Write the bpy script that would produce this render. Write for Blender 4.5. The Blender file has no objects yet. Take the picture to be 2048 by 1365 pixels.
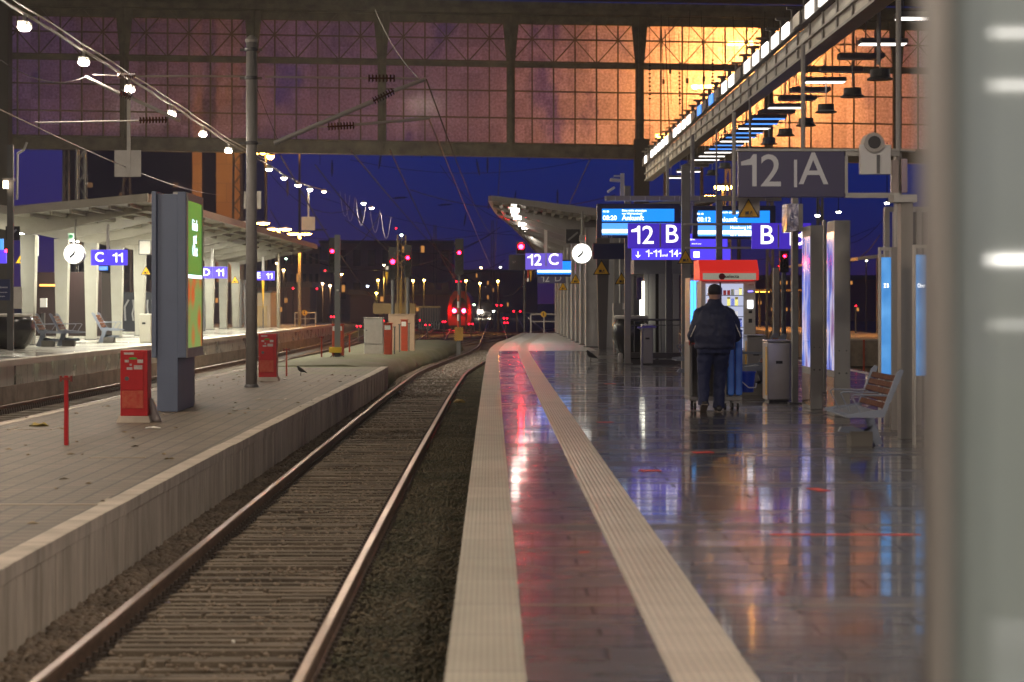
import bpy, math, random
from mathutils import Vector, Matrix
import numpy as np
random.seed(7)
R = math.radians
sc = bpy.context.scene
# ------------------------------------------------------------ camera, sky, exposure
CZ = 1.5            # camera above platform 12 (z = 0 is the platform surface)
FPX, VX, VY = 4000.0, 980.0, 605.0
cam_d = bpy.data.cameras.new('camera'); cam = bpy.data.objects.new('camera', cam_d)
sc.collection.objects.link(cam); sc.camera = cam
cam.location = (0, 0, CZ); cam.rotation_euler = (R(90), 0, 0)
cam_d.sensor_width = 36; cam_d.lens = 36 * FPX / 2048
cam_d.shift_x = (1024 - VX) / 2048; cam_d.shift_y = -(682.5 - VY) / 2048
cam_d.clip_start = .05; cam_d.clip_end = 6000
cam_d.dof.use_dof = True; cam_d.dof.focus_distance = 38; cam_d.dof.aperture_fstop = 2.8
w = bpy.data.worlds.new("World"); sc.world = w; w.use_nodes = True
nt = w.node_tree; bg = nt.nodes['Background']
tc = nt.nodes.new('ShaderNodeTexCoord'); sep = nt.nodes.new('ShaderNodeSeparateXYZ')
nt.links.new(tc.outputs['Generated'], sep.inputs[0])
ramp = nt.nodes.new('ShaderNodeValToRGB'); cr = ramp.color_ramp
nt.links.new(sep.outputs['Z'], ramp.inputs[0])
cr.elements[0].position = 0; cr.elements[0].color = (.028, .010, .060, 1)
cr.elements[1].position = 1; cr.elements[1].color = (.004, .008, .07, 1)
for p, c in ((.012, (.020, .011, .068, 1)), (.035, (.005, .0105, .095, 1)), (.07, (.0008, .013, .13, 1)), (.25, (.0015, .009, .08, 1))):
    e = cr.elements.new(p); e.color = c
# town glow to the left: warmer, more violet sky
gl = nt.nodes.new('ShaderNodeMapRange'); gl.inputs['From Min'].default_value = -.02; gl.inputs['From Max'].default_value = -.16
gl.inputs['To Min'].default_value = 0; gl.inputs['To Max'].default_value = .5
nt.links.new(sep.outputs['X'], gl.inputs['Value'])
gz = nt.nodes.new('ShaderNodeMapRange'); gz.inputs['From Min'].default_value = .3; gz.inputs['From Max'].default_value = .0
nt.links.new(sep.outputs['Z'], gz.inputs['Value'])
gm = nt.nodes.new('ShaderNodeMath'); gm.operation = 'MULTIPLY'
nt.links.new(gl.outputs[0], gm.inputs[0]); nt.links.new(gz.outputs[0], gm.inputs[1])
mx = nt.nodes.new('ShaderNodeMix'); mx.data_type = 'RGBA'
nt.links.new(gm.outputs[0], mx.inputs[0]); nt.links.new(ramp.outputs[0], mx.inputs[6]); mx.inputs[7].default_value = (.05, .022, .12, 1)
nt.links.new(mx.outputs[2], bg.inputs[0]); bg.inputs[1].default_value = .75
sc.view_settings.view_transform = 'Standard'; sc.view_settings.look = 'None'
sc.view_settings.gamma = 1; sc.view_settings.exposure = .4
cy = sc.cycles
cy.use_denoising = True; cy.sample_clamp_indirect = 4; cy.sample_clamp_direct = 60
cy.max_bounces = 6; cy.diffuse_bounces = 2; cy.glossy_bounces = 3; cy.transmission_bounces = 3; cy.transparent_max_bounces = 12
cy.caustics_reflective = False; cy.caustics_refractive = False
cy.use_light_tree = True

# ------------------------------------------------------------ helpers
def px(x, y, Y): return Vector(((x - VX) * Y / FPX, Y, CZ + (VY - y) * Y / FPX))
def S(Y): return FPX / Y
MATS = {}
def M(name, col=(.5, .5, .5), rough=.6, metal=0, var=None, bump=None, emit=0, spec=None, trans=0, ecol=None):
    """var=(scale, colour2, contrast) dirt mottling; bump=(scale, strength)"""
    if name in MATS: return MATS[name]
    m = bpy.data.materials.new(name); m.use_nodes = True; n = m.node_tree; b = n.nodes['Principled BSDF']
    b.inputs['Base Color'].default_value = (*col, 1); b.inputs['Roughness'].default_value = rough; b.inputs['Metallic'].default_value = metal
    if spec is not None: b.inputs['Specular IOR Level'].default_value = spec
    if trans: b.inputs['Transmission Weight'].default_value = trans
    if emit:
        b.inputs['Emission Color'].default_value = (*(ecol or col), 1); b.inputs['Emission Strength'].default_value = emit
    if var or bump: t = n.nodes.new('ShaderNodeTexCoord')
    if var:
        no = n.nodes.new('ShaderNodeTexNoise'); no.inputs['Scale'].default_value = var[0]; no.inputs['Detail'].default_value = 6
        no.inputs['Roughness'].default_value = .65
        n.links.new(t.outputs['Object'], no.inputs['Vector'])
        mr = n.nodes.new('ShaderNodeMapRange'); mr.inputs['From Min'].default_value = .35; mr.inputs['From Max'].default_value = .7
        mr.inputs['To Max'].default_value = var[2] if len(var) > 2 else 1
        n.links.new(no.outputs[0], mr.inputs['Value'])
        x = n.nodes.new('ShaderNodeMix'); x.data_type = 'RGBA'; x.inputs[6].default_value = (*col, 1); x.inputs[7].default_value = (*var[1], 1)
        n.links.new(mr.outputs[0], x.inputs[0]); n.links.new(x.outputs[2], b.inputs['Base Color'])
    if bump:
        nb = n.nodes.new('ShaderNodeTexNoise'); nb.inputs['Scale'].default_value = bump[0]; nb.inputs['Detail'].default_value = 4
        n.links.new(t.outputs['Object'], nb.inputs['Vector'])
        bp = n.nodes.new('ShaderNodeBump'); bp.inputs['Strength'].default_value = bump[1]; bp.inputs['Distance'].default_value = .02
        n.links.new(nb.outputs[0], bp.inputs['Height']); n.links.new(bp.outputs[0], b.inputs['Normal'])
    MATS[name] = m; return m
def E(name, col, s, col0=(.02, .02, .02)): return M(name, col0, .5, emit=s, ecol=col)

def rootloc(o):
    v = Vector((0, 0, 0))
    while o is not None: v = v + o.location; o = o.parent
    return v
class MB:
    def __init__(s): s.v = []; s.f = []
    def add(s, vs, fs):
        k = len(s.v); s.v += [tuple(v) for v in vs]; s.f += [tuple(i + k for i in f) for f in fs]; return s
    def box(s, c, d, rz=0, ry=0, rx=0):
        x, y, z = d[0] / 2, d[1] / 2, d[2] / 2
        vs = [Vector((a * x, b * y, e * z)) for a in (-1, 1) for b in (-1, 1) for e in (-1, 1)]
        if rz or ry or rx:
            mt = Matrix.Rotation(rz, 3, 'Z') @ Matrix.Rotation(ry, 3, 'Y') @ Matrix.Rotation(rx, 3, 'X'); vs = [mt @ v for v in vs]
        c = Vector(c); vs = [v + c for v in vs]
        return s.add(vs, [(0, 1, 3, 2), (4, 6, 7, 5), (0, 4, 5, 1), (2, 3, 7, 6), (0, 2, 6, 4), (1, 5, 7, 3)])
    def bb(s, x0, x1, y0, y1, z0, z1): return s.box(((x0 + x1) / 2, (y0 + y1) / 2, (z0 + z1) / 2), (abs(x1 - x0), abs(y1 - y0), abs(z1 - z0)))
    def cyl(s, p0, p1, r0, r1=None, n=12, caps=True):
        p0, p1 = Vector(p0), Vector(p1); r1 = r0 if r1 is None else r1; d = (p1 - p0)
        if d.length < 1e-6: return s
        d.normalize(); a = d.orthogonal().normalized(); b = d.cross(a)
        vs = []
        for p, r in ((p0, r0), (p1, r1)):
            for i in range(n):
                t = 2 * math.pi * i / n; vs.append(p + a * (r * math.cos(t)) + b * (r * math.sin(t)))
        fs = [(i, (i + 1) % n, n + (i + 1) % n, n + i) for i in range(n)]
        if caps: fs += [tuple(range(n))[::-1], tuple(range(n, 2 * n))]
        return s.add(vs, fs)
    def path(s, pts, r, n=6):
        for a, b in zip(pts[:-1], pts[1:]): s.cyl(a, b, r, n=n)
        return s
    def lathe(s, prof, c=(0, 0, 0), n=24, axis='Z'):
        vs = []
        for r, h in prof:
            for i in range(n):
                t = 2 * math.pi * i / n; v = Vector((r * math.cos(t), r * math.sin(t), h))
                if axis == 'Y': v = Vector((v.x, v.z, v.y))
                if axis == 'X': v = Vector((v.z, v.x, v.y))
                vs.append(v + Vector(c))
        m = len(prof); fs = []
        for j in range(m - 1):
            for i in range(n): fs.append((j * n + i, j * n + (i + 1) % n, (j + 1) * n + (i + 1) % n, (j + 1) * n + i))
        fs += [tuple(range(n))[::-1], tuple(range((m - 1) * n, m * n))]
        return s.add(vs, fs)
    def loft(s, rings):      # rings: lists of points, same length; closed ends
        n = len(rings[0]); vs = [p for r in rings for p in r]; fs = []
        for j in range(len(rings) - 1):
            for i in range(n): fs.append((j * n + i, j * n + (i + 1) % n, (j + 1) * n + (i + 1) % n, (j + 1) * n + i))
        fs += [tuple(range(n))[::-1], tuple(range((len(rings) - 1) * n, len(rings) * n))]
        return s.add(vs, fs)
    def limb(s, pts, rad, n=14, flat=1.0):
        rings = []; P_ = [Vector(p) for p in pts]
        for i, p in enumerate(P_):
            d = (P_[min(i + 1, len(P_) - 1)] - P_[max(i - 1, 0)]).normalized()
            a = Vector((1, 0, 0)) if abs(d.x) < .9 else Vector((0, 0, 1))
            a = (a - d * a.dot(d)).normalized(); b = d.cross(a); r = rad[i]
            rings.append([p + a * (r * math.cos(t)) + b * (r * flat * math.sin(t)) for t in [2 * math.pi * k / n for k in range(n)]])
        return s.loft(rings)
    def prism(s, poly, y0, y1):      # poly in XZ, extruded along Y
        n = len(poly); vs = [(x, y0, z) for x, z in poly] + [(x, y1, z) for x, z in poly]
        fs = [(i, (i + 1) % n, n + (i + 1) % n, n + i) for i in range(n)] + [tuple(range(n))[::-1], tuple(range(n, 2 * n))]
        return s.add(vs, fs)
    def prismx(s, poly, x0, x1):     # poly in YZ, extruded along X
        n = len(poly); vs = [(x0, y, z) for y, z in poly] + [(x1, y, z) for y, z in poly]
        fs = [(i, (i + 1) % n, n + (i + 1) % n, n + i) for i in range(n)] + [tuple(range(n))[::-1], tuple(range(n, 2 * n))]
        return s.add(vs, fs)
    def quad(s, a, b, c, d): return s.add([a, b, c, d], [(0, 1, 2, 3)])
    def sweep(s, prof, path, caps=True):   # prof: (dx,dz) list ; path: (x,y,z) list, mostly along Y
        n = len(prof); vs = []
        for (x, y, z) in path:
            for dx, dz in prof: vs.append((x + dx, y, z + dz))
        fs = []
        for j in range(len(path) - 1):
            for i in range(n): fs.append((j * n + i, j * n + (i + 1) % n, (j + 1) * n + (i + 1) % n, (j + 1) * n + i))
        if caps: fs += [tuple(range(n))[::-1], tuple(range((len(path) - 1) * n, len(path) * n))]
        return s.add(vs, fs)
    def build(s, name, mat, parent=None, smooth=False, bevel=0):
        me = bpy.data.meshes.new(name); off = rootloc(parent) if parent is not None else Vector((0, 0, 0))
        me.from_pydata([(v[0] - off.x, v[1] - off.y, v[2] - off.z) for v in s.v], [], s.f); me.update()
        import bmesh
        if len(s.f) < 60000:
            bm = bmesh.new(); bm.from_mesh(me); bmesh.ops.recalc_face_normals(bm, faces=bm.faces); bm.to_mesh(me); bm.free()
        if smooth:
            me.polygons.foreach_set('use_smooth', [True] * len(me.polygons))
        me.materials.append(mat); o = bpy.data.objects.new(name, me); sc.collection.objects.link(o)
        if parent is not None: o.parent = parent
        if bevel:
            bv = o.modifiers.new('bevel', 'BEVEL'); bv.width = bevel; bv.segments = 2; bv.limit_method = 'ANGLE'
        if smooth == 'auto': pass
        return o
def tag(o, label=None, cat=None, group=None, kind=None):
    if label: o['label'] = label
    if cat: o['category'] = cat
    if group: o['group'] = group
    if kind: o['kind'] = kind
    return o
def thing(name, label, cat, loc=(0, 0, 0), group=None):
    o = bpy.data.objects.new(name, None); sc.collection.objects.link(o); o.location = Vector(loc); o.empty_display_size = .1
    return tag(o, label, cat, group)
def dup(o, loc=None, rz=None, label=None, scale=None, parent=None):
    c = o.copy(); sc.collection.objects.link(c)
    if parent is not None: c.parent = parent
    if loc is not None: c.location = Vector(loc)
    if rz is not None: c.rotation_euler = (0, 0, rz)
    if scale is not None: c.scale = (scale,) * 3 if not hasattr(scale, '__len__') else scale
    if label: c['label'] = label
    for ch in list(o.children): dup(ch, parent=c)
    return c
def txt(s, size, loc, mat, parent, name='lettering', align='CENTER', sx=1, off=0.0, ext=.002, rz=0, world=True):
    if '1' in s and size > .15: return txt1(s, size, loc, mat, parent, off)
    cu = bpy.data.curves.new(name, 'FONT'); cu.body = s; cu.size = size; cu.align_x = align; cu.align_y = 'CENTER'; cu.extrude = ext; cu.offset = off
    cu.resolution_u = 4; cu.materials.append(mat); o = bpy.data.objects.new(name, cu); sc.collection.objects.link(o)
    o.rotation_euler = (R(90), 0, rz); o.scale = (sx, 1, 1); o.parent = parent
    me = to_mesh(o, name); m2 = bpy.data.objects.new(name, me); sc.collection.objects.link(m2); bpy.data.objects.remove(o); o = m2
    o.rotation_euler = (R(90), 0, rz); o.scale = (sx, 1, 1); o.parent = parent
    o.location = Vector(loc) - (rootloc(parent) if world else Vector((0, 0, 0))); return o
def to_mesh(o, name):
    o.parent = None; dg = bpy.context.evaluated_depsgraph_get(); dg.update(); me = bpy.data.meshes.new_from_object(o.evaluated_get(dg)); me.name = name; return me
def txt1(s, size, loc, mat, parent, off):
    # characters laid out one by one; the figure 1 gets its flag
    mb = MB(); x = 0; gap = .09 * size; H = .70 * size; st = .09 * size + off * 1.6
    for ch in s:
        if ch == '1':
            w_ = .34 * size; xr = x + w_
            mb.add([(a, b, c) for b in (-.002, .002) for a, c in ((xr - st, -H / 2), (xr, -H / 2), (xr, H / 2), (xr - st * .8, H / 2), (xr - st * 1.5, H * .36), (x, H * .27), (x, H * .15), (xr - st, H * .17))],
                   [(0, 1, 2, 7), (15, 10, 9, 8), (2, 3, 4, 7), (15, 12, 11, 10), (4, 5, 6, 7), (15, 14, 13, 12)] + [(i, (i + 1) % 8, 8 + (i + 1) % 8, 8 + i) for i in range(8)]); x = xr + gap; continue
        cu = bpy.data.curves.new('c', 'FONT'); cu.body = ch; cu.size = size; cu.align_y = 'CENTER'; cu.extrude = .002; cu.offset = off; cu.resolution_u = 4
        o = bpy.data.objects.new('c', cu); sc.collection.objects.link(o); me = to_mesh(o, 'c'); bpy.data.objects.remove(o)
        vs = [tuple(v.co) for v in me.vertices]
        x0 = min(v[0] for v in vs); x1 = max(v[0] for v in vs); zz0 = min(v[1] for v in vs); zz1 = max(v[1] for v in vs)
        dz = -(zz0 + zz1) / 2 if ch not in '-' else -(zz0 + zz1) / 2
        mb.add([(v[0] - x0 + x, -v[2], v[1] + dz) for v in vs], [tuple(p.vertices) for p in me.polygons]); x += x1 - x0 + gap
    L_ = Vector(loc); mb.v = [(v[0] - (x - gap) / 2 + L_.x, v[1] + L_.y, v[2] + L_.z) for v in mb.v]
    return mb.build('lettering', mat, parent)
def struct(name, mb, mat, **k): return tag(mb.build(name, mat, **k), kind='structure')
ORD = 'first second third fourth fifth sixth seventh eighth ninth tenth eleventh twelfth thirteenth fourteenth fifteenth sixteenth seventeenth eighteenth nineteenth twentieth'.split()
def itp(tab, y):
    xs = [a for a, _ in tab]; vs = [b for _, b in tab]; return float(np.interp(y, xs, vs))
def smooth_tab(tab, step=1.0, k=5):
    xs = np.arange(tab[0][0], tab[-1][0] + step, step); vs = np.interp(xs, [a for a, _ in tab], [b for _, b in tab])
    pad = np.pad(vs, k, mode='edge')
    # keep straight end trends
    for i in range(k):
        pad[k - 1 - i] = 2 * vs[0] - vs[i + 1]; pad[len(vs) + k + i] = 2 * vs[-1] - vs[-2 - i]
    ker = np.hanning(2 * k + 3)[1:-1]; ker /= ker.sum(); vs = np.convolve(pad, ker, 'valid'); return list(zip(xs.tolist(), vs.tolist()))
# plan curves measured on the photograph (metres from the camera)
EDGE = smooth_tab([(0, -.19), (13, -.175), (23, -.165), (39, -.138), (54, -.1), (64, -.03), (74, .25), (84, .85), (97, 1.5), (110, 2.1), (130, 2.9)])      # platform 12 edge
LRAIL = smooth_tab([(0, -2.61), (17, -2.59), (27, -2.55), (46, -2.43), (62, -2.25), (75, -1.62), (87, -.9), (100, -.55), (131, -.45), (250, -.15), (400, 1.2)])  # track 12, left rail
KERB = smooth_tab([(0, -3.13), (20, -3.1), (31, -2.97), (51, -2.68), (60, -2.75), (70, -2.4), (80, -1.9), (98, -1.25)])
KERBL = smooth_tab([(0, -7.3), (28, -6.87), (36, -6.62), (51, -6.26), (98, -5.6)])
LEFT = smooth_tab([(0, -12.0), (42, -11.1), (53, -10.77), (76, -10.18), (94, -9.8), (125, -9.2)])     # left platform edge
ZR, ZB, ZS, ZL = -.66, -.84, -.20, .17      # rail top, ballast, service platform, left platform
# ------------------------------------------------------------ materials
def node_mat(name): 
    m = bpy.data.materials.new(name); m.use_nodes = True; return m, m.node_tree, m.node_tree.nodes['Principled BSDF']
def L(n, a, b): n.links.new(a, b)
def nnode(n, t, **k):
    x = n.nodes.new(t)
    for a, v in k.items():
        if a.startswith('i_'): x.inputs[a[2:].replace('_', ' ')].default_value = v
        else: setattr(x, a, v)
    return x
def wet_platform(name='wet_paving', c1=(.066, .066, .076), c2=(.08, .079, .086), rlo=.14, rhi=.3, cwlo=.35, tile=(1.0, .30)):
    m, n, b = node_mat(name); t = nnode(n, 'ShaderNodeTexCoord')
    br = nnode(n, 'ShaderNodeTexBrick'); br.inputs['Scale'].default_value = 1; br.inputs['Brick Width'].default_value = tile[0]; br.inputs['Row Height'].default_value = tile[1]
    br.inputs['Mortar Size'].default_value = .012; br.inputs['Color1'].default_value = (*c1, 1); br.inputs['Color2'].default_value = (*c2, 1)
    br.inputs['Mortar'].default_value = (.012, .01, .01, 1); br.inputs['Bias'].default_value = 0
    L(n, t.outputs['Object'], br.inputs['Vector'])
    L(n, br.outputs['Color'], b.inputs['Base Color'])
    # puddled / drier patches
    mp = nnode(n, 'ShaderNodeMapping'); mp.inputs['Scale'].default_value = (.35, .9, 1); L(n, t.outputs['Object'], mp.inputs[0])
    no = nnode(n, 'ShaderNodeTexNoise'); no.inputs['Scale'].default_value = 1.3; no.inputs['Detail'].default_value = 5; L(n, mp.outputs[0], no.inputs['Vector'])
    mr = nnode(n, 'ShaderNodeMapRange'); mr.inputs['From Min'].default_value = .35; mr.inputs['From Max'].default_value = .68; mr.inputs['To Min'].default_value = rlo; mr.inputs['To Max'].default_value = rhi
    L(n, no.outputs[0], mr.inputs['Value'])
    # every row and slab is a little wetter or drier than its neighbour
    se = nnode(n, 'ShaderNodeSeparateXYZ'); L(n, t.outputs['Object'], se.inputs[0])
    def cell(out, step):
        d = nnode(n, 'ShaderNodeMath', operation='DIVIDE'); L(n, out, d.inputs[0]); d.inputs[1].default_value = step
        f_ = nnode(n, 'ShaderNodeMath', operation='FLOOR'); L(n, d.outputs[0], f_.inputs[0]); return f_.outputs[0]
    cv = nnode(n, 'ShaderNodeCombineXYZ'); L(n, cell(se.outputs[0], 2.5), cv.inputs[0]); L(n, cell(se.outputs[1], tile[1]), cv.inputs[1])
    wn = nnode(n, 'ShaderNodeTexWhiteNoise', noise_dimensions='2D'); L(n, cv.outputs[0], wn.inputs['Vector'])
    pw = nnode(n, 'ShaderNodeMath', operation='POWER'); L(n, wn.outputs[0], pw.inputs[0]); pw.inputs[1].default_value = 2.5
    mp7 = nnode(n, 'ShaderNodeMapping'); mp7.inputs['Scale'].default_value = (2.5, 14, 1); L(n, t.outputs['Object'], mp7.inputs[0])
    n7 = nnode(n, 'ShaderNodeTexNoise'); n7.inputs['Scale'].default_value = 1.5; n7.inputs['Detail'].default_value = 5; n7.inputs['Roughness'].default_value = .7; L(n, mp7.outputs[0], n7.inputs['Vector'])
    m7 = nnode(n, 'ShaderNodeMapRange'); m7.inputs['From Min'].default_value = .45; m7.inputs['From Max'].default_value = .75; m7.inputs['To Max'].default_value = .07; L(n, n7.outputs[0], m7.inputs['Value'])
    a8 = nnode(n, 'ShaderNodeMath', operation='MULTIPLY_ADD'); L(n, pw.outputs[0], a8.inputs[0]); a8.inputs[1].default_value = .07; L(n, mr.outputs[0], a8.inputs[2])
    a9 = nnode(n, 'ShaderNodeMath', operation='ADD'); L(n, a8.outputs[0], a9.inputs[0]); L(n, m7.outputs[0], a9.inputs[1]); L(n, a9.outputs[0], b.inputs['Roughness'])
    sp = nnode(n, 'ShaderNodeMapRange'); sp.inputs['To Min'].default_value = .6; sp.inputs['To Max'].default_value = .35; L(n, pw.outputs[0], sp.inputs['Value']); L(n, sp.outputs[0], b.inputs['Specular IOR Level'])
    # fine waviness, elongated across the platform, gives the broken vertical streaks of the reflections
    m2 = nnode(n, 'ShaderNodeMapping'); m2.inputs['Scale'].default_value = (.5, 7, 1); L(n, t.outputs['Object'], m2.inputs[0])
    m5 = nnode(n, 'ShaderNodeMapping'); m5.inputs['Scale'].default_value = (1.5, 30, 1); L(n, t.outputs['Object'], m5.inputs[0])
    n5 = nnode(n, 'ShaderNodeTexNoise'); n5.inputs['Scale'].default_value = 1.5; n5.inputs['Detail'].default_value = 3; L(n, m5.outputs[0], n5.inputs['Vector'])
    n2 = nnode(n, 'ShaderNodeTexNoise'); n2.inputs['Scale'].default_value = 1.6; n2.inputs['Detail'].default_value = 4; n2.inputs['Roughness'].default_value = .6; L(n, m2.outputs[0], n2.inputs['Vector'])
    n3 = nnode(n, 'ShaderNodeTexNoise'); n3.inputs['Scale'].default_value = 26; n3.inputs['Detail'].default_value = 2; L(n, t.outputs['Object'], n3.inputs['Vector'])
    a1 = nnode(n, 'ShaderNodeMath', operation='MULTIPLY_ADD'); L(n, n3.outputs[0], a1.inputs[0]); a1.inputs[1].default_value = .28; a6 = nnode(n, 'ShaderNodeMath', operation='MULTIPLY_ADD'); L(n, n5.outputs[0], a6.inputs[0]); a6.inputs[1].default_value = .45; L(n, n2.outputs[0], a6.inputs[2]); L(n, a6.outputs[0], a1.inputs[2])
    a2 = nnode(n, 'ShaderNodeMath', operation='MULTIPLY_ADD'); L(n, br.outputs['Fac'], a2.inputs[0]); a2.inputs[1].default_value = -.6; L(n, a1.outputs[0], a2.inputs[2])
    bp = nnode(n, 'ShaderNodeBump'); bp.inputs['Strength'].default_value = 1; bp.inputs['Distance'].default_value = .0010; L(n, a2.outputs[0], bp.inputs['Height'])
    L(n, bp.outputs[0], b.inputs['Normal']); b.inputs['IOR'].default_value = 1.45
    # water film: almost a mirror over the rougher stone
    b.inputs['Coat IOR'].default_value = 1.36
    cw = nnode(n, 'ShaderNodeMapRange'); cw.inputs['From Min'].default_value = .38; cw.inputs['From Max'].default_value = .66; cw.inputs['To Min'].default_value = 1; cw.inputs['To Max'].default_value = cwlo; L(n, no.outputs[0], cw.inputs['Value'])
    cj = nnode(n, 'ShaderNodeMath', operation='MULTIPLY_ADD'); L(n, br.outputs['Fac'], cj.inputs[0]); cj.inputs[1].default_value = -.6; L(n, cw.outputs[0], cj.inputs[2]); cj.use_clamp = True
    c2_ = nnode(n, 'ShaderNodeMath', operation='MULTIPLY_ADD'); L(n, pw.outputs[0], c2_.inputs[0]); c2_.inputs[1].default_value = -.3; L(n, cj.outputs[0], c2_.inputs[2]); c2_.use_clamp = True
    L(n, c2_.outputs[0], b.inputs['Coat Weight'])
    crr = nnode(n, 'ShaderNodeMath', operation='MULTIPLY_ADD'); L(n, m7.outputs[0], crr.inputs[0]); crr.inputs[1].default_value = .9; crr.inputs[2].default_value = .04; L(n, crr.outputs[0], b.inputs['Coat Roughness'])
    bc = nnode(n, 'ShaderNodeBump'); bc.inputs['Strength'].default_value = 1; bc.inputs['Distance'].default_value = .0004; L(n, a2.outputs[0], bc.inputs['Height']); L(n, bc.outputs[0], b.inputs['Coat Normal'])
    MATS[name] = m; return m
def ribbed(name, col, col2, period, rough=.5, axis=0, amp=.4, slab=None):
    m, n, b = node_mat(name); t = nnode(n, 'ShaderNodeTexCoord'); se = nnode(n, 'ShaderNodeSeparateXYZ'); L(n, t.outputs['Object'], se.inputs[0])
    k = nnode(n, 'ShaderNodeMath', operation='MULTIPLY'); L(n, se.outputs[axis], k.inputs[0]); k.inputs[1].default_value = 2 * math.pi / period
    s_ = nnode(n, 'ShaderNodeMath', operation='SINE'); L(n, k.outputs[0], s_.inputs[0])
    no = nnode(n, 'ShaderNodeTexNoise'); no.inputs['Scale'].default_value = 2.2; no.inputs['Detail'].default_value = 8; L(n, t.outputs['Object'], no.inputs['Vector'])
    # slab-to-slab tone along the platform
    yq = nnode(n, 'ShaderNodeMath', operation='SNAP'); L(n, se.outputs[1], yq.inputs[0]); yq.inputs[1].default_value = slab or .9
    wn = nnode(n, 'ShaderNodeTexWhiteNoise', noise_dimensions='1D'); L(n, yq.outputs[0], wn.inputs['W'])
    f1 = nnode(n, 'ShaderNodeMath', operation='MULTIPLY_ADD'); L(n, wn.outputs[0], f1.inputs[0]); f1.inputs[1].default_value = .5
    mr = nnode(n, 'ShaderNodeMapRange'); mr.inputs['From Min'].default_value = .35; mr.inputs['From Max'].default_value = .75; mr.inputs['To Max'].default_value = .55
    L(n, no.outputs[0], mr.inputs['Value']); L(n, mr.outputs[0], f1.inputs[2])
    x = nnode(n, 'ShaderNodeMix', data_type='RGBA'); x.inputs[6].default_value = (*col, 1); x.inputs[7].default_value = (*col2, 1)
    L(n, f1.outputs[0], x.inputs[0])
    mr2 = nnode(n, 'ShaderNodeMapRange'); mr2.inputs['From Min'].default_value = -1; mr2.inputs['To Min'].default_value = .8; L(n, s_.outputs[0], mr2.inputs['Value'])
    dv = nnode(n, 'ShaderNodeMath', operation='DIVIDE'); L(n, se.outputs[1], dv.inputs[0]); dv.inputs[1].default_value = slab or .9
    fr = nnode(n, 'ShaderNodeMath', operation='FRACT'); L(n, dv.outputs[0], fr.inputs[0]); gt = nnode(n, 'ShaderNodeMapRange'); gt.inputs['From Max'].default_value = .03; gt.inputs['To Min'].default_value = .35; L(n, fr.outputs[0], gt.inputs['Value'])
    mj_ = nnode(n, 'ShaderNodeMath', operation='MULTIPLY'); L(n, gt.outputs[0], mj_.inputs[0]); L(n, mr2.outputs[0], mj_.inputs[1])
    mm = nnode(n, 'ShaderNodeMix', data_type='RGBA', blend_type='MULTIPLY'); mm.inputs[0].default_value = 1; L(n, x.outputs[2], mm.inputs[6]); L(n, mj_.outputs[0], mm.inputs[7])
    L(n, mm.outputs[2], b.inputs['Base Color']); b.inputs['Roughness'].default_value = rough
    bp = nnode(n, 'ShaderNodeBump'); bp.inputs['Strength'].default_value = amp; bp.inputs['Distance'].default_value = .003; L(n, s_.outputs[0], bp.inputs['Height']); L(n, bp.outputs[0], b.inputs['Normal'])
    MATS[name] = m; return m
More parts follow.
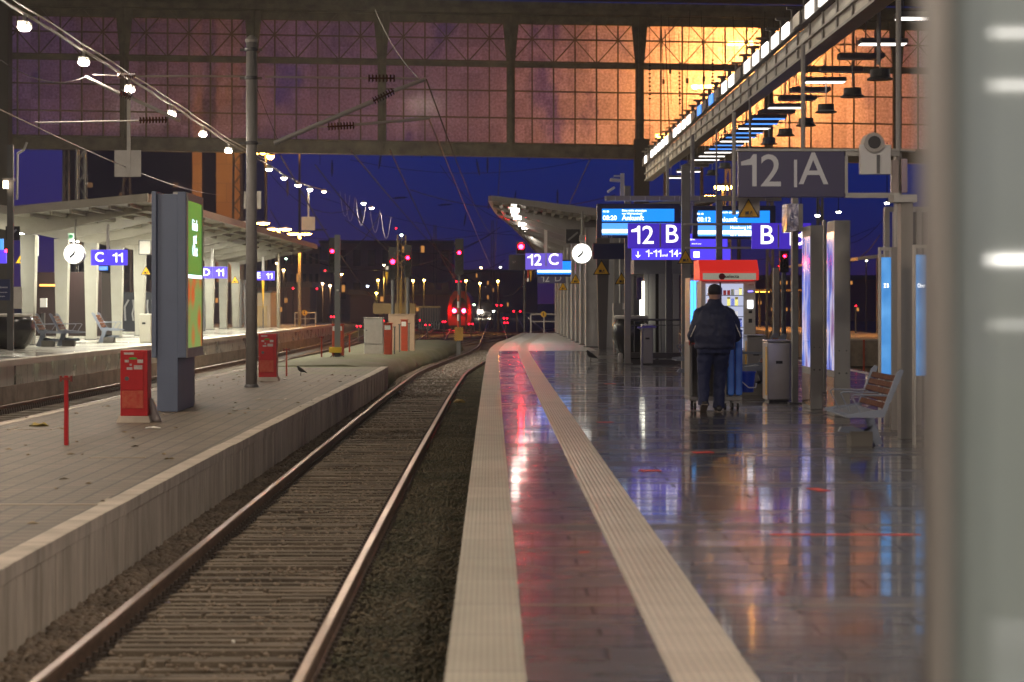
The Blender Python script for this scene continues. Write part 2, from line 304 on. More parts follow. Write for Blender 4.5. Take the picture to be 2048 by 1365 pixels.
def block_paving(name):
    m, n, b = node_mat(name); t = nnode(n, 'ShaderNodeTexCoord')
    br = nnode(n, 'ShaderNodeTexBrick'); br.inputs['Scale'].default_value = 1; br.offset = 0; br.inputs['Brick Width'].default_value = .22; br.inputs['Row Height'].default_value = .22
    br.inputs['Mortar Size'].default_value = .016; br.inputs['Mortar Smooth'].default_value = .3
    br.inputs['Color1'].default_value = (.175, .135, .095, 1); br.inputs['Color2'].default_value = (.125, .098, .07, 1); br.inputs['Mortar'].default_value = (.045, .036, .027, 1)
    L(n, t.outputs['Object'], br.inputs['Vector'])
    no = nnode(n, 'ShaderNodeTexNoise'); no.inputs['Scale'].default_value = .9; no.inputs['Detail'].default_value = 9; no.inputs['Roughness'].default_value = .7; L(n, t.outputs['Object'], no.inputs['Vector'])
    mr = nnode(n, 'ShaderNodeMapRange'); mr.inputs['From Min'].default_value = .35; mr.inputs['From Max'].default_value = .7; mr.inputs['To Max'].default_value = .75; L(n, no.outputs[0], mr.inputs['Value'])
    x = nnode(n, 'ShaderNodeMix', data_type='RGBA', blend_type='MULTIPLY'); L(n, mr.outputs[0], x.inputs[0]); L(n, br.outputs['Color'], x.inputs[6]); x.inputs[7].default_value = (.5, .46, .4, 1)
    # moss far out
    se = nnode(n, 'ShaderNodeSeparateXYZ'); L(n, t.outputs['Object'], se.inputs[0])
    m3 = nnode(n, 'ShaderNodeMapRange'); m3.inputs['From Min'].default_value = 44; m3.inputs['From Max'].default_value = 53; L(n, se.outputs[1], m3.inputs['Value'])
    n4 = nnode(n, 'ShaderNodeTexNoise'); n4.inputs['Scale'].default_value = .55; n4.inputs['Detail'].default_value = 7; L(n, t.outputs['Object'], n4.inputs['Vector'])
    m4 = nnode(n, 'ShaderNodeMapRange'); m4.inputs['From Min'].default_value = .42; m4.inputs['From Max'].default_value = .55; L(n, n4.outputs[0], m4.inputs['Value'])
    mu = nnode(n, 'ShaderNodeMath', operation='MULTIPLY'); L(n, m3.outputs[0], mu.inputs[0]); L(n, m4.outputs[0], mu.inputs[1])
    x2 = nnode(n, 'ShaderNodeMix', data_type='RGBA'); L(n, mu.outputs[0], x2.inputs[0]); L(n, x.outputs[2], x2.inputs[6]); x2.inputs[7].default_value = (.09, .12, .025, 1)
    L(n, x2.outputs[2], b.inputs['Base Color']); b.inputs['Roughness'].default_value = .62
    bp = nnode(n, 'ShaderNodeBump'); bp.inputs['Strength'].default_value = .6; bp.inputs['Distance'].default_value = .006; bp.invert = True; L(n, br.outputs['Fac'], bp.inputs['Height']); L(n, bp.outputs[0], b.inputs['Normal'])
    MATS[name] = m; return m
def glazing(name):
    m, n, b = node_mat(name); n.nodes.remove(b); out = n.nodes['Material Output']; t = nnode(n, 'ShaderNodeTexCoord')
    # pane by pane tone
    sn = nnode(n, 'ShaderNodeVectorMath', operation='SNAP'); ad = nnode(n, 'ShaderNodeVectorMath', operation='ADD'); ad.inputs[1].default_value = (.4, 0, .3)
    L(n, t.outputs['Object'], ad.inputs[0]); L(n, ad.outputs[0], sn.inputs[0]); sn.inputs[1].default_value = (1.022, 50, 1.24)
    wn = nnode(n, 'ShaderNodeTexWhiteNoise', noise_dimensions='3D'); L(n, sn.outputs[0], wn.inputs['Vector'])
    mpn = nnode(n, 'ShaderNodeMapping'); mpn.inputs['Scale'].default_value = (1, 1, .45); L(n, t.outputs['Object'], mpn.inputs[0])
    no = nnode(n, 'ShaderNodeTexNoise'); no.inputs['Scale'].default_value = .42; no.inputs['Detail'].default_value = 9; no.inputs['Roughness'].default_value = .62; L(n, mpn.outputs[0], no.inputs['Vector'])
    fi = nnode(n, 'ShaderNodeTexNoise'); fi.inputs['Scale'].default_value = 9; fi.inputs['Detail'].default_value = 5; L(n, t.outputs['Object'], fi.inputs['Vector'])
    mr = nnode(n, 'ShaderNodeMapRange'); mr.inputs['From Min'].default_value = .54; mr.inputs['From Max'].default_value = .63; L(n, no.outputs[0], mr.inputs['Value'])
    mf = nnode(n, 'ShaderNodeMapRange'); mf.inputs['From Min'].default_value = .3; mf.inputs['From Max'].default_value = .7; mf.inputs['To Min'].default_value = .6; mf.inputs['To Max'].default_value = 1.1; L(n, fi.outputs[0], mf.inputs['Value'])
    mw = nnode(n, 'ShaderNodeMapRange'); mw.inputs['To Min'].default_value = .72; L(n, wn.outputs[0], mw.inputs['Value'])
    mu = nnode(n, 'ShaderNodeMath', operation='MULTIPLY'); L(n, mf.outputs[0], mu.inputs[0]); L(n, mw.outputs[0], mu.inputs[1])
    tr = nnode(n, 'ShaderNodeBsdfTranslucent'); cm = nnode(n, 'ShaderNodeMix', data_type='RGBA', blend_type='MULTIPLY'); cm.inputs[0].default_value = 1
    cm.inputs[6].default_value = (.84, .70, 1.0, 1); L(n, mu.outputs[0], cm.inputs[7]); L(n, cm.outputs[2], tr.inputs[0])
    tp = nnode(n, 'ShaderNodeBsdfTransparent'); tp.inputs[0].default_value = (.8, .8, .85, 1)
    gs = nnode(n, 'ShaderNodeBsdfGlossy'); gs.inputs['Roughness'].default_value = .12; gs.inputs[0].default_value = (.6, .6, .6, 1)
    df = nnode(n, 'ShaderNodeBsdfDiffuse'); df.inputs[0].default_value = (.16, .12, .11, 1)
    f = nnode(n, 'ShaderNodeMapRange'); f.inputs['To Min'].default_value = .16; f.inputs['To Max'].default_value = .55; L(n, mr.outputs[0], f.inputs['Value'])
    a = nnode(n, 'ShaderNodeMixShader'); L(n, f.outputs[0], a.inputs[0]); L(n, tr.outputs[0], a.inputs[1]); L(n, tp.outputs[0], a.inputs[2])
    b2 = nnode(n, 'ShaderNodeMixShader'); b2.inputs[0].default_value = .12; L(n, a.outputs[0], b2.inputs[1]); L(n, df.outputs[0], b2.inputs[2])
    c = nnode(n, 'ShaderNodeMixShader'); c.inputs[0].default_value = .004; L(n, b2.outputs[0], c.inputs[1]); L(n, gs.outputs[0], c.inputs[2])
    L(n, c.outputs[0], out.inputs[0]); MATS[name] = m; return m

m_wet = wet_platform(); m_wetl = wet_platform('pale_wet_paving', (.40, .39, .33), (.46, .45, .39), .15, .5, .2, (1.0, .6))
m_band = ribbed('ribbed_edge', (.40, .37, .30), (.25, .235, .18), .028, .5, 0, .2, .9)
m_tact = ribbed('ribbed_guide', (.48, .42, .35), (.35, .30, .24), .034, .42, 0, .6, .45)
m_pave = block_paving('block_paving')
def slabtone(name, c1, c2, step, rough=.7):
    m, n, b = node_mat(name); t = nnode(n, 'ShaderNodeTexCoord'); se = nnode(n, 'ShaderNodeSeparateXYZ'); L(n, t.outputs['Object'], se.inputs[0])
    q = nnode(n, 'ShaderNodeMath', operation='DIVIDE'); L(n, se.outputs[1], q.inputs[0]); q.inputs[1].default_value = step
    fl = nnode(n, 'ShaderNodeMath', operation='FLOOR'); L(n, q.outputs[0], fl.inputs[0]); wn = nnode(n, 'ShaderNodeTexWhiteNoise', noise_dimensions='1D'); L(n, fl.outputs[0], wn.inputs['W'])
    mp = nnode(n, 'ShaderNodeMapping'); mp.inputs['Scale'].default_value = (1, 3, .7); L(n, t.outputs['Object'], mp.inputs[0])
    no = nnode(n, 'ShaderNodeTexNoise'); no.inputs['Scale'].default_value = 2.5; no.inputs['Detail'].default_value = 8; L(n, mp.outputs[0], no.inputs['Vector'])
    mr = nnode(n, 'ShaderNodeMapRange'); mr.inputs['From Min'].default_value = .35; mr.inputs['From Max'].default_value = .75; mr.inputs['To Max'].default_value = .6; L(n, no.outputs[0], mr.inputs['Value'])
    ma = nnode(n, 'ShaderNodeMath', operation='MULTIPLY_ADD'); L(n, wn.outputs[0], ma.inputs[0]); ma.inputs[1].default_value = .4; L(n, mr.outputs[0], ma.inputs[2])
    x = nnode(n, 'ShaderNodeMix', data_type='RGBA'); x.inputs[6].default_value = (*c1, 1); x.inputs[7].default_value = (*c2, 1); L(n, ma.outputs[0], x.inputs[0]); L(n, x.outputs[2], b.inputs['Base Color']); b.inputs['Roughness'].default_value = rough
    MATS[name] = m; return m
m_kerb = slabtone('kerb_concrete', (.56, .49, .41), (.26, .22, .17), .235)
m_lface = M('platform_wall_concrete', (.30, .24, .18), .75, var=(2, (.14, .11, .08), 1), bump=(20, .3))
m_ground = M('dark_yard_ground', (.055, .042, .03), .8, var=(.6, (.03, .022, .016), 1), bump=(4, .8))
m_bal = M('ballast_soil', (.15, .115, .08), .85, var=(1.1, (.06, .046, .03), 1), bump=(22, 1.0))
m_soil = M('oily_soil', (.055, .043, .026), .9, var=(1.5, (.028, .034, .012), .9), bump=(25, 1.0))
m_stone = M('ballast_stone', (.24, .185, .135), .7, var=(3, (.09, .07, .05), 1))
m_rib = M('grimy_concrete', (.17, .135, .098), .75, var=(1.3, (.055, .043, .03), 1), bump=(40, .6))
m_railside = M('rusty_rail', (.19, .125, .09), .6, .3, var=(6, (.07, .045, .03), .9), bump=(40, .2))
m_railtop = M('polished_rail', (.30, .21, .15), .3, 1, var=(5, (.18, .11, .075), .9))
m_girder = M('girder_paint', (.16, .14, .10), .6, var=(1.5, (.07, .058, .045), 1))
m_mull = M('mullion_paint', (.13, .11, .085), .6)
m_steel = M('grey_painted_steel', (.36, .35, .31), .45, .1, var=(3, (.28, .27, .24), .6))
m_dsteel = M('dark_grey_steel', (.12, .12, .12), .45, .3)
m_black = M('black_paint', (.015, .015, .017), .4)
m_stain = M('brushed_stainless', (.55, .52, .47), .28, 1, var=(4, (.42, .39, .35), .6), bump=(60, .06))
m_white = M('white_paint', (.75, .74, .70), .5)
m_cream = M('cream_column_paint', (.34, .335, .29), .5, var=(2, (.28, .275, .23), .6))
m_lgrey = M('light_grey_paint', (.5, .48, .43), .5, var=(3, (.38, .36, .32), .6))
m_red = M('red_lacquer', (.52, .015, .018), .35, var=(4, (.36, .012, .014), .7))
m_red2 = M('orange_red_lacquer', (.5, .06, .02), .5, var=(5, (.3, .05, .02), .8))
m_slate = M('slate_blue_paint', (.13, .17, .26), .45, var=(2, (.11, .145, .22), .6))
m_yel = M('warning_yellow', (.75, .42, .01), .45)
m_wire = M('cable_black', (.02, .018, .018), .6)
m_insul = M('brown_insulator', (.07, .03, .02), .25)
m_galv = M('galvanised_steel', (.4, .39, .36), .45, .2)
m_glass = glazing('frosted_screen_glass')
m_clear = None

# ------------------------------------------------------------ ground and platforms
g = MB(); g.quad((-1500, -60, -.95), (1500, -60, -.95), (1500, 3000, -.95), (-1500, 3000, -.95)); struct('ground', g, m_ground)
ys = np.arange(1, 98.01, .75).tolist()
def slab(name, fl, fr, z0, z1, mat, ys, zf=None):
    mb = MB(); rings = []
    for y in ys:
        a, b = fl(y), fr(y); zz = z1 if zf is None else zf(y)
        rings.append([(a, y, z0), (a, y, zz), (b, y, zz), (b, y, z0)])
    mb.loft(rings); return struct(name, mb, mat)
e = lambda y: itp(EDGE, y)
RE = lambda y: 8.15 + max(0, (y - 74)) * .05
slab('platform', lambda y: e(y) + .02, RE, -.95, 0, m_wet, [-6] + ys)
slab('dry_platform_path', lambda y: e(y) + .3, lambda y: 3.3 + max(0, y - 95) * .02, -.05, .002, slabtone('dry_slabs', (.5, .48, .44), (.36, .34, .31), 1.2, .38), [y for y in ys if y > 61])
slab('platform_edge', lambda y: e(y), lambda y: e(y) + .325, -.14, .004, m_band, [-6] + ys)
slab('guidance_path', lambda y: e(y) + .905, lambda y: e(y) + 1.245, -.05, .005, m_tact, [-6] + ys)
mb = MB(); rs = [[(RE(y) - .28, y, -.05), (RE(y) - .28, y, .004), (RE(y) - .1, y, .004), (RE(y) - .1, y, -.05)] for y in ys]; mb.loft(rs)
struct('platform_far_edge', mb, M('white_edge_paint', (.7, .68, .62), .5))
# steel joints across the wet paving and small survey marks
mj = M('steel_joint', (.2, .19, .17), .4, .3)
for y in (9.9, 13.45, 16.6, 20.0, 23.4, 27.5, 33):
    j = MB(); j.bb(e(y) + .33, e(y) + .9, y - .012, y + .012, .0, .003); j.bb(e(y) + 1.25, RE(y) - .3, y - .012, y + .012, 0, .003); struct('expansion_joint_path', j, mj)
mrm = M('red_marking_paint', (.6, .08, .06), .5)
marks = MB()
for x, y_, wd, dp in ((1300, 942, .18, .3), (1636, 980, .1, .6), (1210, 845, .2, .25), (1405, 905, .2, .3), (1220, 768, .2, .35), (1168, 1105, .06, .06)):
    Y = 6000 / (y_ - 605); X = (x - VX) * Y / FPX; marks.box((X, Y, .003), (wd, dp * .4, .004), rz=.3)
Y = 6000 / (1070 - 605); marks.bb((1540 - VX) * Y / FPX, (1840 - VX) * Y / FPX, Y - .02, Y + .02, .001, .004)
struct('red_path_markings', marks, mrm)
# track bed
zb = lambda y: ZB
mb = MB(); rings = []
nx = 26
pts_y = np.arange(2, 150, .5); V = []; F = []
rng = np.random.RandomState(3)
for i, y in enumerate(pts_y):
    a, b = itp(KERB, min(y, 98)) - .1, max(e(min(y, 125)), itp(LRAIL, y) + 2.2) + .05
    if y > 97: a, b = itp(LRAIL, y) - 2.5, itp(LRAIL, y) + 3.5
    for k in range(nx):
        t = k / (nx - 1); V.append((a + (b - a) * t, y, ZB + rng.uniform(-.015, .03)))
for i in range(len(pts_y) - 1):
    for k in range(nx - 1):
        q = i * nx + k; F.append((q, q + 1, q + nx + 1, q + nx))
mb.v = V; mb.f = F; struct('track_bed_ground', mb, m_bal, smooth=True)
mb = MB(); rr = []
for y in np.arange(2, 60, 1.0): rr.append([(itp(LRAIL, y) + 1.62, y, ZB - .05), (itp(LRAIL, y) + 1.66, y, ZB + .04), (e(y) - .25, y, ZB + .08), (e(y) + .02, y, ZB + .08), (e(y) + .02, y, ZB - .05)])
mb.loft(rr); struct('soil_strip_ground', mb, m_soil, smooth=True)
# concrete ribs of the track slab (pattern of one slab)
rib = MB(); rnd = random.Random(5)
y = 6.0
while y < 62:
    l = itp(LRAIL, y); x = l + .1
    if not (33 < y < 37.5 and rnd.random() < .75) and y < 47 or rnd.random() < .25:
        cuts = sorted(rnd.uniform(l + .1, l + 1.4) for _ in range(rnd.choice((0, 0, 1, 2))))
        xs = [l + .09] + cuts + [l + 1.41]
        for a, b in zip(xs[:-1], xs[1:]):
            if b - a > .05: rib.box(((a + b) / 2 , y + rnd.uniform(-.008, .008), ZB + .035 + rnd.uniform(-.012, .015)), (b - a - rnd.uniform(.0, .06), .085, .06), rz=rnd.uniform(-.008, .008))
    if y < 19 and rnd.random() < .8:
        a = l - .42 - rnd.uniform(0, .05); rib.box(((a + l - .12) / 2, y, ZB + .025 + rnd.uniform(-.015, .01)), (l - .12 - a, .085, .06))
    y += .19 if y < 24 else .215
struct('ribbed_slab_path', rib, m_rib, bevel=.008)
# ballast stones
def stones(name, n, fx, y0, y1, z, mat, smin=.015, smax=.035, power=1.6, seed=1, zf=None):
    r = np.random.RandomState(seed)
    base = np.array([(1, 0, 0), (-1, 0, 0), (0, 1, 0), (0, -1, 0), (0, 0, 1), (0, 0, -1), (.62, .62, .5), (-.62, -.62, .5), (.62, -.62, .5), (-.62, .62, .5)], float)
    fc = [(4, 6, 0), (4, 0, 8), (4, 8, 3), (4, 3, 7), (4, 7, 1), (4, 1, 9), (4, 9, 2), (4, 2, 6), (6, 2, 0), (8, 0, 3), (7, 3, 1), (9, 1, 2), (5, 0, 2), (5, 3, 0), (5, 1, 3), (5, 2, 1)]
    fc = np.array(fc); VV = np.zeros((n, 10, 3))
    u = r.rand(n) ** power; Y = y0 + (y1 - y0) * u
    for i in range(n):
        a, b = fx(Y[i]); X = a + (b - a) * r.rand(); s = r.uniform(smin, smax); th = r.rand() * 6.28
        v = base * (1 + r.uniform(-.3, .3, (10, 1))) * np.array([s * r.uniform(.7, 1.4), s, s * r.uniform(.5, .9)])
        c_, s_ = math.cos(th), math.sin(th); tl = r.uniform(-.5, .5)
        v = v @ np.array([[c_, s_, 0], [-s_, c_, 0], [0, 0, 1]]) @ np.array([[1, 0, 0], [0, math.cos(tl), math.sin(tl)], [0, -math.sin(tl), math.cos(tl)]])
        VV[i] = v + np.array([X, Y[i], (z if zf is None else zf(X, Y[i])) + r.uniform(0, s * .6)])
    me = bpy.data.meshes.new(name); FF = (fc[None] + (np.arange(n) * 10)[:, None, None]).reshape(-1, 3)
    me.vertices.add(n * 10); me.vertices.foreach_set('co', VV.reshape(-1)); me.loops.add(FF.size); me.loops.foreach_set('vertex_index', FF.reshape(-1).astype(np.int32))
    me.polygons.add(len(FF)); me.polygons.foreach_set('loop_start', np.arange(0, FF.size, 3, dtype=np.int32)); me.update(calc_edges=True); me.materials.append(mat)
    o = bpy.data.objects.new(name, me); sc.collection.objects.link(o); return o
tag(stones('ballast_gravel', 20000, lambda y: (itp(KERB, y) + .02, itp(LRAIL, y) - .07), 7, 75, ZB + .045, m_stone, .018, .042, seed=2), 'grey brown ballast stones between the kerb and the left rail', 'ballast', kind='stuff')
tag(stones('ballast_gravel', 12000, lambda y: (itp(LRAIL, y) + .1, itp(LRAIL, y) + 1.42), 7, 95, ZB + .05, m_stone, .01, .026, 1.2, seed=4), 'dirty stones lying between the two rails', 'ballast', kind='stuff')
tag(stones('ballast_gravel', 26000, lambda y: (itp(LRAIL, y) + 1.6, e(y) - .01), 7, 80, ZB + .1, M('dark_stone', (.11, .085, .05), .8, var=(2, (.03, .035, .015), 1)), .008, .022, 1.6, seed=6), 'dark mossy gravel between the right rail and the platform edge', 'ballast', kind='stuff')
tag(stones('pale_gravel', 5000, lambda y: (itp(LRAIL, y) + .05, e(min(y, 96)) - .05), 50, 92, ZB + .03, M('pale_stone', (.30, .26, .23), .6), .02, .045, .8, seed=8), 'pale wet stones where the track begins to curve', 'ballast', kind='stuff')

# service platform between tracks 11 and 12
kf = lambda y: itp(KERB, y); kl = lambda y: itp(KERBL, y)
zs = lambda y: ZS if y < 52 else ZS - .15 * min(1, (y - 52) / 25)
slab('service_pavement', kl, lambda y: kf(y) - .15, -.95, ZS, m_pave, [-4] + [y for y in ys if y <= 53])
mb = MB(); rg = []; rn = random.Random(2)
for y in np.arange(53, 98, .8).tolist():
    a, b = kl(y), kf(y) - rn.uniform(0, .22); q = zs(y)
    rg.append([(a, y, -.9), (a, y, q), (a + (b - a) * .35, y, q + .02), (a + (b - a) * .7, y, q + rn.uniform(0, .05)), (b - .22, y, q - rn.uniform(.02, .1)), (b, y, q - rn.uniform(.2, .4)), (b + .05, y, -.9)])
mb.loft(rg); struct('mossy_ground', mb, M('mossy_earth', (.15, .135, .10), .85, var=(.8, (.09, .12, .03), .8), bump=(9, .8)), smooth=True)
mb = MB(); yk = 3.0
top = MB()
while yk < 52.5:
    for lo in (0,):
        a = kf(yk); b = kf(yk + .235); d = rnd.uniform(-.004, .004)
        mb.add([(a - .12, yk, -.93), (a + .01 + d, yk, -.93), (b + .01 + d, yk + .219, -.93), (b - .12, yk + .219, -.93), (a - .12, yk, ZS - .1), (a + .01 + d, yk, ZS - .1), (b + .01 + d, yk + .219, ZS - .1), (b - .12, yk + .219, ZS - .1)],
               [(0, 3, 2, 1), (4, 5, 6, 7), (0, 1, 5, 4), (1, 2, 6, 5), (2, 3, 7, 6), (3, 0, 4, 7)])
    yk += .235
struct('kerb_wall_path', mb, m_kerb)
yk = 3.0; mb = MB()
while yk < 52.5:
    a, b = kf(yk), kf(yk + .99); d = rnd.uniform(-.006, .006)
    mb.add([(a - .17 + d, yk, ZS - .1), (a + .022 + d, yk, ZS - .1), (b + .022 + d, yk + .985, ZS - .1), (b - .17 + d, yk + .985, ZS - .1), (a - .17 + d, yk, ZS + .012), (a + .022 + d, yk, ZS + .012), (b + .022 + d, yk + .985, ZS + .012), (b - .17 + d, yk + .985, ZS + .012)],
           [(0, 3, 2, 1), (4, 5, 6, 7), (0, 1, 5, 4), (1, 2, 6, 5), (2, 3, 7, 6), (3, 0, 4, 7)])
    yk += .99
struct('kerb', mb, m_kerb, bevel=.008)
mb = MB(); rg = [[(kl(y) - .02, y, -.9), (kl(y) - .02, y, ZS + .006), (kl(y) + .12, y, ZS + .006), (kl(y) + .12, y, -.9)] for y in np.arange(3, 60, 1.).tolist()]; mb.loft(rg); struct('kerb_far_side', mb, m_kerb)
# chamber covers
for i, (x, y_, wd) in enumerate(((80, 1010, 1.0), (235, 916, .62), (540, 800, .5), (500, 822, .55), (60, 860, .6))):
    Y = 1.7 * FPX / (y_ - 605); X = (x - VX) * Y / FPX; mb = MB()
    mb.bb(X - wd / 2, X + wd / 2, Y - .03, Y + .03, ZS, ZS + .006)
    if i != 1: mb.bb(X - wd / 2, X - wd / 2 + .03, Y, Y + .5, ZS, ZS + .006); mb.bb(X + wd / 2 - .03, X + wd / 2, Y, Y + .5, ZS, ZS + .006)
    tag(mb.build('chamber_cover_frame', M('pale_frame', (.36, .3, .22), .6)), ('steel cover frame let into the paving at the lower left', 'pale broken strip in the paving below the red post', 'pale cover frame behind the billboard, farther one', 'pale cover frame beside the small grey box', 'cover frame near the dropped yellow rag')[i], 'cover')
# leaves and litter on the service paving
lf = MB()
for _ in range(130):
    Y = 15 + 36 * rnd.random() ** 1.5; X = kl(Y) + (kf(Y) - kl(Y)) * rnd.random() ** 1.3; s = rnd.uniform(.02, .06); th = rnd.random() * 6
    c_, s_ = math.cos(th) * s, math.sin(th) * s
    lf.add([(X - c_, Y - s_, ZS + .004), (X + s_ * .5, Y - c_ * .5, ZS + .02), (X + c_, Y + s_, ZS + .006), (X - s_ * .5, Y + c_ * .5, ZS + .015)], [(0, 1, 2, 3)])
tag(lf.build('leaf_litter', M('dead_leaf', (.09, .055, .025), .8, var=(2, (.4, .3, .16), 1))), 'dead leaves and scraps scattered over the block paving', 'litter', kind='stuff')

# left platform
lfn = lambda y: itp(LEFT, y)
yl = np.arange(20, 125, 1.5).tolist()
slab('platform_left', lambda y: lfn(y) - 9, lambda y: lfn(y) - .02, -.95, ZL, m_wetl, yl)
slab('platform_left_edge', lambda y: lfn(y) - .35, lambda y: lfn(y) + .04, ZL - .13, ZL + .004, M('pale_edge_slab', (.5, .46, .38), .5, var=(2, (.38, .34, .27), .7)), yl)
mb = MB(); y = 20.
while y < 122:
    a, b = lfn(y) - .03, lfn(y + .98) - .03
    for (z0, z1, o) in ((-.4, ZL - .13, 0.0), (-.94, -.41, .02)):
        mb.add([(a - .2, y, z0), (a + o, y, z0), (b + o, y + .97, z0), (b - .2, y + .97, z0), (a - .2, y, z1), (a + o, y, z1), (b + o, y + .97, z1), (b - .2, y + .97, z1)],
               [(0, 3, 2, 1), (4, 5, 6, 7), (0, 1, 5, 4), (1, 2, 6, 5), (2, 3, 7, 6), (3, 0, 4, 7)])
    y += .98
struct('platform_left_face', mb, m_lface)
# tracks
RAILP = [(-.036, 0), (-.036, -.04), (-.012, -.055), (-.012, -.13), (-.06, -.155), (-.06, -.17), (.06, -.17), (.06, -.155), (.012, -.13), (.012, -.055), (.036, -.04), (.036, 0)]
def track(label, f, y0, y1, step=1.5, clips=None, z=ZR, sleepers=None, gauge=1.5, group=None):
    t = thing('railway_track', label, 'track', (f(y0), y0, z), group)
    for s in (0, gauge):
        pts = [(f(y) + s, y, z - .002) for y in np.arange(y0, y1, step)]
        r = MB().sweep(RAILP, pts).build('rail', m_railside, t)
        h = MB().sweep([(-.03, -.004), (-.024, .002), (.024, .002), (.03, -.004)], pts).build('running_surface', m_railtop, r)
    if clips:
        c = MB(); y = y0 + .1
        while y < clips:
            for s in (0, gauge):
                for q in (-.085, .085):
                    c.box((f(y) + s + q, y, z - .135), (.07, .075, .07)); c.cyl((f(y) + s + q, y, z - .12), (f(y) + s + q, y, z - .06), .018, n=6)
            y += .19
        tag(c.build('clip_row', M('rusty_clip', (.05, .037, .03), .7), t), kind='stuff')
    if sleepers:
        c = MB(); y = y0
        while y < sleepers: c.bb(f(y) - .5, f(y) + gauge + .5, y, y + .24, z - .24, z - .165); y += .62
        tag(c.build('sleeper_row', m_rib, t), kind='stuff')
    return t
LR = lambda y: itp(LRAIL, y)
track('track with worn orange glinting rails beside the near platform edge', LR, 5, 400, .8, clips=50)
track('track along the foot of the far left platform wall', lambda y: lfn(min(y, 125)) + .92 + max(0, y - 125) * .02, 22, 300, 1.5, clips=60, sleepers=80)
track('track on the dark side beyond the white platform line', lambda y: RE(min(y, 97)) + .95, 30, 300, 2, sleepers=90)
ytracks = [(-4, -.012, 'far yard track fanning left beyond the mossy ground'), (2.2, .01, 'far yard track running straight beyond the platform end'), (6.5, .02, 'far yard track fanning right beyond the platform end'), (-9, -.03, 'far yard track at the left of the fan'), (12, .03, 'far yard track at the right of the fan')]
for x0, sl, lb in ytracks: track(lb, lambda y, x0=x0, sl=sl: x0 + sl * (y - 105), 105, 420, 6, group='yard tracks beyond the platforms')
for i, (xa, ya, xb, yb) in enumerate(((-6, 105, 3.5, 150), (-7, 118, 6, 135), (-3.2, 100, 8, 190), (6, 100, -5, 170), (-8, 140, 9, 152))):
    t = thing('crossover_rail', ('lowest', 'second lowest', 'long diagonal', 'steep right-to-left', 'uppermost flat')[i] + ' orange glinting rail of the points beyond the platform', 'rail', (xa, ya, ZR), 'crossover rails of the points')
    for k in (0, 1.5):
        d = Vector((xb - xa, yb - ya, 0)); m_ = MB(); a = Vector((xa + k, ya, ZR - .08)); m_.cyl(a, a + d, .045, n=4); m_.build('rail', m_railtop if k == 0 else m_railside, t)

# ------------------------------------------------------------ hall end screen (hanging glass apron)
SY = 95.2; MP = 6.12; PW = MP / 6
SX0 = px(250, 0, SY).x          # a main post
zc = lambda yy: CZ + (VY - yy) * SY / FPX
slope = -.0165
scr = thing('glass_screen', 'huge hanging steel and frosted glass screen closing the hall above the tracks', 'glass screen', (SX0, SY, zc(290)))
xs = [SX0 + MP * k for k in range(-3, 8)]
def zz(X, yref): return zc(yref) + (X - px(1100, 0, SY).x) * slope
rows = [80, 131, 184, 238]
YT, YB = 50, 293
def bar(mb, x0, x1, yref0, yref1, ya, yb):   # horizontal member following the slope
    mb.add([(x0, ya, zz(x0, yref1)), (x1, ya, zz(x1, yref1)), (x1, yb, zz(x1, yref1)), (x0, yb, zz(x0, yref1)), (x0, ya, zz(x0, yref0)), (x1, ya, zz(x1, yref0)), (x1, yb, zz(x1, yref0)), (x0, yb, zz(x0, yref0))],
           [(0, 3, 2, 1), (4, 5, 6, 7), (0, 1, 5, 4), (1, 2, 6, 5), (2, 3, 7, 6), (3, 0, 4, 7)])
xa, xb = xs[0], xs[-1]
m_ = MB(); bar(m_, xa, xb, 291, 314, SY - .25, SY + .25); bar(m_, xa, xb, 288, 291.5, SY - .4, SY + .3); bar(m_, xa, xb, 313.5, 316, SY - .35, SY + .3); m_.build('bottom_girder', m_girder, scr)
m_ = MB(); bar(m_, xa, xb, 6, 34, SY - .3, SY + .3); bar(m_, xa, xb, 21, 32, SY - .55, SY - .31); bar(m_, xa, xb, 34, 50, SY - .1, SY + .1); m_.build('top_girder', m_girder, scr)
m_ = MB(); bar(m_, xa, xb, -60, 1, SY - .2, SY + .2); m_.build('roof_fascia', M('dark_girder_paint', (.05, .042, .035), .7), scr)
m_ = MB(); bar(m_, xa, xb, 127, 137, SY - .22, SY - .04); bar(m_, xa, xb, 124.5, 127.5, SY - .3, SY - .04); m_.build('middle_chord', m_girder, scr)
for X in xs[1:-1]:
    m_ = MB(); m_.bb(X - .2, X + .2, SY - .28, SY - .05, zz(X, 311), zz(X, 130)); m_.bb(X - .06, X + .06, SY - .42, SY - .28, zz(X, 317), zz(X, 30))
    m_.add([(X - .2, SY - .27, zz(X, 130)), (X + .2, SY - .27, zz(X, 130)), (X + .42, SY - .27, zz(X, 30)), (X - .42, SY - .27, zz(X, 30)), (X - .2, SY - .1, zz(X, 130)), (X + .2, SY - .1, zz(X, 130)), (X + .42, SY - .1, zz(X, 30)), (X - .42, SY - .1, zz(X, 30))],
           [(0, 1, 2, 3), (7, 6, 5, 4), (0, 4, 5, 1), (1, 5, 6, 2), (2, 6, 7, 3), (3, 7, 4, 0)])
    m_.build('post', m_girder, scr)
m_ = MB()
for i in range(len(xs) - 1):
    for k in range(1, 6):
        X = xs[i] + PW * k; m_.bb(X - .035, X + .035, SY - .13, SY - .01, zz(X, YB), zz(X, YT))
for rr_ in rows:
    if rr_ != 131: bar(m_, xa, xb, rr_ - 1.5, rr_ + 1.5, SY - .11, SY - .03)
m_.build('glazing_bars', m_mull, scr)
m_ = MB()
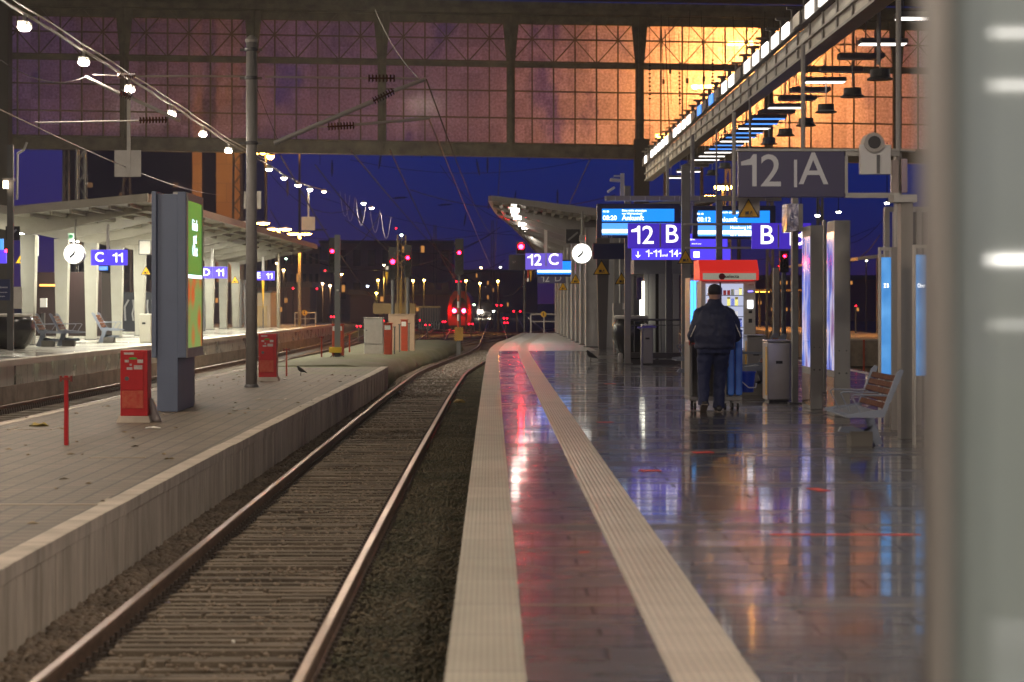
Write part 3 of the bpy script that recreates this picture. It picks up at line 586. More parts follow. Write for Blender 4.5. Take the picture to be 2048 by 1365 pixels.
for i in range(len(xs) - 1):
    for k in (1, 3, 5):
        X = xs[i] + PW * k
        for d in (-1, 1):
            m_.cyl((X, SY - .2, zz(X, 80)), (X + d * PW, SY - .2, zz(X + d * PW, 128)), .035, n=4); m_.cyl((X, SY - .2, zz(X, 80)), (X + d * PW * .9, SY - .2, zz(X + d * PW, 36)), .035, n=4)
m_.build('cross_bracing', m_mull, scr)
for i in range(len(xs) - 1):
    X0, X1 = xs[i], xs[i + 1]; m_ = MB()
    m_.quad((X0, SY, zz(X0, YB)), (X1, SY, zz(X1, YB)), (X1, SY, zz(X1, YT)), (X0, SY, zz(X0, YT))); m_.build('glazing', m_glass, scr)
# hall roof overhead and a big column of the hall at the left border
m_ = MB(); m_.bb(-60, 60, -40, 95, 17.5, 17.9)
for y in range(-30, 95, 15): m_.bb(-60, 60, y, y + .6, 16.4, 17.5)
tag(m_.build('hall_roof', M('dark_roof', (.05, .045, .04), .8)), 'dark steel roof of the station hall above the screen', 'roof')
t = thing('hall_column', 'dark riveted hall column at the left border', 'column', (px(8, 0, 95).x, 94, -.8))
m_ = MB(); X = px(8, 0, 94).x; m_.bb(X - .3, X + .3, 93.6, 94.4, -.8, 16); m_.build('shaft', M('dark_iron', (.06, .052, .042), .6), t)
m_ = MB(); m_.bb(X - .5, X + .5, 93.4, 94.6, -.8, -.2); m_.build('base', M('dark_iron'), t)
t = thing('hall_column', 'dark hall column carrying the screen behind the light gantry', 'column', (px(1283, 0, 95).x, 94.4, -.8))
X = px(1283, 0, 94.4).x; m_ = MB(); m_.bb(X - .35, X + .35, 94.1, 94.7, -.8, 9.2); m_.build('shaft', M('dark_iron'), t)
m_ = MB()
for k in range(12): m_.cyl((X - .3, 94.05, k * .75), (X + .3, 94.05, k * .75 + .75), .03, n=4)
m_.build('lacing', M('dark_iron'), t)
# ------------------------------------------------------------ lamps
SODIUM = (1.0, .36, .03); WHITE = (1.0, .88, .74); COOL = (.95, .93, 1.0)
m_sod = E('sodium_glow', (1.0, .42, .05), 700)
m_tube = E('white_tube', WHITE, 150)
m_cool = E('cool_tube', COOL, 120)
# lamps strung along a cable above the left track
cabp = [(-40, 20), (50, 45), (172, 135), (270, 200), (343, 236), (406, 265), (459, 287)]
Ys = [41, 47, 53, 60, 66.5, 73]
strx = lambda Y: -9.55 + max(0, Y - 73) * .037
strz = lambda Y: CZ + 5.72 - max(0, Y - 60) * .0085
proto = None
yy = [35, 41, 47, 53, 60, 66.5, 73] + [86, 92, 98, 104.5, 111]
def cable_lamp(label, Y):
    t = thing('cable_lamp', label, 'lamp', (strx(Y), Y, strz(Y)), 'white lamps strung on the overhead cable')
    X, z = strx(Y), strz(Y)
    m_ = MB(); m_.box((X, Y + .05, z - .02), (.2, .5, .12)); m_.cyl((X, Y, z + .04), (X, Y, z + .2), .04, n=8); m_.build('housing', m_lgrey, t, bevel=.02)
    m_ = MB(); m_.lathe([(.03, -.16), (.1, -.14), (.125, -.09), (.12, -.06)], (X, Y, z), 16)
    for v in range(len(m_.v)): a = m_.v[v]; m_.v[v] = (X + (a[0] - X) * 1.0, Y + (a[1] - Y) * 2.0, a[2])
    m_.build('diffuser', m_lampw, t); return t
m_lampw = E('cable_lamp_glow', (1, .86, .72), 420)
lab = ['white lamp nearest the top left corner of the picture', 'second white lamp down the cable from the top left corner', 'small shaded lamp above the rod of the hanging grey plate', 'fourth lamp down the cable, above the long insulator rod', 'fifth lamp down the cable, right of the hanging grey plate', 'sixth lamp down the cable, near the grey pole']
cable_lamp('white lamp on the cable above the top left corner', 35)
for i, Y in enumerate(Ys): cable_lamp(lab[i], Y)
for i, (x_, y_, Y) in enumerate(((538, 337, 86), (568, 355, 91), (596, 369, 97), (620, 378, 103), (727, 406, 120), (743, 415, 126), (648, 382, 110))):
    p = px(x_, y_, Y); t = thing('cable_lamp', ('first lamp right of the grey pole, under the orange cluster', 'second lamp right of the grey pole', 'third lamp right of the grey pole', 'lamp at the head of the rod with the smaller grey plate', 'left of the two close bright lamps high over the red signals', 'right of the two close bright lamps high over the red signals', 'dim lamp just right of the smaller hanging plate rod')[i], 'lamp', p, 'white lamps strung on the overhead cable')
    MB().lathe([(.05, .12), (.11, .06), (.17, -.03)], p, 12).build('housing', m_lgrey, t, smooth=True)
    MB().lathe([(.14, -.035), (.1, -.10), (.02, -.13)], p, 12).build('diffuser', m_lampw if i != 6 else E('dim_lamp', (1, .8, .6), 15), t)
cab = MB(); pts = [(strx(Y), Y, strz(Y) + .2 + .015 * math.sin(Y * 1.05)) for Y in np.arange(20, 74, 2.0)] + [px(538, 330, 86), px(568, 350, 91), px(596, 364, 97), px(620, 373, 103), px(660, 384, 112)]
cab.path(pts, .034, 6); pts2 = [(a[0] + .12, a[1], a[2] + .07) for a in pts[:28]]; cab.path(pts2, .02, 5)
tag(cab.build('lamp_cable', M('grey_cable', (.3, .27, .23), .6)), 'thick grey cable bundle carrying the row of white lamps', 'cable')
# hanging plates
for (xr, yt, x0, x1, y0, y1, Y, lb) in ((258, 183, 229, 282, 301, 354, 52.5, 'square pale grey plate hanging on a rod below the lamp cable'), (617, 383, 603, 630, 434, 461, 103, 'smaller pale grey plate hanging beyond the grey pole')):
    t = thing('hanging_plate', lb, 'plate', px(xr, yt, Y)); a, b = px(x0, y1, Y), px(x1, y0, Y)
    MB().bb(a.x, b.x, Y - .01, Y + .01, a.z, b.z).build('panel', m_lgrey, t); r_ = px(xr, yt, Y); MB().bb(r_.x - .045, r_.x + .045, Y - .06, Y - .012, a.z + .05, r_.z).build('rod', m_lgrey, t)
t = thing('hanging_plate', 'grey plate half hidden behind the tall grey pole', 'plate', px(505, 380, 90)); a, b = px(488, 418, 90), px(522, 383, 90)
MB().bb(a.x, b.x, 89.99, 90.01, a.z, b.z).build('panel', m_lgrey, t); MB().cyl(px(505, 383, 90), px(505, 320, 90), .03).build('rod', m_lgrey, t)

# light gantry over platform 12 (right)
GX0, GX1, GZ = 5.88, 6.1, CZ + 4.62
gan = thing('light_gantry', 'long pale steel gantry of light panels receding under the hall roof', 'lighting gantry', (GX0, 30, GZ))
y0, y1 = 12, 75.5
m_ = MB(); m_.bb(GX0, GX1, y0, y1, GZ, GZ + .5); m_.build('beam', M('gantry_paint', (.72, .68, .56), .45, var=(2, (.5, .47, .4), .7)), gan)
m_ = MB(); m_.bb(GX0 - .05, GX1 + .03, y0, y1, GZ - .05, GZ - .001); m_.bb(GX0 - .06, GX0 - .002, y0, y1, GZ + .2, GZ + .24); m_.build('flange', m_lgrey, gan)
m_ = MB(); m_.bb(GX0 - .14, GX0 - .02, y0, y1, GZ + .5, GZ + .76)
yv = y0
while yv < y1:
    m_.cyl((GX0 - .1, yv, GZ + .74), (GX0 - .1, yv, GZ + .95), .05, n=6); m_.box((GX0 - .1, yv, GZ + .98), (.26, .1, .05)); yv += 1.45
m_.build('cable_tray', M('tray_grey', (.22, .2, .17), .6), gan)
yv = y0
while yv < y1: MB().bb(GX0 - .03, GX0 - .001, yv, yv + .12, GZ, GZ + .5).build('stiffener', m_lgrey, gan); yv += 1.45
lit = {0, 1, 3, 4, 5, 13, 14, 15, 16, 18, 19, 20, 26, 27, 28, 30, 33}
m_off = M('louvre_off', (.35, .34, .31), .35, .5); m_skyref = E('sky_reflection_panel', (.08, .3, 1), 1.2); m_gp = E('gantry_panel', (1, .93, .86), 2.4); m_gc = E('cross_panel', (1, .93, .86), 2.2)  # blue panels: sky reflection put in as emission
yv = 22.5; k = 0; NP = []
litY = [(26, 44), (46, 47), (60, 69)]
squares = [31.5, 33.2, 36.8, 38.5, 42.5, 45.3, 46.8, 48.3, 60, 61.3, 62.6, 63.9, 65.2, 66.5]
k = 0; yv = 24.2
while yv < 74:
    bl = 49.5 < yv < 56.5; on = not bl and k % 6 not in (3,)
    m_ = MB(); m_.box((GX0 - .165, yv, GZ + .63), (.03, .8, .24))
    m_.build('side_light', m_gp if on else (m_skyref if bl and k % 2 else m_off), gan); yv += 1.45; k += 1
# cross luminaires right of the beam
lp = thing('cross_luminaire', '', 'lamp', (0, 0, 0), 'flat lamps hung crosswise along the gantry')
MB().bb(-.42, .42, -.17, .17, .0, .09).build('housing', m_lgrey, lp, bevel=.01)
MB().cyl((-.3, 0, .09), (-.3, 0, .7), .012, n=5).build('hanger', m_galv, lp); MB().cyl((.3, 0, .09), (.3, 0, .7), .012, n=5).build('hanger', m_galv, lp)
dif = MB().bb(-.4, .4, -.15, .15, -.012, -.001); 
cross = [(26, 1), (29, 1), (32.2, 1), (35.4, 1), (37.5, 0), (39.6, 0), (41.5, 1), (43.4, 0), (45.2, 0), (47, 1), (48.4, 0), (49.8, 2), (51.2, 2), (52.6, 1), (54, 2), (55.4, 2), (56.8, 1), (58.2, 2), (59.6, 2), (61, 1), (62.6, 1), (64.2, 1), (65.8, 0), (67.4, 0), (70, 1), (73.5, 1)]
m_d = [M('diffuser_off', (.5, .49, .46), .3), m_gc, m_skyref]
for i, (Y, st) in enumerate(cross):
    o = lp if i == 0 else dup(lp)
    o.location = (6.95, Y, GZ - .05 - (.0))
for i, o in enumerate([lp] + [x for x in bpy.data.objects if x.name.startswith('cross_luminaire.')]):
    st = cross[i][1]; d = MB(); d.v = [(v[0] + o.location.x, v[1] + o.location.y, v[2] + o.location.z) for v in dif.v]; d.f = dif.f; d.build('diffuser', m_d[st], o)
    q = ('unlit', 'white glowing', 'bluish')[st]; n_ = ORD[i] if i < 20 else 'twenty-' + ORD[i - 20]
    o['label'] = f'{q} flat lamp of the gantry, {n_} from the top right end'
# round pendants
pd = thing('pendant_speaker', '', 'pendant', (0, 0, 0), 'round dark pendants below the gantry')
MB().lathe([(.05, .16), (.165, .155), (.17, .03), (.225, .0), (.225, -.02), (.02, -.02)], n=20).build('drum', M('pendant_dark', (.12, .12, .10), .5, var=(6, (.08, .08, .065), .8)), pd, smooth=False)
MB().cyl((0, 0, .18), (0, 0, 2.2), .014, n=6).build('rod', m_galv, pd)
pl = [(1760, 158, 34.5), (1705, 193, 38), (1652, 224, 41.5), (1612, 251, 45), (1571, 271, 48.5), (1538, 288, 52), (1450, 336, 62), (1425, 350, 66)]
for i, (x_, y_, Y) in enumerate(pl):
    o = pd if i == 0 else dup(pd); o.location = px(x_, y_, Y); o['label'] = f'round dark pendant on a rod, {ORD[i]} from the upper right'
# vertical hangers
for i, (x_, ya, yb, Y, r_) in enumerate(((1797, 25, 300, 25, .035), (1606, 150, 300, 26, .03), (1468, 285, 430, 26.5, .028), (1757, 0, 130, 33, .03), (1385, 330, 450, 47, .05), (1500, 230, 300, 45, .03), (1335, 375, 392, 60, .05), (1433, 320, 400, 40, .02))):
    tag(MB().cyl(px(x_, ya - 60, Y), px(x_, yb, Y), r_, n=10).build('hanger_pole', m_lgrey), ('pale vertical hanger carrying the right end of the 12 A sign frame', 'pale hanger rising above the middle of the 12 A sign', 'thin hanger at the left edge of the 12 A sign', 'hanger pole at the top beside the blurred pillar', 'vertical pole down to the 12 B sign beside the display', 'hanger rod above the left part of the 12 A sign', 'short post at the far end of the gantry', 'thin rod between the display and the orange lamp')[i], 'hanger pole')

# ------------------------------------------------------------ canopies
def canopy_left():
    t = thing('platform_canopy', 'pale winged canopy over the brightly lit left platform', 'canopy', (-14.4, 60, ZL))
    mr_ = M('canopy_underside', (.40, .38, .31), .55, var=(1.5, (.3, .28, .23), .8)); ev = lambda y: lfn(y) + .35
    cx = lambda y: lfn(y) - 3.75 
    rg = []
    for y in np.arange(60, 107, 2.0):
        a, b, c = ev(y), cx(y), cx(y) - 5; h = CZ + 3.05 - (y - 60) * .004
        rg.append([(a, y, h), (b, y, h - .42), (c, y, h + .35), (c, y, h + .5), (b, y, h - .2), (a, y, h + .14)])
    MB().loft(rg).build('roof', mr_, t)
    rg = [[(ev(y) - .02, y, CZ + 3.0 - (y - 60) * .004), (ev(y) + .08, y, CZ + 3.0 - (y - 60) * .004), (ev(y) + .08, y, CZ + 3.24 - (y - 60) * .004), (ev(y) - .02, y, CZ + 3.24 - (y - 60) * .004)] for y in np.arange(59.9, 107, 2.0)]
    MB().loft(rg).build('gutter', M('copper_edge', (.36, .27, .2), .4, .5), t)
    h = CZ + 3.05; m_ = MB(); a, b, c = ev(60), cx(60), cx(60) - 5
    m_.prism([(a, h - .04), (a, h + .2), (b, h - .18), (c, h + .56), (c, h + .3), (b, h - .44)], 59.75, 59.95); m_.build('front_fascia', M('fascia_pale', (.36, .34, .27), .5), t)
    for i in range(11):
        y = 62 + i * 4.3; h = CZ + 3.05 - (y - 60) * .004; a, b, c = ev(y) - .1, cx(y), cx(y) - 4.8
        m_ = MB(); m_.prism([(a, h - .03), (a, h - .12), (b + 1.2, h - .75), (b, h - .95), (b - 1.2, h - .7), (c, h + .1), (c, h + .3), (b, h - .43)], y - .09, y + .09); m_.build('rafter', mr_, t)
    m_ = MB()
    for k in range(1, 7):
        for sgn in (1,):
            f = k / 7
            m_.sweep([(-.04, 0), (-.04, -.1), (.04, -.1), (.04, 0)], [(ev(y) + (cx(y) - ev(y)) * f, y, CZ + 3.03 - (y - 60) * .004 - .42 * f) for y in np.arange(60, 107, 2.)])
    m_.build('purlins', mr_, t)
    return t
canopy_left()
cxl = lambda y: lfn(y) - 3.75
colp = thing('canopy_column', '', 'column', (0, 0, 0), 'pale columns of the left canopy')
MB().loft([[(-.16, -.16, 0), (.16, -.16, 0), (.16, .16, 0), (-.16, .16, 0)], [(-.21, -.2, 2.2), (.21, -.2, 2.2), (.21, .2, 2.2), (-.21, .2, 2.2)], [(-.23, -.2, 3.42), (.23, -.2, 3.42), (.23, .2, 3.42), (-.23, .2, 3.42)]]).build('shaft', m_cream, colp)
MB().bb(-.2, .2, -.2, .2, 0, .04).build('base_plate', m_dsteel, colp)
for i in range(11):
    y = 62 + i * 4.3; o = colp if i == 0 else dup(colp); o.location = (cxl(y), y, ZL); o['label'] = f'pale tapered column of the left canopy, {ORD[i]} from the left border'
m_down = E('downlight_glow', (1, .95, .78), 600)
dl = thing('downlight', '', 'lamp', (0, 0, 0), 'round downlights of the left canopy')
MB().lathe([(.26, .06), (.27, .0), (.24, -.01)], n=18).build('rim', m_lgrey, dl); MB().lathe([(.23, .01), (.23, -.03), (.05, -.05)], n=18).build('lens', m_down, dl)
i = 0
for y in np.arange(63, 106, 4.3):
    for dx in (-1.5,):
        o = dl if i == 0 else dup(dl); o.location = (lfn(y) + dx, y, CZ + 2.72); o['label'] = f'round downlight of the left canopy, {ORD[i]} from the front'; i += 1
for j, y in enumerate(np.arange(60.5, 106, 8.6)):
    o = dup(dl); o.location = (cxl(y) - 2.2, y, CZ + 2.4); o['label'] = f'downlight behind the pale columns, {ORD[j]} from the front'; o['group'] = 'downlights behind the columns'

def canopy_right():
    t = thing('platform_canopy', 'grey canopy with sloping underside and curving eave over platform 12', 'canopy', (3.4, 64.5, 0))
    mr_ = M('canopy_dark_underside', (.30, .28, .25), .55, var=(1.5, (.22, .2, .18), .8))
    ev = lambda y: e(y) + .05; h0 = CZ + 3.28; hv = CZ + 2.75; rg = []
    for y in np.arange(64.5, 124, 1.5):
        a, b, c = ev(y), 3.5 + max(0, y - 97) * .05, 7.4
        rg.append([(a, y, h0), (b, y, hv), (c, y, h0), (c, y, h0 + .12), (b, y, hv + .15), (a, y, h0 + .10)])
    MB().loft(rg).build('roof', mr_, t)
    m_ = MB(); a, b, c = ev(64.4), 3.5, 7.4; m_.prism([(a, h0 - .02), (a, h0 + .15), (b, hv + .26), (c, h0 + .16), (c, h0 - .03), (b, hv + .02)], 64.2, 64.4)
    m_.build('front_fascia', M('fascia_light', (.42, .4, .35), .5), t)
    rg = [[(ev(y) - .1, y, h0 - .03), (ev(y) + .02, y, h0 - .03), (ev(y) + .02, y, h0 + .14), (ev(y) - .1, y, h0 + .14)] for y in np.arange(64.3, 124, 1.5)]
    MB().loft(rg).build('gutter', M('gutter_paint', (.45, .36, .32), .35, .4), t)
    m_ = MB()
    for k in range(1, 12):
        f = k / 12
        m_.sweep([(-.05, 0), (-.05, -.11), (.05, -.11), (.05, 0)], [(ev(y) + (3.5 - ev(y)) * f, y, h0 + (hv - h0) * f) for y in np.arange(64.6, 123, 1.5)])
    m_.build('purlins', M('purlin_paint', (.28, .26, .22), .55), t)
    for i in range(10):
        y = 67 + i * 5; m_ = MB(); a = ev(y); m_.prism([(a, h0 - .01), (a, h0 - .1), (3.1, hv - .5), (3.8, hv - .5), (7.2, h0 - .12), (7.2, h0 - .01), (3.5, hv - .01)], y - .08, y + .08); m_.build('rafter', mr_, t)
    for i in range(20):
        y = 65.5 + i * 2.9
        if i in (3, 7, 12): continue
        xx = ev(y) + .75; m_ = MB(); m_.box((xx, y, h0 - .27), (.26, 1.5 if i != 2 else .7, .1)); m_.build('strip_light', E('strip_glow', (1, .93, .84), 8), t)
    return t
canopy_right()
cr_ = thing('canopy_column', '', 'column', (0, 0, 0), 'grey columns of the platform 12 canopy')
m_ = MB(); m_.bb(-.23, -.19, -.25, .25, 0, 4.0); m_.bb(.19, .23, -.25, .25, 0, 4.0); m_.bb(-.189, .189, -.2, -.17, 0, 4.0); m_.build('shaft', M('canopy_column_paint', (.52, .51, .48), .45, var=(2, (.34, .33, .3), .6)), cr_)
MB().bb(-.27, .27, -.3, .3, 0, .03).build('base_plate', m_dsteel, cr_)
i = 0
for y in np.arange(67, 100, 3.9):
    o = cr_ if i == 0 else dup(cr_); o.location = (3.42, y, 0); o['label'] = f'grey steel column of the right canopy row, {ORD[i]} from the front'; i += 1
for y in (66, 73, 80, 87):
    o = dup(cr_); o.location = (4.5, y, 0); o['group'] = 'inner row of canopy columns'; o['label'] = {66: 'grey column behind the sloping dark post', 73: 'second grey column of the inner row', 80: 'third grey column of the inner row', 87: 'farthest grey column of the inner row'}[y]
o = MB(); o.loft([[(3.6 - .14, 63.6, 0), (3.6 + .1, 63.6, 0), (3.6 + .1, 63.9, 0), (3.6 - .14, 63.9, 0)], [(3.6 - .22, 63.6, 3.9), (3.6 + .22, 63.6, 3.9), (3.6 + .22, 63.9, 3.9), (3.6 - .22, 63.9, 3.9)]])
tag(o.build('canopy_column', M('dark_column_paint', (.11, .10, .095), .5)), 'dark tapered column under the big triangular warning sign', 'column')

# ------------------------------------------------------------ catenary poles and arms
pole = thing('overhead_pole', 'tall round grey pole standing in the service paving', 'pole', (px(500, 0, 40).x, 40, ZS))
X = px(503, 0, 40).x
MB().cyl((X, 40, ZS), (X, 40, CZ + 5.2), .115, .105, 24).build('shaft', M('pole_grey', (.36, .35, .33), .5, var=(5, (.28, .27, .24), .7)), pole, smooth=True)
MB().lathe([(.12, 0), (.13, .05), (.09, .1), (.03, .14)], (X, 40, CZ + 5.2), 20).build('cap', m_lgrey, pole)
MB().lathe([(.15, 0), (.14, .04), (.125, .06)], (X, 40, ZS), 20).build('base_plate', m_dsteel, pole)
for z in (CZ + 5.02, CZ + 4.45, CZ + 3.15):
    m_ = MB(); m_.lathe([(.12, 0), (.135, .01), (.135, .06), (.12, .07)], (X, 40, z), 20); m_.box((X + .16, 40, z + .03), (.1, .05, .05)); m_.box((X - .17, 40, z + .03), (.12, .05, .05)); m_.build('clamp', m_dsteel, pole)
def insulator(parent, a, b, n=8, r=.085):
    a, b = Vector(a), Vector(b); m_ = MB(); m_.cyl(a, b, .018, n=6); d = (b - a)
    for k in range(n):
        p = a + d * ((k + .5) / n); m_.cyl(p - d * (.2 / n), p + d * (.2 / n), r, r * .75, 10)
    m_.build('insulator', m_insul, parent)
arm = thing('cantilever_arm', 'tubular overhead line bracket with ribbed insulators right of the grey pole', 'line bracket', px(555, 280, 40))
MB().cyl(px(548, 287, 40), px(746, 203, 40.2), .048, n=10).cyl(px(788, 182, 40.2), px(853, 158, 40.2), .04, n=10).build('stay_tube', m_galv, arm)
insulator(arm, px(746, 203, 40.2), px(788, 182, 40.2)); insulator(arm, px(735, 157, 40), px(792, 157, 40), 8)
MB().cyl(px(530, 154, 40), px(737, 157, 40), .022, n=8).cyl(px(790, 157, 40), px(838, 158, 40), .022, n=8).build('tie_rod', m_galv, arm)
MB().cyl(px(622, 254, 40), px(655, 254, 40), .014, n=6).cyl(px(708, 250, 40), px(861, 237, 40), .03, n=8).build('registration_tube', m_galv, arm); insulator(arm, px(655, 254, 40), px(710, 251, 40), 9)
arm = thing('cantilever_arm', 'tubular overhead line bracket crossing the lamp cable left of the pole', 'line bracket', px(500, 153, 47))
MB().cyl(px(512, 153, 47), px(272, 153, 47), .026, n=8).cyl(px(235, 152, 47), px(185, 150, 47), .012, n=6).build('tie_rod', m_galv, arm); insulator(arm, px(272, 152, 47), px(235, 151, 47), 8)
MB().cyl(px(170, 154, 47), px(240, 188, 47), .042, n=8).cyl(px(262, 196, 47), px(360, 242, 47), .042, n=8).build('stay_tube', m_galv, arm); insulator(arm, px(240, 186, 47), px(264, 196, 47), 6)
MB().cyl(px(70, 246, 47), px(278, 242, 47), .02, n=8).build('registration_tube', m_galv, arm); insulator(arm, px(278, 241, 47), px(335, 240, 47), 9)
# wires
def sagp(a, b, sag, n=10):
    a, b = Vector(a), Vector(b); return [a + (b - a) * (k / n) - Vector((0, 0, sag * 4 * (k / n) * (1 - k / n))) for k in range(n + 1)]
def wire(a, b, sag, r, label, mat=None, n=10):
    return tag(MB().path(sagp(a, b, sag, n), r, 4).build('overhead_wire', mat or m_wire), label, 'wire')
m_wl = M('copper_wire', (.12, .1, .1), .4, .6)
wire(px(-20, 210, 30), px(440, 390, 110), .3, .012, 'contact wire glinting from the left border to the grey pole', m_wl)
wire(px(0, 120, 38), px(170, 155, 47), .25, .01, 'thin slack wire in front of the upper left glass panes')
wire(px(853, 160, 40), px(985, 470, 160), .6, .018, 'catenary wire falling from the bracket tip towards the far signals')
wire(px(858, 238, 40), px(985, 540, 200), .1, .018, 'contact wire running from the bracket to the vanishing point', m_wl)
wire(px(750, 20, 60), px(838, 158, 41), .2, .012, 'dark stay wire descending from the roof to the bracket tip')
wire(px(515, 180, 40), px(560, 290, 40), .02, .008, 'short stay wire beside the top of the grey pole')
for i, (xa, ya, xb, yb, Y) in enumerate(((640, 250, 640, 330, 110), (700, 320, 1250, 300, 130), (560, 470, 1180, 430, 160), (640, 395, 1200, 470, 170), (880, 330, 1060, 440, 120), (1100, 420, 1560, 330, 140), (700, 520, 1040, 500, 220), (1330, 60, 1340, 290, 70), (1300, 520, 1750, 455, 150), (1640, 470, 1780, 420, 120), (520, 320, 700, 420, 115))):
    wire(px(xa, ya, Y), px(xb, yb, Y * 1.02), .0 if i in (0, 7) else 1.2, .014 + Y * .00006, ('short drop wire under the screen right of the pole', 'slack span wire high in the blue sky', 'long span wire level with the canopy corner', 'span wire sagging above the red signals', 'wire descending towards the canopy corner', 'wire rising right behind the gantry end', 'lowest span wire above the far buildings', 'drop wire in front of the orange glass', 'span wire behind the totems', 'loop wire left of the shelter frame', 'wire running from the pole under the lamp row')[i])
for i, (xa, ya, Ya, xb, yb, Yb, sg) in enumerate(((560, 310, 60, 830, 600, 250, 3), (630, 330, 80, 900, 560, 260, 2), (780, 300, 70, 960, 590, 280, 2), (1000, 320, 80, 985, 570, 280, 1), (1180, 320, 80, 1000, 590, 260, 2), (700, 300, 65, 975, 575, 280, 1), (540, 420, 120, 760, 430, 125, 3), (560, 500, 140, 980, 470, 150, 2), (690, 440, 130, 1000, 455, 135, 2), (820, 380, 120, 1230, 390, 122, 1), (860, 530, 180, 1010, 520, 180, 1), (1240, 470, 110, 1490, 455, 110, 1), (1640, 500, 100, 1760, 470, 100, 1))):
    wire(px(xa, ya, Ya), px(xb, yb, Yb), sg, .016 + min(Ya, Yb) * .00012, 'thin dark overhead wire in the evening sky, ' + ('from the pole top to the far signals', 'above the two close bright lamps', 'from the screen to the headlights', 'dropping straight towards the headlights', 'from the canopy corner to the headlights', 'steep one right of the pole', 'slack one beside the small hanging plate', 'long low one over the dim building', 'crossing above the brightest red signal', 'touching the canopy corner', 'short one above the red train', 'behind the displays', 'right of the second totem')[i], n=14)
for i, (x_, y_) in enumerate(((700, 430), (722, 440), (750, 455), (772, 468), (690, 425))):   # slack feeder loops hanging below the lamp row
    Y = 118 + i * 3; a, b = px(x_ - 10, y_ - 42, Y), px(x_ + 10, y_ - 34, Y); wire(a, b, 1.5, .02, 'slack cable loop hanging below the far lamp row, ' + ORD[i] + ' loop', M('loop_cable', (.35, .33, .33), .5), n=10)
rr3 = random.Random(11)
for i in range(16):   # drop wires and weights in front of the right bays
    x_ = 1300 + i * 21 + rr3.uniform(-6, 6); ya = rr3.uniform(20, 70); yb = rr3.uniform(200, 290); Y = rr3.uniform(70, 85)
    m_ = MB(); a, b = px(x_, ya, Y), px(x_ + rr3.uniform(-14, 14), yb, Y); m_.cyl(a, b, .013, n=4)
    if i % 3 == 0:
        for k in range(9): p = a + (b - a) * (.35 + k * .035); m_.cyl(p, p + Vector((0, 0, -.05)), .05, n=6)
    else:
        p = a + (b - a) * .6; m_.cyl(p, p + Vector((0, 0, -.18)), .05, n=6)
    tag(m_.build('drop_wire', m_wire), f'thin vertical wire before the orange glass, {ORD[i]} from the left', 'wire', 'drop wires before the glass')
# dangling hooks: dropper loops in the sky
dl_ = thing('span_insulator', '', 'insulator', (0, 0, 0), 'dark insulators hanging in the sky wires')
m_ = MB(); m_.cyl((0, 0, -.5), (0, 0, .5), .03, n=6)
for k in range(6): m_.cyl((0, 0, -.3 + k * .11), (0, 0, -.25 + k * .11), .1, .07, 8)
m_.build('insulator', m_black, dl_)
spots = [(664, 337, 120), (760, 322, 120), (1007, 235, 120), (956, 335, 118), (905, 258, 118), (978, 405, 140), (800, 396, 130), (1168, 300, 120), (1115, 395, 130), (1060, 305, 118), (890, 410, 140), (722, 430, 130), (575, 375, 110), (1030, 395, 150), (640, 460, 140), (840, 300, 118), (975, 330, 122), (930, 440, 150)]
for i, (x_, y_, Y) in enumerate(spots):
    o = dl_ if i == 0 else dup(dl_); o.location = px(x_, y_, Y)
    o.rotation_euler = (0, (0, .15, 1.5, -.2)[i % 4], 0)
    o['label'] = f'small dark insulator in the evening sky wires, {ORD[sorted(q[0] for q in spots).index(x_)]} counted from the left'
# ------------------------------------------------------------ signs and displays
m_sign = E('sign_violet', (.05, .02, .42), .8, (.03, .02, .2)); m_signd = M('sign_unlit', (.035, .03, .10), .4)
m_let = E('sign_letter', (1, .93, .9), 1.5, (.7, .7, .7)); m_letd = M('sign_letter_unlit', (.62, .63, .66), .35)
m_sign_dim = E('sign_dim', (.07, .05, .36), .7, (.05, .04, .2)); m_signl = E('sign_bright', (.08, .05, .75), 1.0, (.05, .03, .4)); m_letb = E('letter_bright', (1, 1, 1), 1.6, (.8, .8, .8))
def board(t, x0, y0, x1, y1, Y, mat, d=.12, name='board'):
    a, b = px(x0, y1, Y), px(x1, y0, Y); return MB().bb(a.x, b.x, Y, Y + d, a.z, b.z).build(name, mat, t, bevel=.006)
def T(t, s, cx_, cy_, hpx, Y, mat, sx=1, off=0.0, align='CENTER', d=.004): # hpx: capital height in px
    size = hpx / S(Y) / .70; return txt(s, size, px(cx_, cy_, Y - d), mat, t, sx=sx, off=off * size, align=align)
# 12 A
Y = 23.6
t = thing('platform_sign', 'large unlit violet 12 A sign hanging in a steel frame', 'sign', px(1580, 396, Y))
board(t, 1477, 303, 1690, 395, Y, m_signd)
T(t, '12', 1522, 341, 64, Y, m_letd, .98, .004); T(t, 'A', 1627, 341, 64, Y, m_letd, .95, .004)
a = px(1588, 375, Y); b = px(1594, 320, Y); MB().bb(a.x, b.x, Y - .006, Y - .001, a.z, b.z).build('divider', m_letd, t)
m_ = MB(); a, b = px(1474, 303, Y), px(1830, 298, Y); m_.bb(a.x, b.x, Y - .02, Y + .14, a.z, b.z)
a, b = px(1691, 312, Y), px(1800, 303, Y); m_.bb(a.x, b.x, Y, Y + .1, a.z, b.z); a, b = px(1691, 396, Y), px(1800, 386, Y); m_.bb(a.x, b.x, Y, Y + .1, a.z, b.z)
a, b = px(1690, 386, Y), px(1696, 312, Y); m_.bb(a.x, b.x, Y + .005, Y + .09, a.z, b.z); m_.build('frame', m_lgrey, t)
t = thing('frame_post', 'pale post and cladding carrying the 12 A sign frame', 'post', (px(1812, 0, Y).x, Y, 0))
a, b = px(1796, 860, Y), px(1808, 300, Y); MB().bb(a.x, b.x, Y + .12, Y + .25, 0, b.z).build('post', m_lgrey, t)
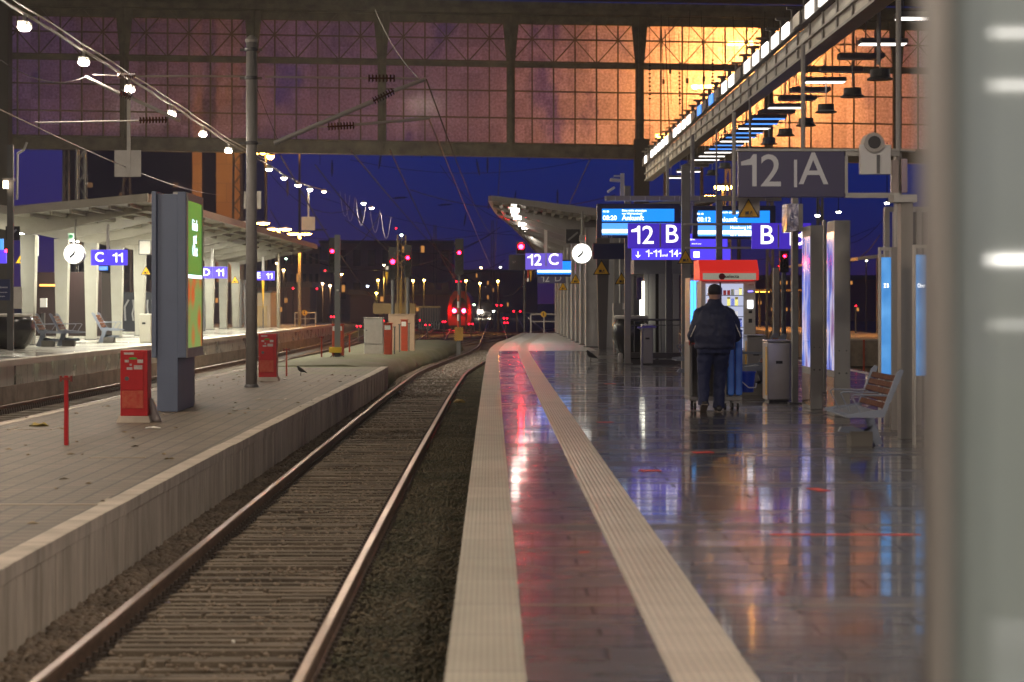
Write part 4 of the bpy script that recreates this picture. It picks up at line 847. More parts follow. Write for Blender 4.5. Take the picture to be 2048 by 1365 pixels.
a, b = px(1784, 386, Y), px(1798, 320, Y); MB().bb(a.x, b.x, Y + .02, Y + .1, a.z, b.z).build('cover_plate', M('pinkish_plate', (.42, .34, .3), .4), t)
a, b = px(1803, 386, Y), px(1815, 318, Y); MB().bb(a.x, b.x, Y + .0, Y + .08, a.z, b.z).build('reflective_strip', M('mirror_strip', (.7, .55, .4), .15, 1), t)
t = thing('camera_box', 'pale square box with a round camera on the sign frame', 'camera', px(1750, 300, Y))
board(t, 1721, 289, 1782, 349, Y - .16, m_white, .1, 'case'); a = px(1749, 285, Y - .2)
MB().lathe([(.115, 0), (.12, .06), (.12, .25), (.09, .3)], (a.x, a.y, a.z), 20, 'Y').build('camera_barrel', m_lgrey, t); MB().lathe([(.07, -.005), (.075, .0), (.075, .004)], (a.x, a.y - .003, a.z), 20, 'Y').build('lens', m_black, t)
a, b = px(1748, 349, Y), px(1754, 312, Y); MB().bb(a.x, b.x, Y - .18, Y - .161, a.z, b.z).build('bracket', m_dsteel, t)
def warning(label, cx_, ytop, ybot, Y, plate=None, emis=False):
    t = thing('warning_sign', label, 'warning sign', px(cx_, ybot, Y)); h = (ybot - ytop) / S(Y); wd = h * 1.15; c = px(cx_, ybot, Y)
    if plate: a, b = px(plate[0], plate[3], Y), px(plate[2], plate[1], Y); MB().bb(a.x, b.x, Y + .012, Y + .03, a.z, b.z).build('backing_plate', m_lgrey, t)
    def tri(k): return [(c.x - wd / 2 * k, c.z + h * (1 - k) * .33), (c.x + wd / 2 * k, c.z + h * (1 - k) * .33), (c.x, c.z + h * (1 - k) * .33 + h * k)]
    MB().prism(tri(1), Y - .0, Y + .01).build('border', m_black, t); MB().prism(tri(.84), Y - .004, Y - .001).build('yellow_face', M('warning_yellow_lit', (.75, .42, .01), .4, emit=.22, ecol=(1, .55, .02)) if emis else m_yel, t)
    m_ = MB(); q = h; m_.bb(c.x - q * .17, c.x + q * .02, Y - .008, Y - .005, c.z + q * .17, c.z + q * .33)      # wagon and falling figure pictogram
    m_.bb(c.x - q * .2, c.x + q * .22, Y - .008, Y - .005, c.z + q * .12, c.z + q * .145)
    m_.add([(c.x + q * .05, Y - .007, c.z + q * .2), (c.x + q * .09, Y - .007, c.z + q * .16), (c.x + q * .2, Y - .007, c.z + q * .33), (c.x + q * .16, Y - .007, c.z + q * .36)], [(0, 1, 2, 3)])
    m_.add([(c.x + q * .1, Y - .007, c.z + q * .3), (c.x + q * .2, Y - .007, c.z + q * .2), (c.x + q * .22, Y - .007, c.z + q * .23), (c.x + q * .12, Y - .007, c.z + q * .34)], [(0, 1, 2, 3)]); m_.build('pictogram', m_black, t)
    return t
warning('yellow triangular warning sign on a pale plate below the 12 A sign', 1497, 397, 436, 24, plate=(1478, 396, 1520, 436))
warning('yellow triangular warning sign overlapping the right end of the 12 B sign', 1371, 499, 528, 42)
warning('large weathered triangular warning sign on the dark tapered column', 1203, 520, 550, 63.4)
warning('small triangular warning sign half hidden beside the thin post', 1243, 545, 569, 60)
warning('triangular warning sign right of the 12 D sign', 1151, 548, 568, 72)
warning('smallest triangular warning sign at the canopy columns', 1126, 565, 581, 82)
warning('yellow warning triangle at the left border of the left platform', 44, 503, 528, 62, emis=True)
warning('yellow warning triangle beside the blue sign, left of the billboard', 292, 532, 550, 75, emis=True)
warning('small yellow warning triangle right of the D 11 sign', 470, 552, 567, 98, emis=True)
# 12 B cluster
Y = 45
t = thing('platform_sign', 'lit violet 12 B sign over the stairs', 'sign', px(1314, 497, Y)); board(t, 1256, 447, 1371, 497, Y, m_sign)
T(t, '12', 1285, 470, 36, Y, m_let, .98, .003); T(t, 'B', 1343, 470, 36, Y, m_let, 1.0, .003); a, b = px(1319, 495, Y), px(1322, 448, Y); MB().bb(a.x, b.x, Y - .006, Y - .001, a.z, b.z).build('divider', m_lgrey, t)
t = thing('direction_sign', 'lit violet direction sign reading 1-11 und 14- with an arrow', 'sign', px(1360, 520, Y + 1)); board(t, 1264, 497.5, 1461, 520, Y + 1, m_signl)
T(t, '1-11', 1307, 507, 14, Y + 1, m_letb, 1, .0); T(t, 'und', 1329.5, 511, 5.5, Y + 1, m_letb); T(t, '14-', 1351, 507, 14, Y + 1, m_letb, 1, .0)
c = px(1276, 509, Y + 1); m_ = MB(); q = 1 / S(Y); m_.bb(c.x - q * .8, c.x + q * .8, Y + .99, Y + .996, c.z - q * 6, c.z + q * 6)
for s in (-1, 1): m_.box((c.x + s * q * 2.3, Y + .993, c.z - q * 4), (q * 1.5, .004, q * 6.5), ry=s * R(45))
m_.build('arrow', m_letb, t); a, b = px(1387, 515.5, Y + 1), px(1399, 503.5, Y + 1); MB().bb(a.x, b.x, Y + .99, Y + .996, a.z, b.z).build('pictogram_field', m_letb, t)
c = px(1393, 509, Y + 1); m_ = MB()
for k in range(3): m_.box((c.x + (k - 1) * q * 3, Y + .985, c.z + (k - 1) * q * 2), (q * 1.4, .003, q * 5))
m_.build('pictogram', m_signd, t)
t = thing('information_board', 'lit violet board with small white text behind the 12 B sign', 'sign', px(1415, 494, Y + 1)); board(t, 1372, 468, 1455, 494, Y + 1.2, m_signl); T(t, 'ann', 1385, 479, 5, Y + 1.2, m_letb); T(t, 'Ankunft unter', 1393, 488, 2.4, Y + 1.2, m_letb)
t = thing('platform_sign', 'lit violet B 13 sign behind the grey post', 'sign', px(1560, 498, 40)); board(t, 1504, 446.5, 1556, 498, 40, m_sign); board(t, 1558, 446.5, 1622, 498, 40, m_sign)
T(t, 'B', 1533, 472, 38, 40, m_let, 1.0, .003); T(t, '13', 1588, 472, 38, 40, m_let, .98, .003); a, b = px(1555.5, 496, 40), px(1558, 450, 40); MB().bb(a.x, b.x, 39.98, 40.05, a.z, b.z).build('divider', m_lgrey, t)
t = thing('platform_sign', 'lilac 12 C sign hanging under the canopy', 'sign', px(1088, 540, 74)); Y = 74; board(t, 1051, 507, 1125, 539.5, Y, E('sign_lilac', (.11, .075, .46), 1, (.1, .06, .4)))
T(t, '12', 1069, 520, 22, Y, m_letd if 0 else m_let, .98, .01); T(t, 'C', 1107, 520, 22, Y, m_let, .98, .01); a, b = px(1091, 533, Y), px(1093, 508, Y); MB().bb(a.x, b.x, Y - .006, Y - .001, a.z, b.z).build('divider', m_lgrey, t)
a, b = px(1088.5, 507, Y), px(1094.5, 449, Y); MB().bb(a.x, b.x, Y, Y + .1, a.z, b.z).build('hanger', m_white, t)
t = thing('platform_sign', 'dim grey-violet 12 D sign below the blue display', 'sign', px(1100, 567, 84)); Y = 84; board(t, 1075, 548, 1131, 567, Y, M('sign_grey_violet', (.09, .08, .16), .5))
T(t, '12', 1090, 557, 14, Y, m_letd); T(t, 'D', 1116, 557, 14, Y, m_letd)
m_b1 = E('display_blue', (.008, .2, .85), 1.3); m_b2 = E('display_light_blue', (.08, .32, .95), 1.2); m_bw = E('display_white', (.75, .88, 1), 2.5); m_case = M('display_case', (.03, .035, .09), .4)
def display(label, x0, y0, x1, y1, Y, lines, foot=None, sc_=1.0, left=0):
    t = thing('departure_display', label, 'display', px((x0 + x1) / 2, y1, Y)); W = x1 - x0; H = y1 - y0
    board(t, x0, y0, x1, y1, Y, m_case, .3, 'case')
    ax, bx = x0 + W * .06, x1 - W * .07
    a, b = px(ax, y0 + H * .52, Y - .01), px(bx, y0 + H * .15, Y); MB().bb(a.x, b.x, Y - .012, Y - .002, a.z, b.z).build('upper_screen', m_b1, t)
    a, b = px(ax, y0 + H * .92, Y - .01), px(bx, y0 + H * .57, Y); MB().bb(a.x, b.x, Y - .012, Y - .002, a.z, b.z).build('lower_screen', m_b2, t)
    a, b = px(ax, y0 + H * .86, Y - .01), px(bx, y0 + H * .75, Y); MB().bb(a.x, b.x, Y - .016, Y - .0125, a.z, b.z).build('notice_strip', m_bw, t)
    for (s, fx, fy, h) in lines: T(t, s, x0 + W * fx, y0 + H * fy, H * h, Y, m_bw, align='LEFT', off=.01, d=.022)
    if foot: T(t, foot, x0 + W * .05, y0 + H * .965, H * .07, Y, m_letd, align='LEFT', d=.02)
    return t
display('large blue departure display of track 12 showing 08:20 Ankunft', 1194, 408, 1360, 476, 47, [('RE 85', .07, .23, .055), ('08:20', .07, .42, .13), ('Bitte nicht einsteigen', .3, .2, .06), ('von Wächtersbach', .3, .29, .055), ('Ankunft', .3, .42, .14), ('RE 50   08:38   Fulda  über Hanau', .1, .8, .05)], 'Gleis 12')
display('blue departure display of track 13 showing 08:12 Ankunft', 1386, 412, 1551, 478, 46, [('RB 48', .05, .25, .055), ('08:12', .05, .42, .13), ('Bitte nicht einsteigen', .28, .2, .06), ('Ankunft', .28, .42, .14), ('Hamburg Hbf   via Fulda', .45, .66, .09), ('RE 5  Darmstadt Hbf   via', .45, .88, .07)])
t = thing('departure_display', 'small blue display behind the 12 C sign', 'display', px(1115, 552, 80)); Y = 80; board(t, 1070, 520, 1158, 554, Y, m_case, .2, 'case'); board(t, 1074, 523, 1156, 549, Y - .02, m_b1, .015, 'screen'); board(t, 1075, 541, 1155, 545, Y - .03, m_bw, .008, 'notice_strip')
t = thing('rear_display', 'dark blank back of a display left of the thin post', 'display', px(1215, 519, 52)); board(t, 1186, 488, 1250, 519, 52, m_case, .15, 'case'); board(t, 1186, 486, 1252, 489, 52.0, m_dsteel, .2, 'top_rail')
# header gantry and posts over the stairs
t = thing('sign_gantry', 'grey beam with short hangers above the departure displays', 'gantry', px(1385, 402, 46.5)); a, b = px(1210, 402.5, 46.5), px(1562, 392.5, 46.5); MB().bb(a.x, b.x, 46.4, 46.6, a.z, b.z).build('beam', m_lgrey, t)
m_ = MB()
for x_ in (1213, 1231, 1261, 1291, 1320, 1350, 1360, 1400, 1480, 1532): a, b = px(x_ - .8, 401, 46.3), px(x_ + .8, 393, 46.3); m_.bb(a.x, b.x, 46.36, 46.4, a.z, b.z)
m_.build('clips', m_white, t)
for i, (x_, wd, yt, Y, lb) in enumerate(((1255.5, 12, 372, 48.5, 'slim grey post left of the 12 B sign standing on the wet platform'), (1372, 17, 330, 43, 'broad grey post right of the 12 B sign'), (1439, 12, 400, 44, 'short grey post above the vending machine behind the sign cluster'), (1591, 12, 392, 29.5, 'grey post with a mirrored box at its top beside the steel bin'), (1553, 11, 536, 37, 'grey frame post right of the vending machine'), (1338, 12, 500, 52, 'dark post inside the glass stair enclosure'), (1650, 5, 440, 33, 'thin dark post between the two totems'))):
    t = thing('grey_post', lb, 'post', (px(x_, 0, Y).x, Y, 0)); a, b = px(x_ - wd / 2, 0, Y), px(x_ + wd / 2, yt, Y)
    MB().bb(a.x, b.x, Y, Y + .16, 0.02, b.z).build('shaft', m_dsteel if i == 5 else M('post_grey', (.27, .27, .25), .4, .2, var=(4, (.21, .21, .19), .6)), t, bevel=.006); MB().bb(a.x - .05, b.x + .05, Y - .05, Y + .21, 0, .02).build('base_plate', m_dsteel, t)
t = thing('frame_beam', 'grey cross bar joining the B signs at their upper edge', 'beam', px(1440, 446, 42)); a, b = px(1368, 451, 42), px(1506, 447, 42); MB().bb(a.x, b.x, 42, 42.1, a.z, b.z).build('upper_bar', m_lgrey, t); a, b = px(1372, 498, 42), px(1506, 494, 42); MB().bb(a.x, b.x, 42, 42.1, a.z, b.z).build('lower_bar', m_lgrey, t)
t = thing('mirrored_box', 'small advertising box reflecting orange light on the grey post', 'sign box', px(1592, 460, 28.8)); a, b = px(1574, 463, 28.8), px(1597, 408, 28.8)
MB().bb(a.x, b.x, 28.8, 29.3, a.z, b.z).build('glossy_face', M('mirror_face', (.45, .4, .38), .08, 1, bump=(9, .25)), t); a, b = px(1597.5, 463, 28.8), px(1606, 408, 28.8); MB().bb(a.x, b.x, 28.8, 29.3, a.z, b.z).build('side_casing', m_lgrey, t)
# clocks
def clock(label, cx_, cy_, d, Y, stem, s_=2.2):
    t = thing('station_clock', label, 'clock', px(cx_, cy_ + d / 2, Y)); c = px(cx_, cy_, Y); r = d / 2 / S(Y)
    MB().lathe([(r, -.07), (r * 1.02, -.05), (r * 1.02, .2), (r, .22)], c, 32, 'Y').build('case', m_lgrey, t, smooth=False); MB().lathe([(r * .97, -.075), (r * .97, -.071)], c, 32, 'Y').build('dial', E('clock_dial', (1, .97, .9), s_), t)
    m_ = MB(); m_.box((c.x - r * .17, c.y - .082, c.z - r * .17), (r * .62, .004, r * .2), ry=R(-42)); m_.box((c.x + r * .03, c.y - .084, c.z + r * .08), (r * .16, .004, r * .36), ry=R(25)); m_.build('hands', m_black, t)
    m_ = MB()
    for k in range(12):
        an = k * math.pi / 6; m_.box((c.x + math.sin(an) * r * .84, c.y - .079, c.z + math.cos(an) * r * .84), (r * .05, .003, r * .16), ry=an)
    m_.build('hour_marks', M('clock_grey', (.2, .2, .2), .5), t)
    MB().cyl((c.x + .02, c.y + .05, c.z + r), (c.x + .02, c.y + .05, c.z + r + stem), .035, n=8).build('stem', m_cream, t); return t
clock('round white clock at the right of the 12 C sign', 1163.5, 507.5, 40, 62, 1.0)
clock('round white clock under the left platform canopy', 148.5, 508, 41, 61.5, .75)
t = thing('small_lamp_box', 'small pale square box right above the platform 12 clock', 'box', px(1165, 482, 61.5)); board(t, 1159, 471, 1170, 483, 61.5, M('cream_box', (.6, .58, .5), .4), .1, 'case')
t = thing('blind_monitor', 'dark square monitor with a diagonal reflection left of the clock', 'monitor', px(1145, 487, 63)); board(t, 1132, 459, 1160, 487, 63, m_black, .1, 'case'); c = px(1146, 473, 62.98); m_ = MB().box((c.x, 62.99, c.z), (.06, .004, .4), ry=R(50)); m_.build('stripe', M('reflection_grey', (.2, .2, .19), .4), t)  # reflection on the monitor modelled as a solid grey bar
# left platform signs
def lsign(label, xa, xb, ya, yb, Y, s1, s2, split):
    t = thing('platform_sign', label, 'sign', px((xa + xb) / 2, yb, Y)); m = m_signl; board(t, xa, ya, split - .7, yb, Y, m, .12, 'board'); board(t, split + .7, ya, xb, yb, Y, m, .12, 'board'); h = (yb - ya) * .6
    T(t, s1, (xa + split) / 2, (ya + yb) / 2, h, Y, m_letb, 1, .012); T(t, s2, (split + xb) / 2 + 1, (ya + yb) / 2, h, Y, m_letb, 1, .012)
    a, b = px(split - 2.5, ya, Y), px(split + 2.5, ya - 50 * 62 / Y, Y); MB().bb(a.x, b.x, Y + .02, Y + .1, a.z, b.z).build('hanger', m_white, t)
lsign('lit violet C 11 sign on the left platform', 182, 254, 500, 531, 62, 'C', '11', 215)
lsign('lit violet D 11 sign right of the billboard', 402, 454, 534, 557, 84, 'D', '11', 424)
lsign('lit violet E 11 sign right of the grey pole', 509, 549, 543, 561, 101, 'E', '11', 526)
t = thing('platform_sign', 'violet sign cut off by the left border', 'sign', px(0, 528, 58)); board(t, -14, 500, 12, 527, 58, m_signl); board(t, -14, 478, 6, 500, 58, m_b2, .1, 'upper_panel'); MB().lathe([(.05, 0), (.05, .03)], px(12.5, 502, 57.9), 12, 'Y').build('signal_light', E('red_small', (1, .02, .05), 12), t)
t = thing('platform_sign', 'blue screen glimpsed behind the columns under the C 11 sign', 'display', px(270, 555, 80)); board(t, 272, 510, 283, 542, 80, m_b1, .1, 'screen'); board(t, 268, 543, 285, 553, 80, m_signl, .1, 'board')
board(t, 198, 533, 215, 541, 80, m_b1, .1, 'lower_screen'); 
t = thing('blind_monitor', 'dark square monitor at the left border near the dark post', 'monitor', px(24, 482, 60)); board(t, 11, 453, 39, 481, 60, m_black, .1, 'case'); c = px(25, 467, 60); MB().box((c.x, 59.99, c.z), (.06, .004, .34), ry=R(48)).build('stripe', M('slate_stripe', (.25, .27, .32), .4), t)
t = thing('speaker_panel', 'grey framed panel under the canopy left of the billboard', 'panel', px(290, 510, 70)); board(t, 277, 481, 302, 510, 70, m_dsteel, .1, 'case'); board(t, 279, 483, 300, 508, 69.98, m_lgrey, .015, 'face')
t = thing('equipment_box', 'white electrical box hanging beside the first left column', 'box', px(67, 513, 63)); board(t, 60, 473, 75, 512, 63, m_white, .2, 'case'); MB().cyl(px(67, 472, 63.1), px(67, 462, 63.1), .03).build('pipe', m_lgrey, t)
t = thing('emergency_sign', 'small green and white sign above the left clock', 'sign', px(142, 479, 64)); board(t, 136, 467, 148, 480, 64, M('pale_green', (.35, .5, .4), .5), .03, 'plate'); MB().lathe([(.06, 0), (.06, .01)], px(142, 473, 63.98), 14, 'Y').build('symbol', M('dark_green', (.02, .15, .06), .5), t)

# ------------------------------------------------------------ left platform furniture
def seat_bench(label, px_x, px_y, Y, z, flip=1, n=1, legs=True, rz=0):
    """row bench: slatted wooden back, bent sheet-steel frame, wire arm rests"""
    t = thing('seat_bench', label, 'bench', (px(px_x, 0, Y).x, Y, z)); o = t.location; W = .6 * n + .3
    f = flip
    wood = M('bench_wood', (.14, .05, .025), .75, var=(6, (.08, .03, .015), .9), spec=.15); st = M('bench_steel', (.22, .25, .31), .5, .1, spec=.3)
    m_ = MB()
    for k in range(5):
        for j in range(n * 6):
            u = (k + .5) / 5; yy = -W / 2 + (j + .5) * W / (n * 6)
            m_.box((o.x + f * (.24 + .24 * u), o.y + yy, o.z + .5 + .42 * u), (.03, W / (n * 6) - .02, .07), ry=f * .5)
    m_.build('backrest', wood, t)
    for s in (-1, 1):
        m_ = MB(); yy = o.y + s * (W / 2 + .015)
        m_.add([(o.x + f * x, yy + q, o.z + zz_) for q in (-.012, .012) for x, zz_ in ((.16, .40), (.24, .40), (.56, .98), (.50, 1.0), (.44, .95), (.22, .50), (-.34, .44), (-.36, .40))],
               [tuple(range(8)), tuple(range(15, 7, -1))] + [(i, (i + 1) % 8, 8 + (i + 1) % 8, 8 + i) for i in range(8)]); m_.build('side_frame', st, t)
    m_ = MB()
    for k in range(12): m_.box((o.x + f * (-.34 + k * .045), o.y, o.z + .43 + .006 * (k - 4)), (.02, W, .012))
    for k in range(int(W / .08)): m_.box((o.x - f * .08, o.y - W / 2 + .05 + k * .08, o.z + .42), (.52, .008, .01))
    m_.build('seat_grid', st, t)
    for k in range(n + 1):
        yy = o.y - W / 2 + k * W / n; m_ = MB(); m_.path([(o.x - f * .12, yy, o.z + .44), (o.x - f * .26, yy, o.z + .66), (o.x - f * .22, yy, o.z + .68), (o.x + f * .38, yy, o.z + .67)], .012, 6); m_.build('armrest', st, t)
    if legs:
        m_ = MB(); m_.add([(o.x + f * x, o.y + q, o.z + zz_) for q in (-.05, .05) for x, zz_ in ((.12, .41), (.28, .41), (.30, .28), (.42, .02), (.30, .0), (.10, .20), (-.05, .24), (-.25, .24), (-.3, .18), (-.1, .15), (.1, .12), (.2, .2))],
                    [tuple(range(12)), tuple(range(23, 11, -1))] + [(i, (i + 1) % 12, 12 + (i + 1) % 12, 12 + i) for i in range(12)]); m_.build('leg', st, t)
    MB().box((o.x + f * .05, o.y, o.z + .09), (.35, .3, .18)).build('foot_block', M('bench_concrete', (.16, .15, .13), .7), t)
    t.rotation_euler = (0, 0, rz); return t
seat_bench('bench with a slatted reddish back beside the dark pod, left platform', 100, 0, 60, ZL, -1)
seat_bench('bench with a bright wooden back between the first left columns', 141, 0, 60.5, ZL, -1)
seat_bench('bench behind the third pale column, left platform', 222, 0, 66, ZL, -1)
# round dark pods (stair end covers)
def pod(label, cx_, Y, z, r, h, sx=1.0):
    t = thing('round_planter', label, 'litter pod', (px(cx_, 0, Y).x, Y, z)); o = t.location
    MB().lathe([(r * .55, 0), (r * .8, h * .15), (r, h * .5), (r * .97, h * .75), (r * .85, h * .93)], o, 28).build('shell', M('pod_dark', (.035, .035, .035), .25, .3), t, smooth=True)
    MB().lathe([(r * .88, h * .92), (r * .9, h * .96), (r * .86, h), (r * .2, h * .98)], o, 28).build('rim', m_lgrey, t, smooth=True); return t
pod('dark rounded shell with a pale rim at the left border', 22, 57, ZL, .68, 1.0); pod('dark rounded shell at the stair enclosure of platform 12', 1262, 53, 0, .5, 1.15)
# dark post and board at left border
t = thing('information_post', 'dark post with a blue notice board and small lamp at the left border', 'notice post', (px(20, 0, 55).x, 55, ZL)); 
MB().bb(px(14, 0, 55).x, px(26, 0, 55).x, 55, 55.12, ZL, px(0, 290, 55).z).build('post', M('dark_post', (.06, .06, .06), .5), t)
board(t, -10, 559, 20, 601, 54.9, M('notice_blue', (.02, .03, .09), .4), .04, 'notice_board'); T(t, 'Hinweis', 6, 575, 4, 54.9, m_letd); T(t, 'Information', 6, 585, 2.5, 54.9, m_letd); T(t, 'Fahrplan', 4, 593, 2.5, 54.9, m_letd)
board(t, 27, 574, 43, 618, 55, m_lgrey, .1, 'control_box')
t2 = thing('floodlight', 'small floodlight glowing on the dark post at the left border', 'lamp', px(15, 375, 55)); board(t2, 4, 356, 26, 362, 54.9, m_dsteel, .3, 'housing'); board(t2, 6, 362, 15, 377, 54.8, E('flood_glow', (1, .75, .5), 9), .1, 'lens')
t = thing('vertical_pipe', 'thin galvanised pipe beside the dark post', 'pipe', px(35, 400, 56)); MB().path([px(34, 400, 56), px(35, 308, 56), px(48, 300, 56), px(54, 285, 56)], .035, 8).build('pipe', m_galv, t)
t = thing('steel_bin', 'pale steel litter bin behind the columns of the left platform', 'bin', (px(291, 0, 66).x, 66, ZL)); MB().bb(*[px(v, 0, 66).x for v in (279, 302)], 66, 66.4, ZL, ZL + .95).build('body', M('bin_cream', (.5, .48, .4), .4), t, bevel=.02); board(t, 284, 645, 291, 649, 65.98, m_black, .015, 'slot')
t = thing('ticket_validator', 'small white validator box on a stand by the second left column', 'validator', (px(86, 0, 62).x, 62, ZL)); MB().bb(px(82, 0, 62).x, px(89, 0, 62).x, 62, 62.1, ZL, ZL + 1.0).build('stand', m_dsteel, t); board(t, 80, 597, 92, 615, 61.9, m_white, .2, 'head')
# wooden/steel lattice masts behind the left platform
def lattice(label, cx_, Y, wpx, ytop, z0=-.9, mat=None, n=14):
    t = thing('lattice_mast', label, 'mast', (px(cx_, 0, Y).x, Y, z0)); X = px(cx_, 0, Y).x; w_ = wpx / S(Y) / 2; zt = px(0, ytop, Y).z; mat = mat or m_dsteel
    m_ = MB()
    for sx_ in (-1, 1):
        for sy in (-1, 1): m_.cyl((X + sx_ * w_, Y + sy * w_, z0), (X + sx_ * w_ * .6, Y + sy * w_ * .6, zt), .05, n=4)
    m_.build('legs', mat, t); m_ = MB(); H = zt - z0
    for k in range(n):
        f0, f1 = k / n, (k + 1) / n; a0, a1 = w_ * (1 - .4 * f0), w_ * (1 - .4 * f1)
        for sy in (-1, 1):
            s = 1 if k % 2 else -1; m_.cyl((X - s * a0, Y + sy * a0, z0 + H * f0), (X + s * a1, Y + sy * a1, z0 + H * f1), .028, n=4)
        m_.cyl((X + a0, Y - a0, z0 + H * f0), (X + a1, Y + a1, z0 + H * f1), .028, n=4)
    m_.build('lacing', mat, t); return t
lattice('grey lattice mast standing behind the left platform columns', 163, 84, 24, 300, n=18)
lattice('lattice mast seen through the columns at the left border', 132, 100, 14, 250, n=16)
lattice('lattice mast above the left canopy near the billboard', 253, 110, 20, 345, n=16)
lattice('tall lattice mast beside the orange lit tower', 475, 120, 22, 180, n=24)
lattice('lattice mast between the D 11 and E 11 signs', 486, 104, 12, 560, n=9)
lattice('lattice mast behind the D 11 sign', 404, 92, 12, 560, n=9)

# ------------------------------------------------------------ service platform objects
t = thing('billboard_column', 'tall slate blue advertising column with a lit poster on its right side', 'billboard', (px(336, 0, 31).x, 31, ZS)); Y0, Y1 = 31, 32.75
X = lambda x_: px(x_, 0, 31).x; Z_ = lambda y_: px(0, y_, 31).z
MB().bb(X(313), X(355), Y0 + .04, Y1 - .04, ZS, Z_(388)).build('core', m_slate, t, bevel=.01)
MB().bb(X(303), X(312.8), Y0, Y1, Z_(716), Z_(383)).build('left_casing', m_slate, t, bevel=.008)
MB().bb(X(355.2), X(372), Y0, Y1, Z_(716), Z_(384)).build('right_casing', m_slate, t, bevel=.008)
MB().bb(X(340), X(354), Y0 + .3, Y0 + .6, Z_(388), Z_(382)).build('top_bracket', m_galv, t)
fx = X(372); m_ = MB(); m_.bb(fx + .001, fx + .02, Y0 + .02, Y1 - .02, Z_(400), Z_(385)); m_.bb(fx + .001, fx + .02, Y0 + .02, Y1 - .02, Z_(716), Z_(697)); m_.bb(fx + .001, fx + .02, Y0 + .02, Y0 + .1, Z_(697), Z_(400)); m_.bb(fx + .001, fx + .02, Y1 - .1, Y1 - .02, Z_(697), Z_(400)); m_.build('poster_frame', m_lgrey, t)
m_ = MB(); m_.quad((fx + .004, Y0 + .1, Z_(552)), (fx + .004, Y1 - .1, Z_(552)), (fx + .004, Y1 - .1, Z_(400)), (fx + .004, Y0 + .1, Z_(400))); m_.build('poster_top', E('poster_green', (.15, .42, .05), .5), t)
mo, n_, b_ = node_mat('poster_fruit'); tc_ = nnode(n_, 'ShaderNodeTexCoord'); vo = nnode(n_, 'ShaderNodeTexVoronoi'); vo.inputs['Scale'].default_value = 1.9; L(n_, tc_.outputs['Object'], vo.inputs['Vector'])
rp = nnode(n_, 'ShaderNodeValToRGB'); rp.color_ramp.elements[0].color = (.9, .16, .02, 1); rp.color_ramp.elements[0].position = .2; rp.color_ramp.elements[1].color = (.32, .5, .12, 1); rp.color_ramp.elements[1].position = .55; L(n_, vo.outputs['Distance'], rp.inputs[0]); L(n_, rp.outputs[0], b_.inputs['Emission Color']); b_.inputs['Emission Strength'].default_value = .45; b_.inputs['Base Color'].default_value = (.05, .05, .05, 1)
m_ = MB(); m_.quad((fx + .004, Y0 + .1, Z_(697)), (fx + .004, Y1 - .1, Z_(697)), (fx + .004, Y1 - .1, Z_(552)), (fx + .004, Y0 + .1, Z_(552))); m_.build('poster_picture', mo, t)
m_ = MB(); m_.quad((fx + .006, Y0 + .1, Z_(556)), (fx + .006, Y1 - .1, Z_(556)), (fx + .006, Y1 - .1, Z_(549)), (fx + .006, Y0 + .1, Z_(549))); m_.build('poster_band', E('poster_white', (.7, .85, 1), 2.2), t)
for s, yy_, hh in (('frisch', 448, .17), ('gut', 474, .17), ('Obst', 500, .17)): 
    o = txt(s, hh * 1.5, (fx + .012, (Y0 + Y1) / 2, Z_(yy_)), E('poster_white'  , (1, 1, 1), 2), t, rz=R(90))
t = thing('equipment_cabinet', 'narrow grey cabinet behind the advertising column', 'cabinet', (px(367, 0, 32.9).x, 32.9, ZS)); MB().bb(px(352, 0, 32.9).x, px(379, 0, 32.9).x, 32.9, 33.5, ZS, px(0, 716, 32.9).z).build('body', M('cabinet_grey', (.2, .21, .2), .5, var=(5, (.15, .16, .15), .7)), t, bevel=.01)
MB().bb(px(351, 0, 32.9).x, px(380, 0, 32.9).x, 32.85, 33.55, px(0, 716, 32.9).z, px(0, 714, 32.9).z).build('lid', m_lgrey, t)
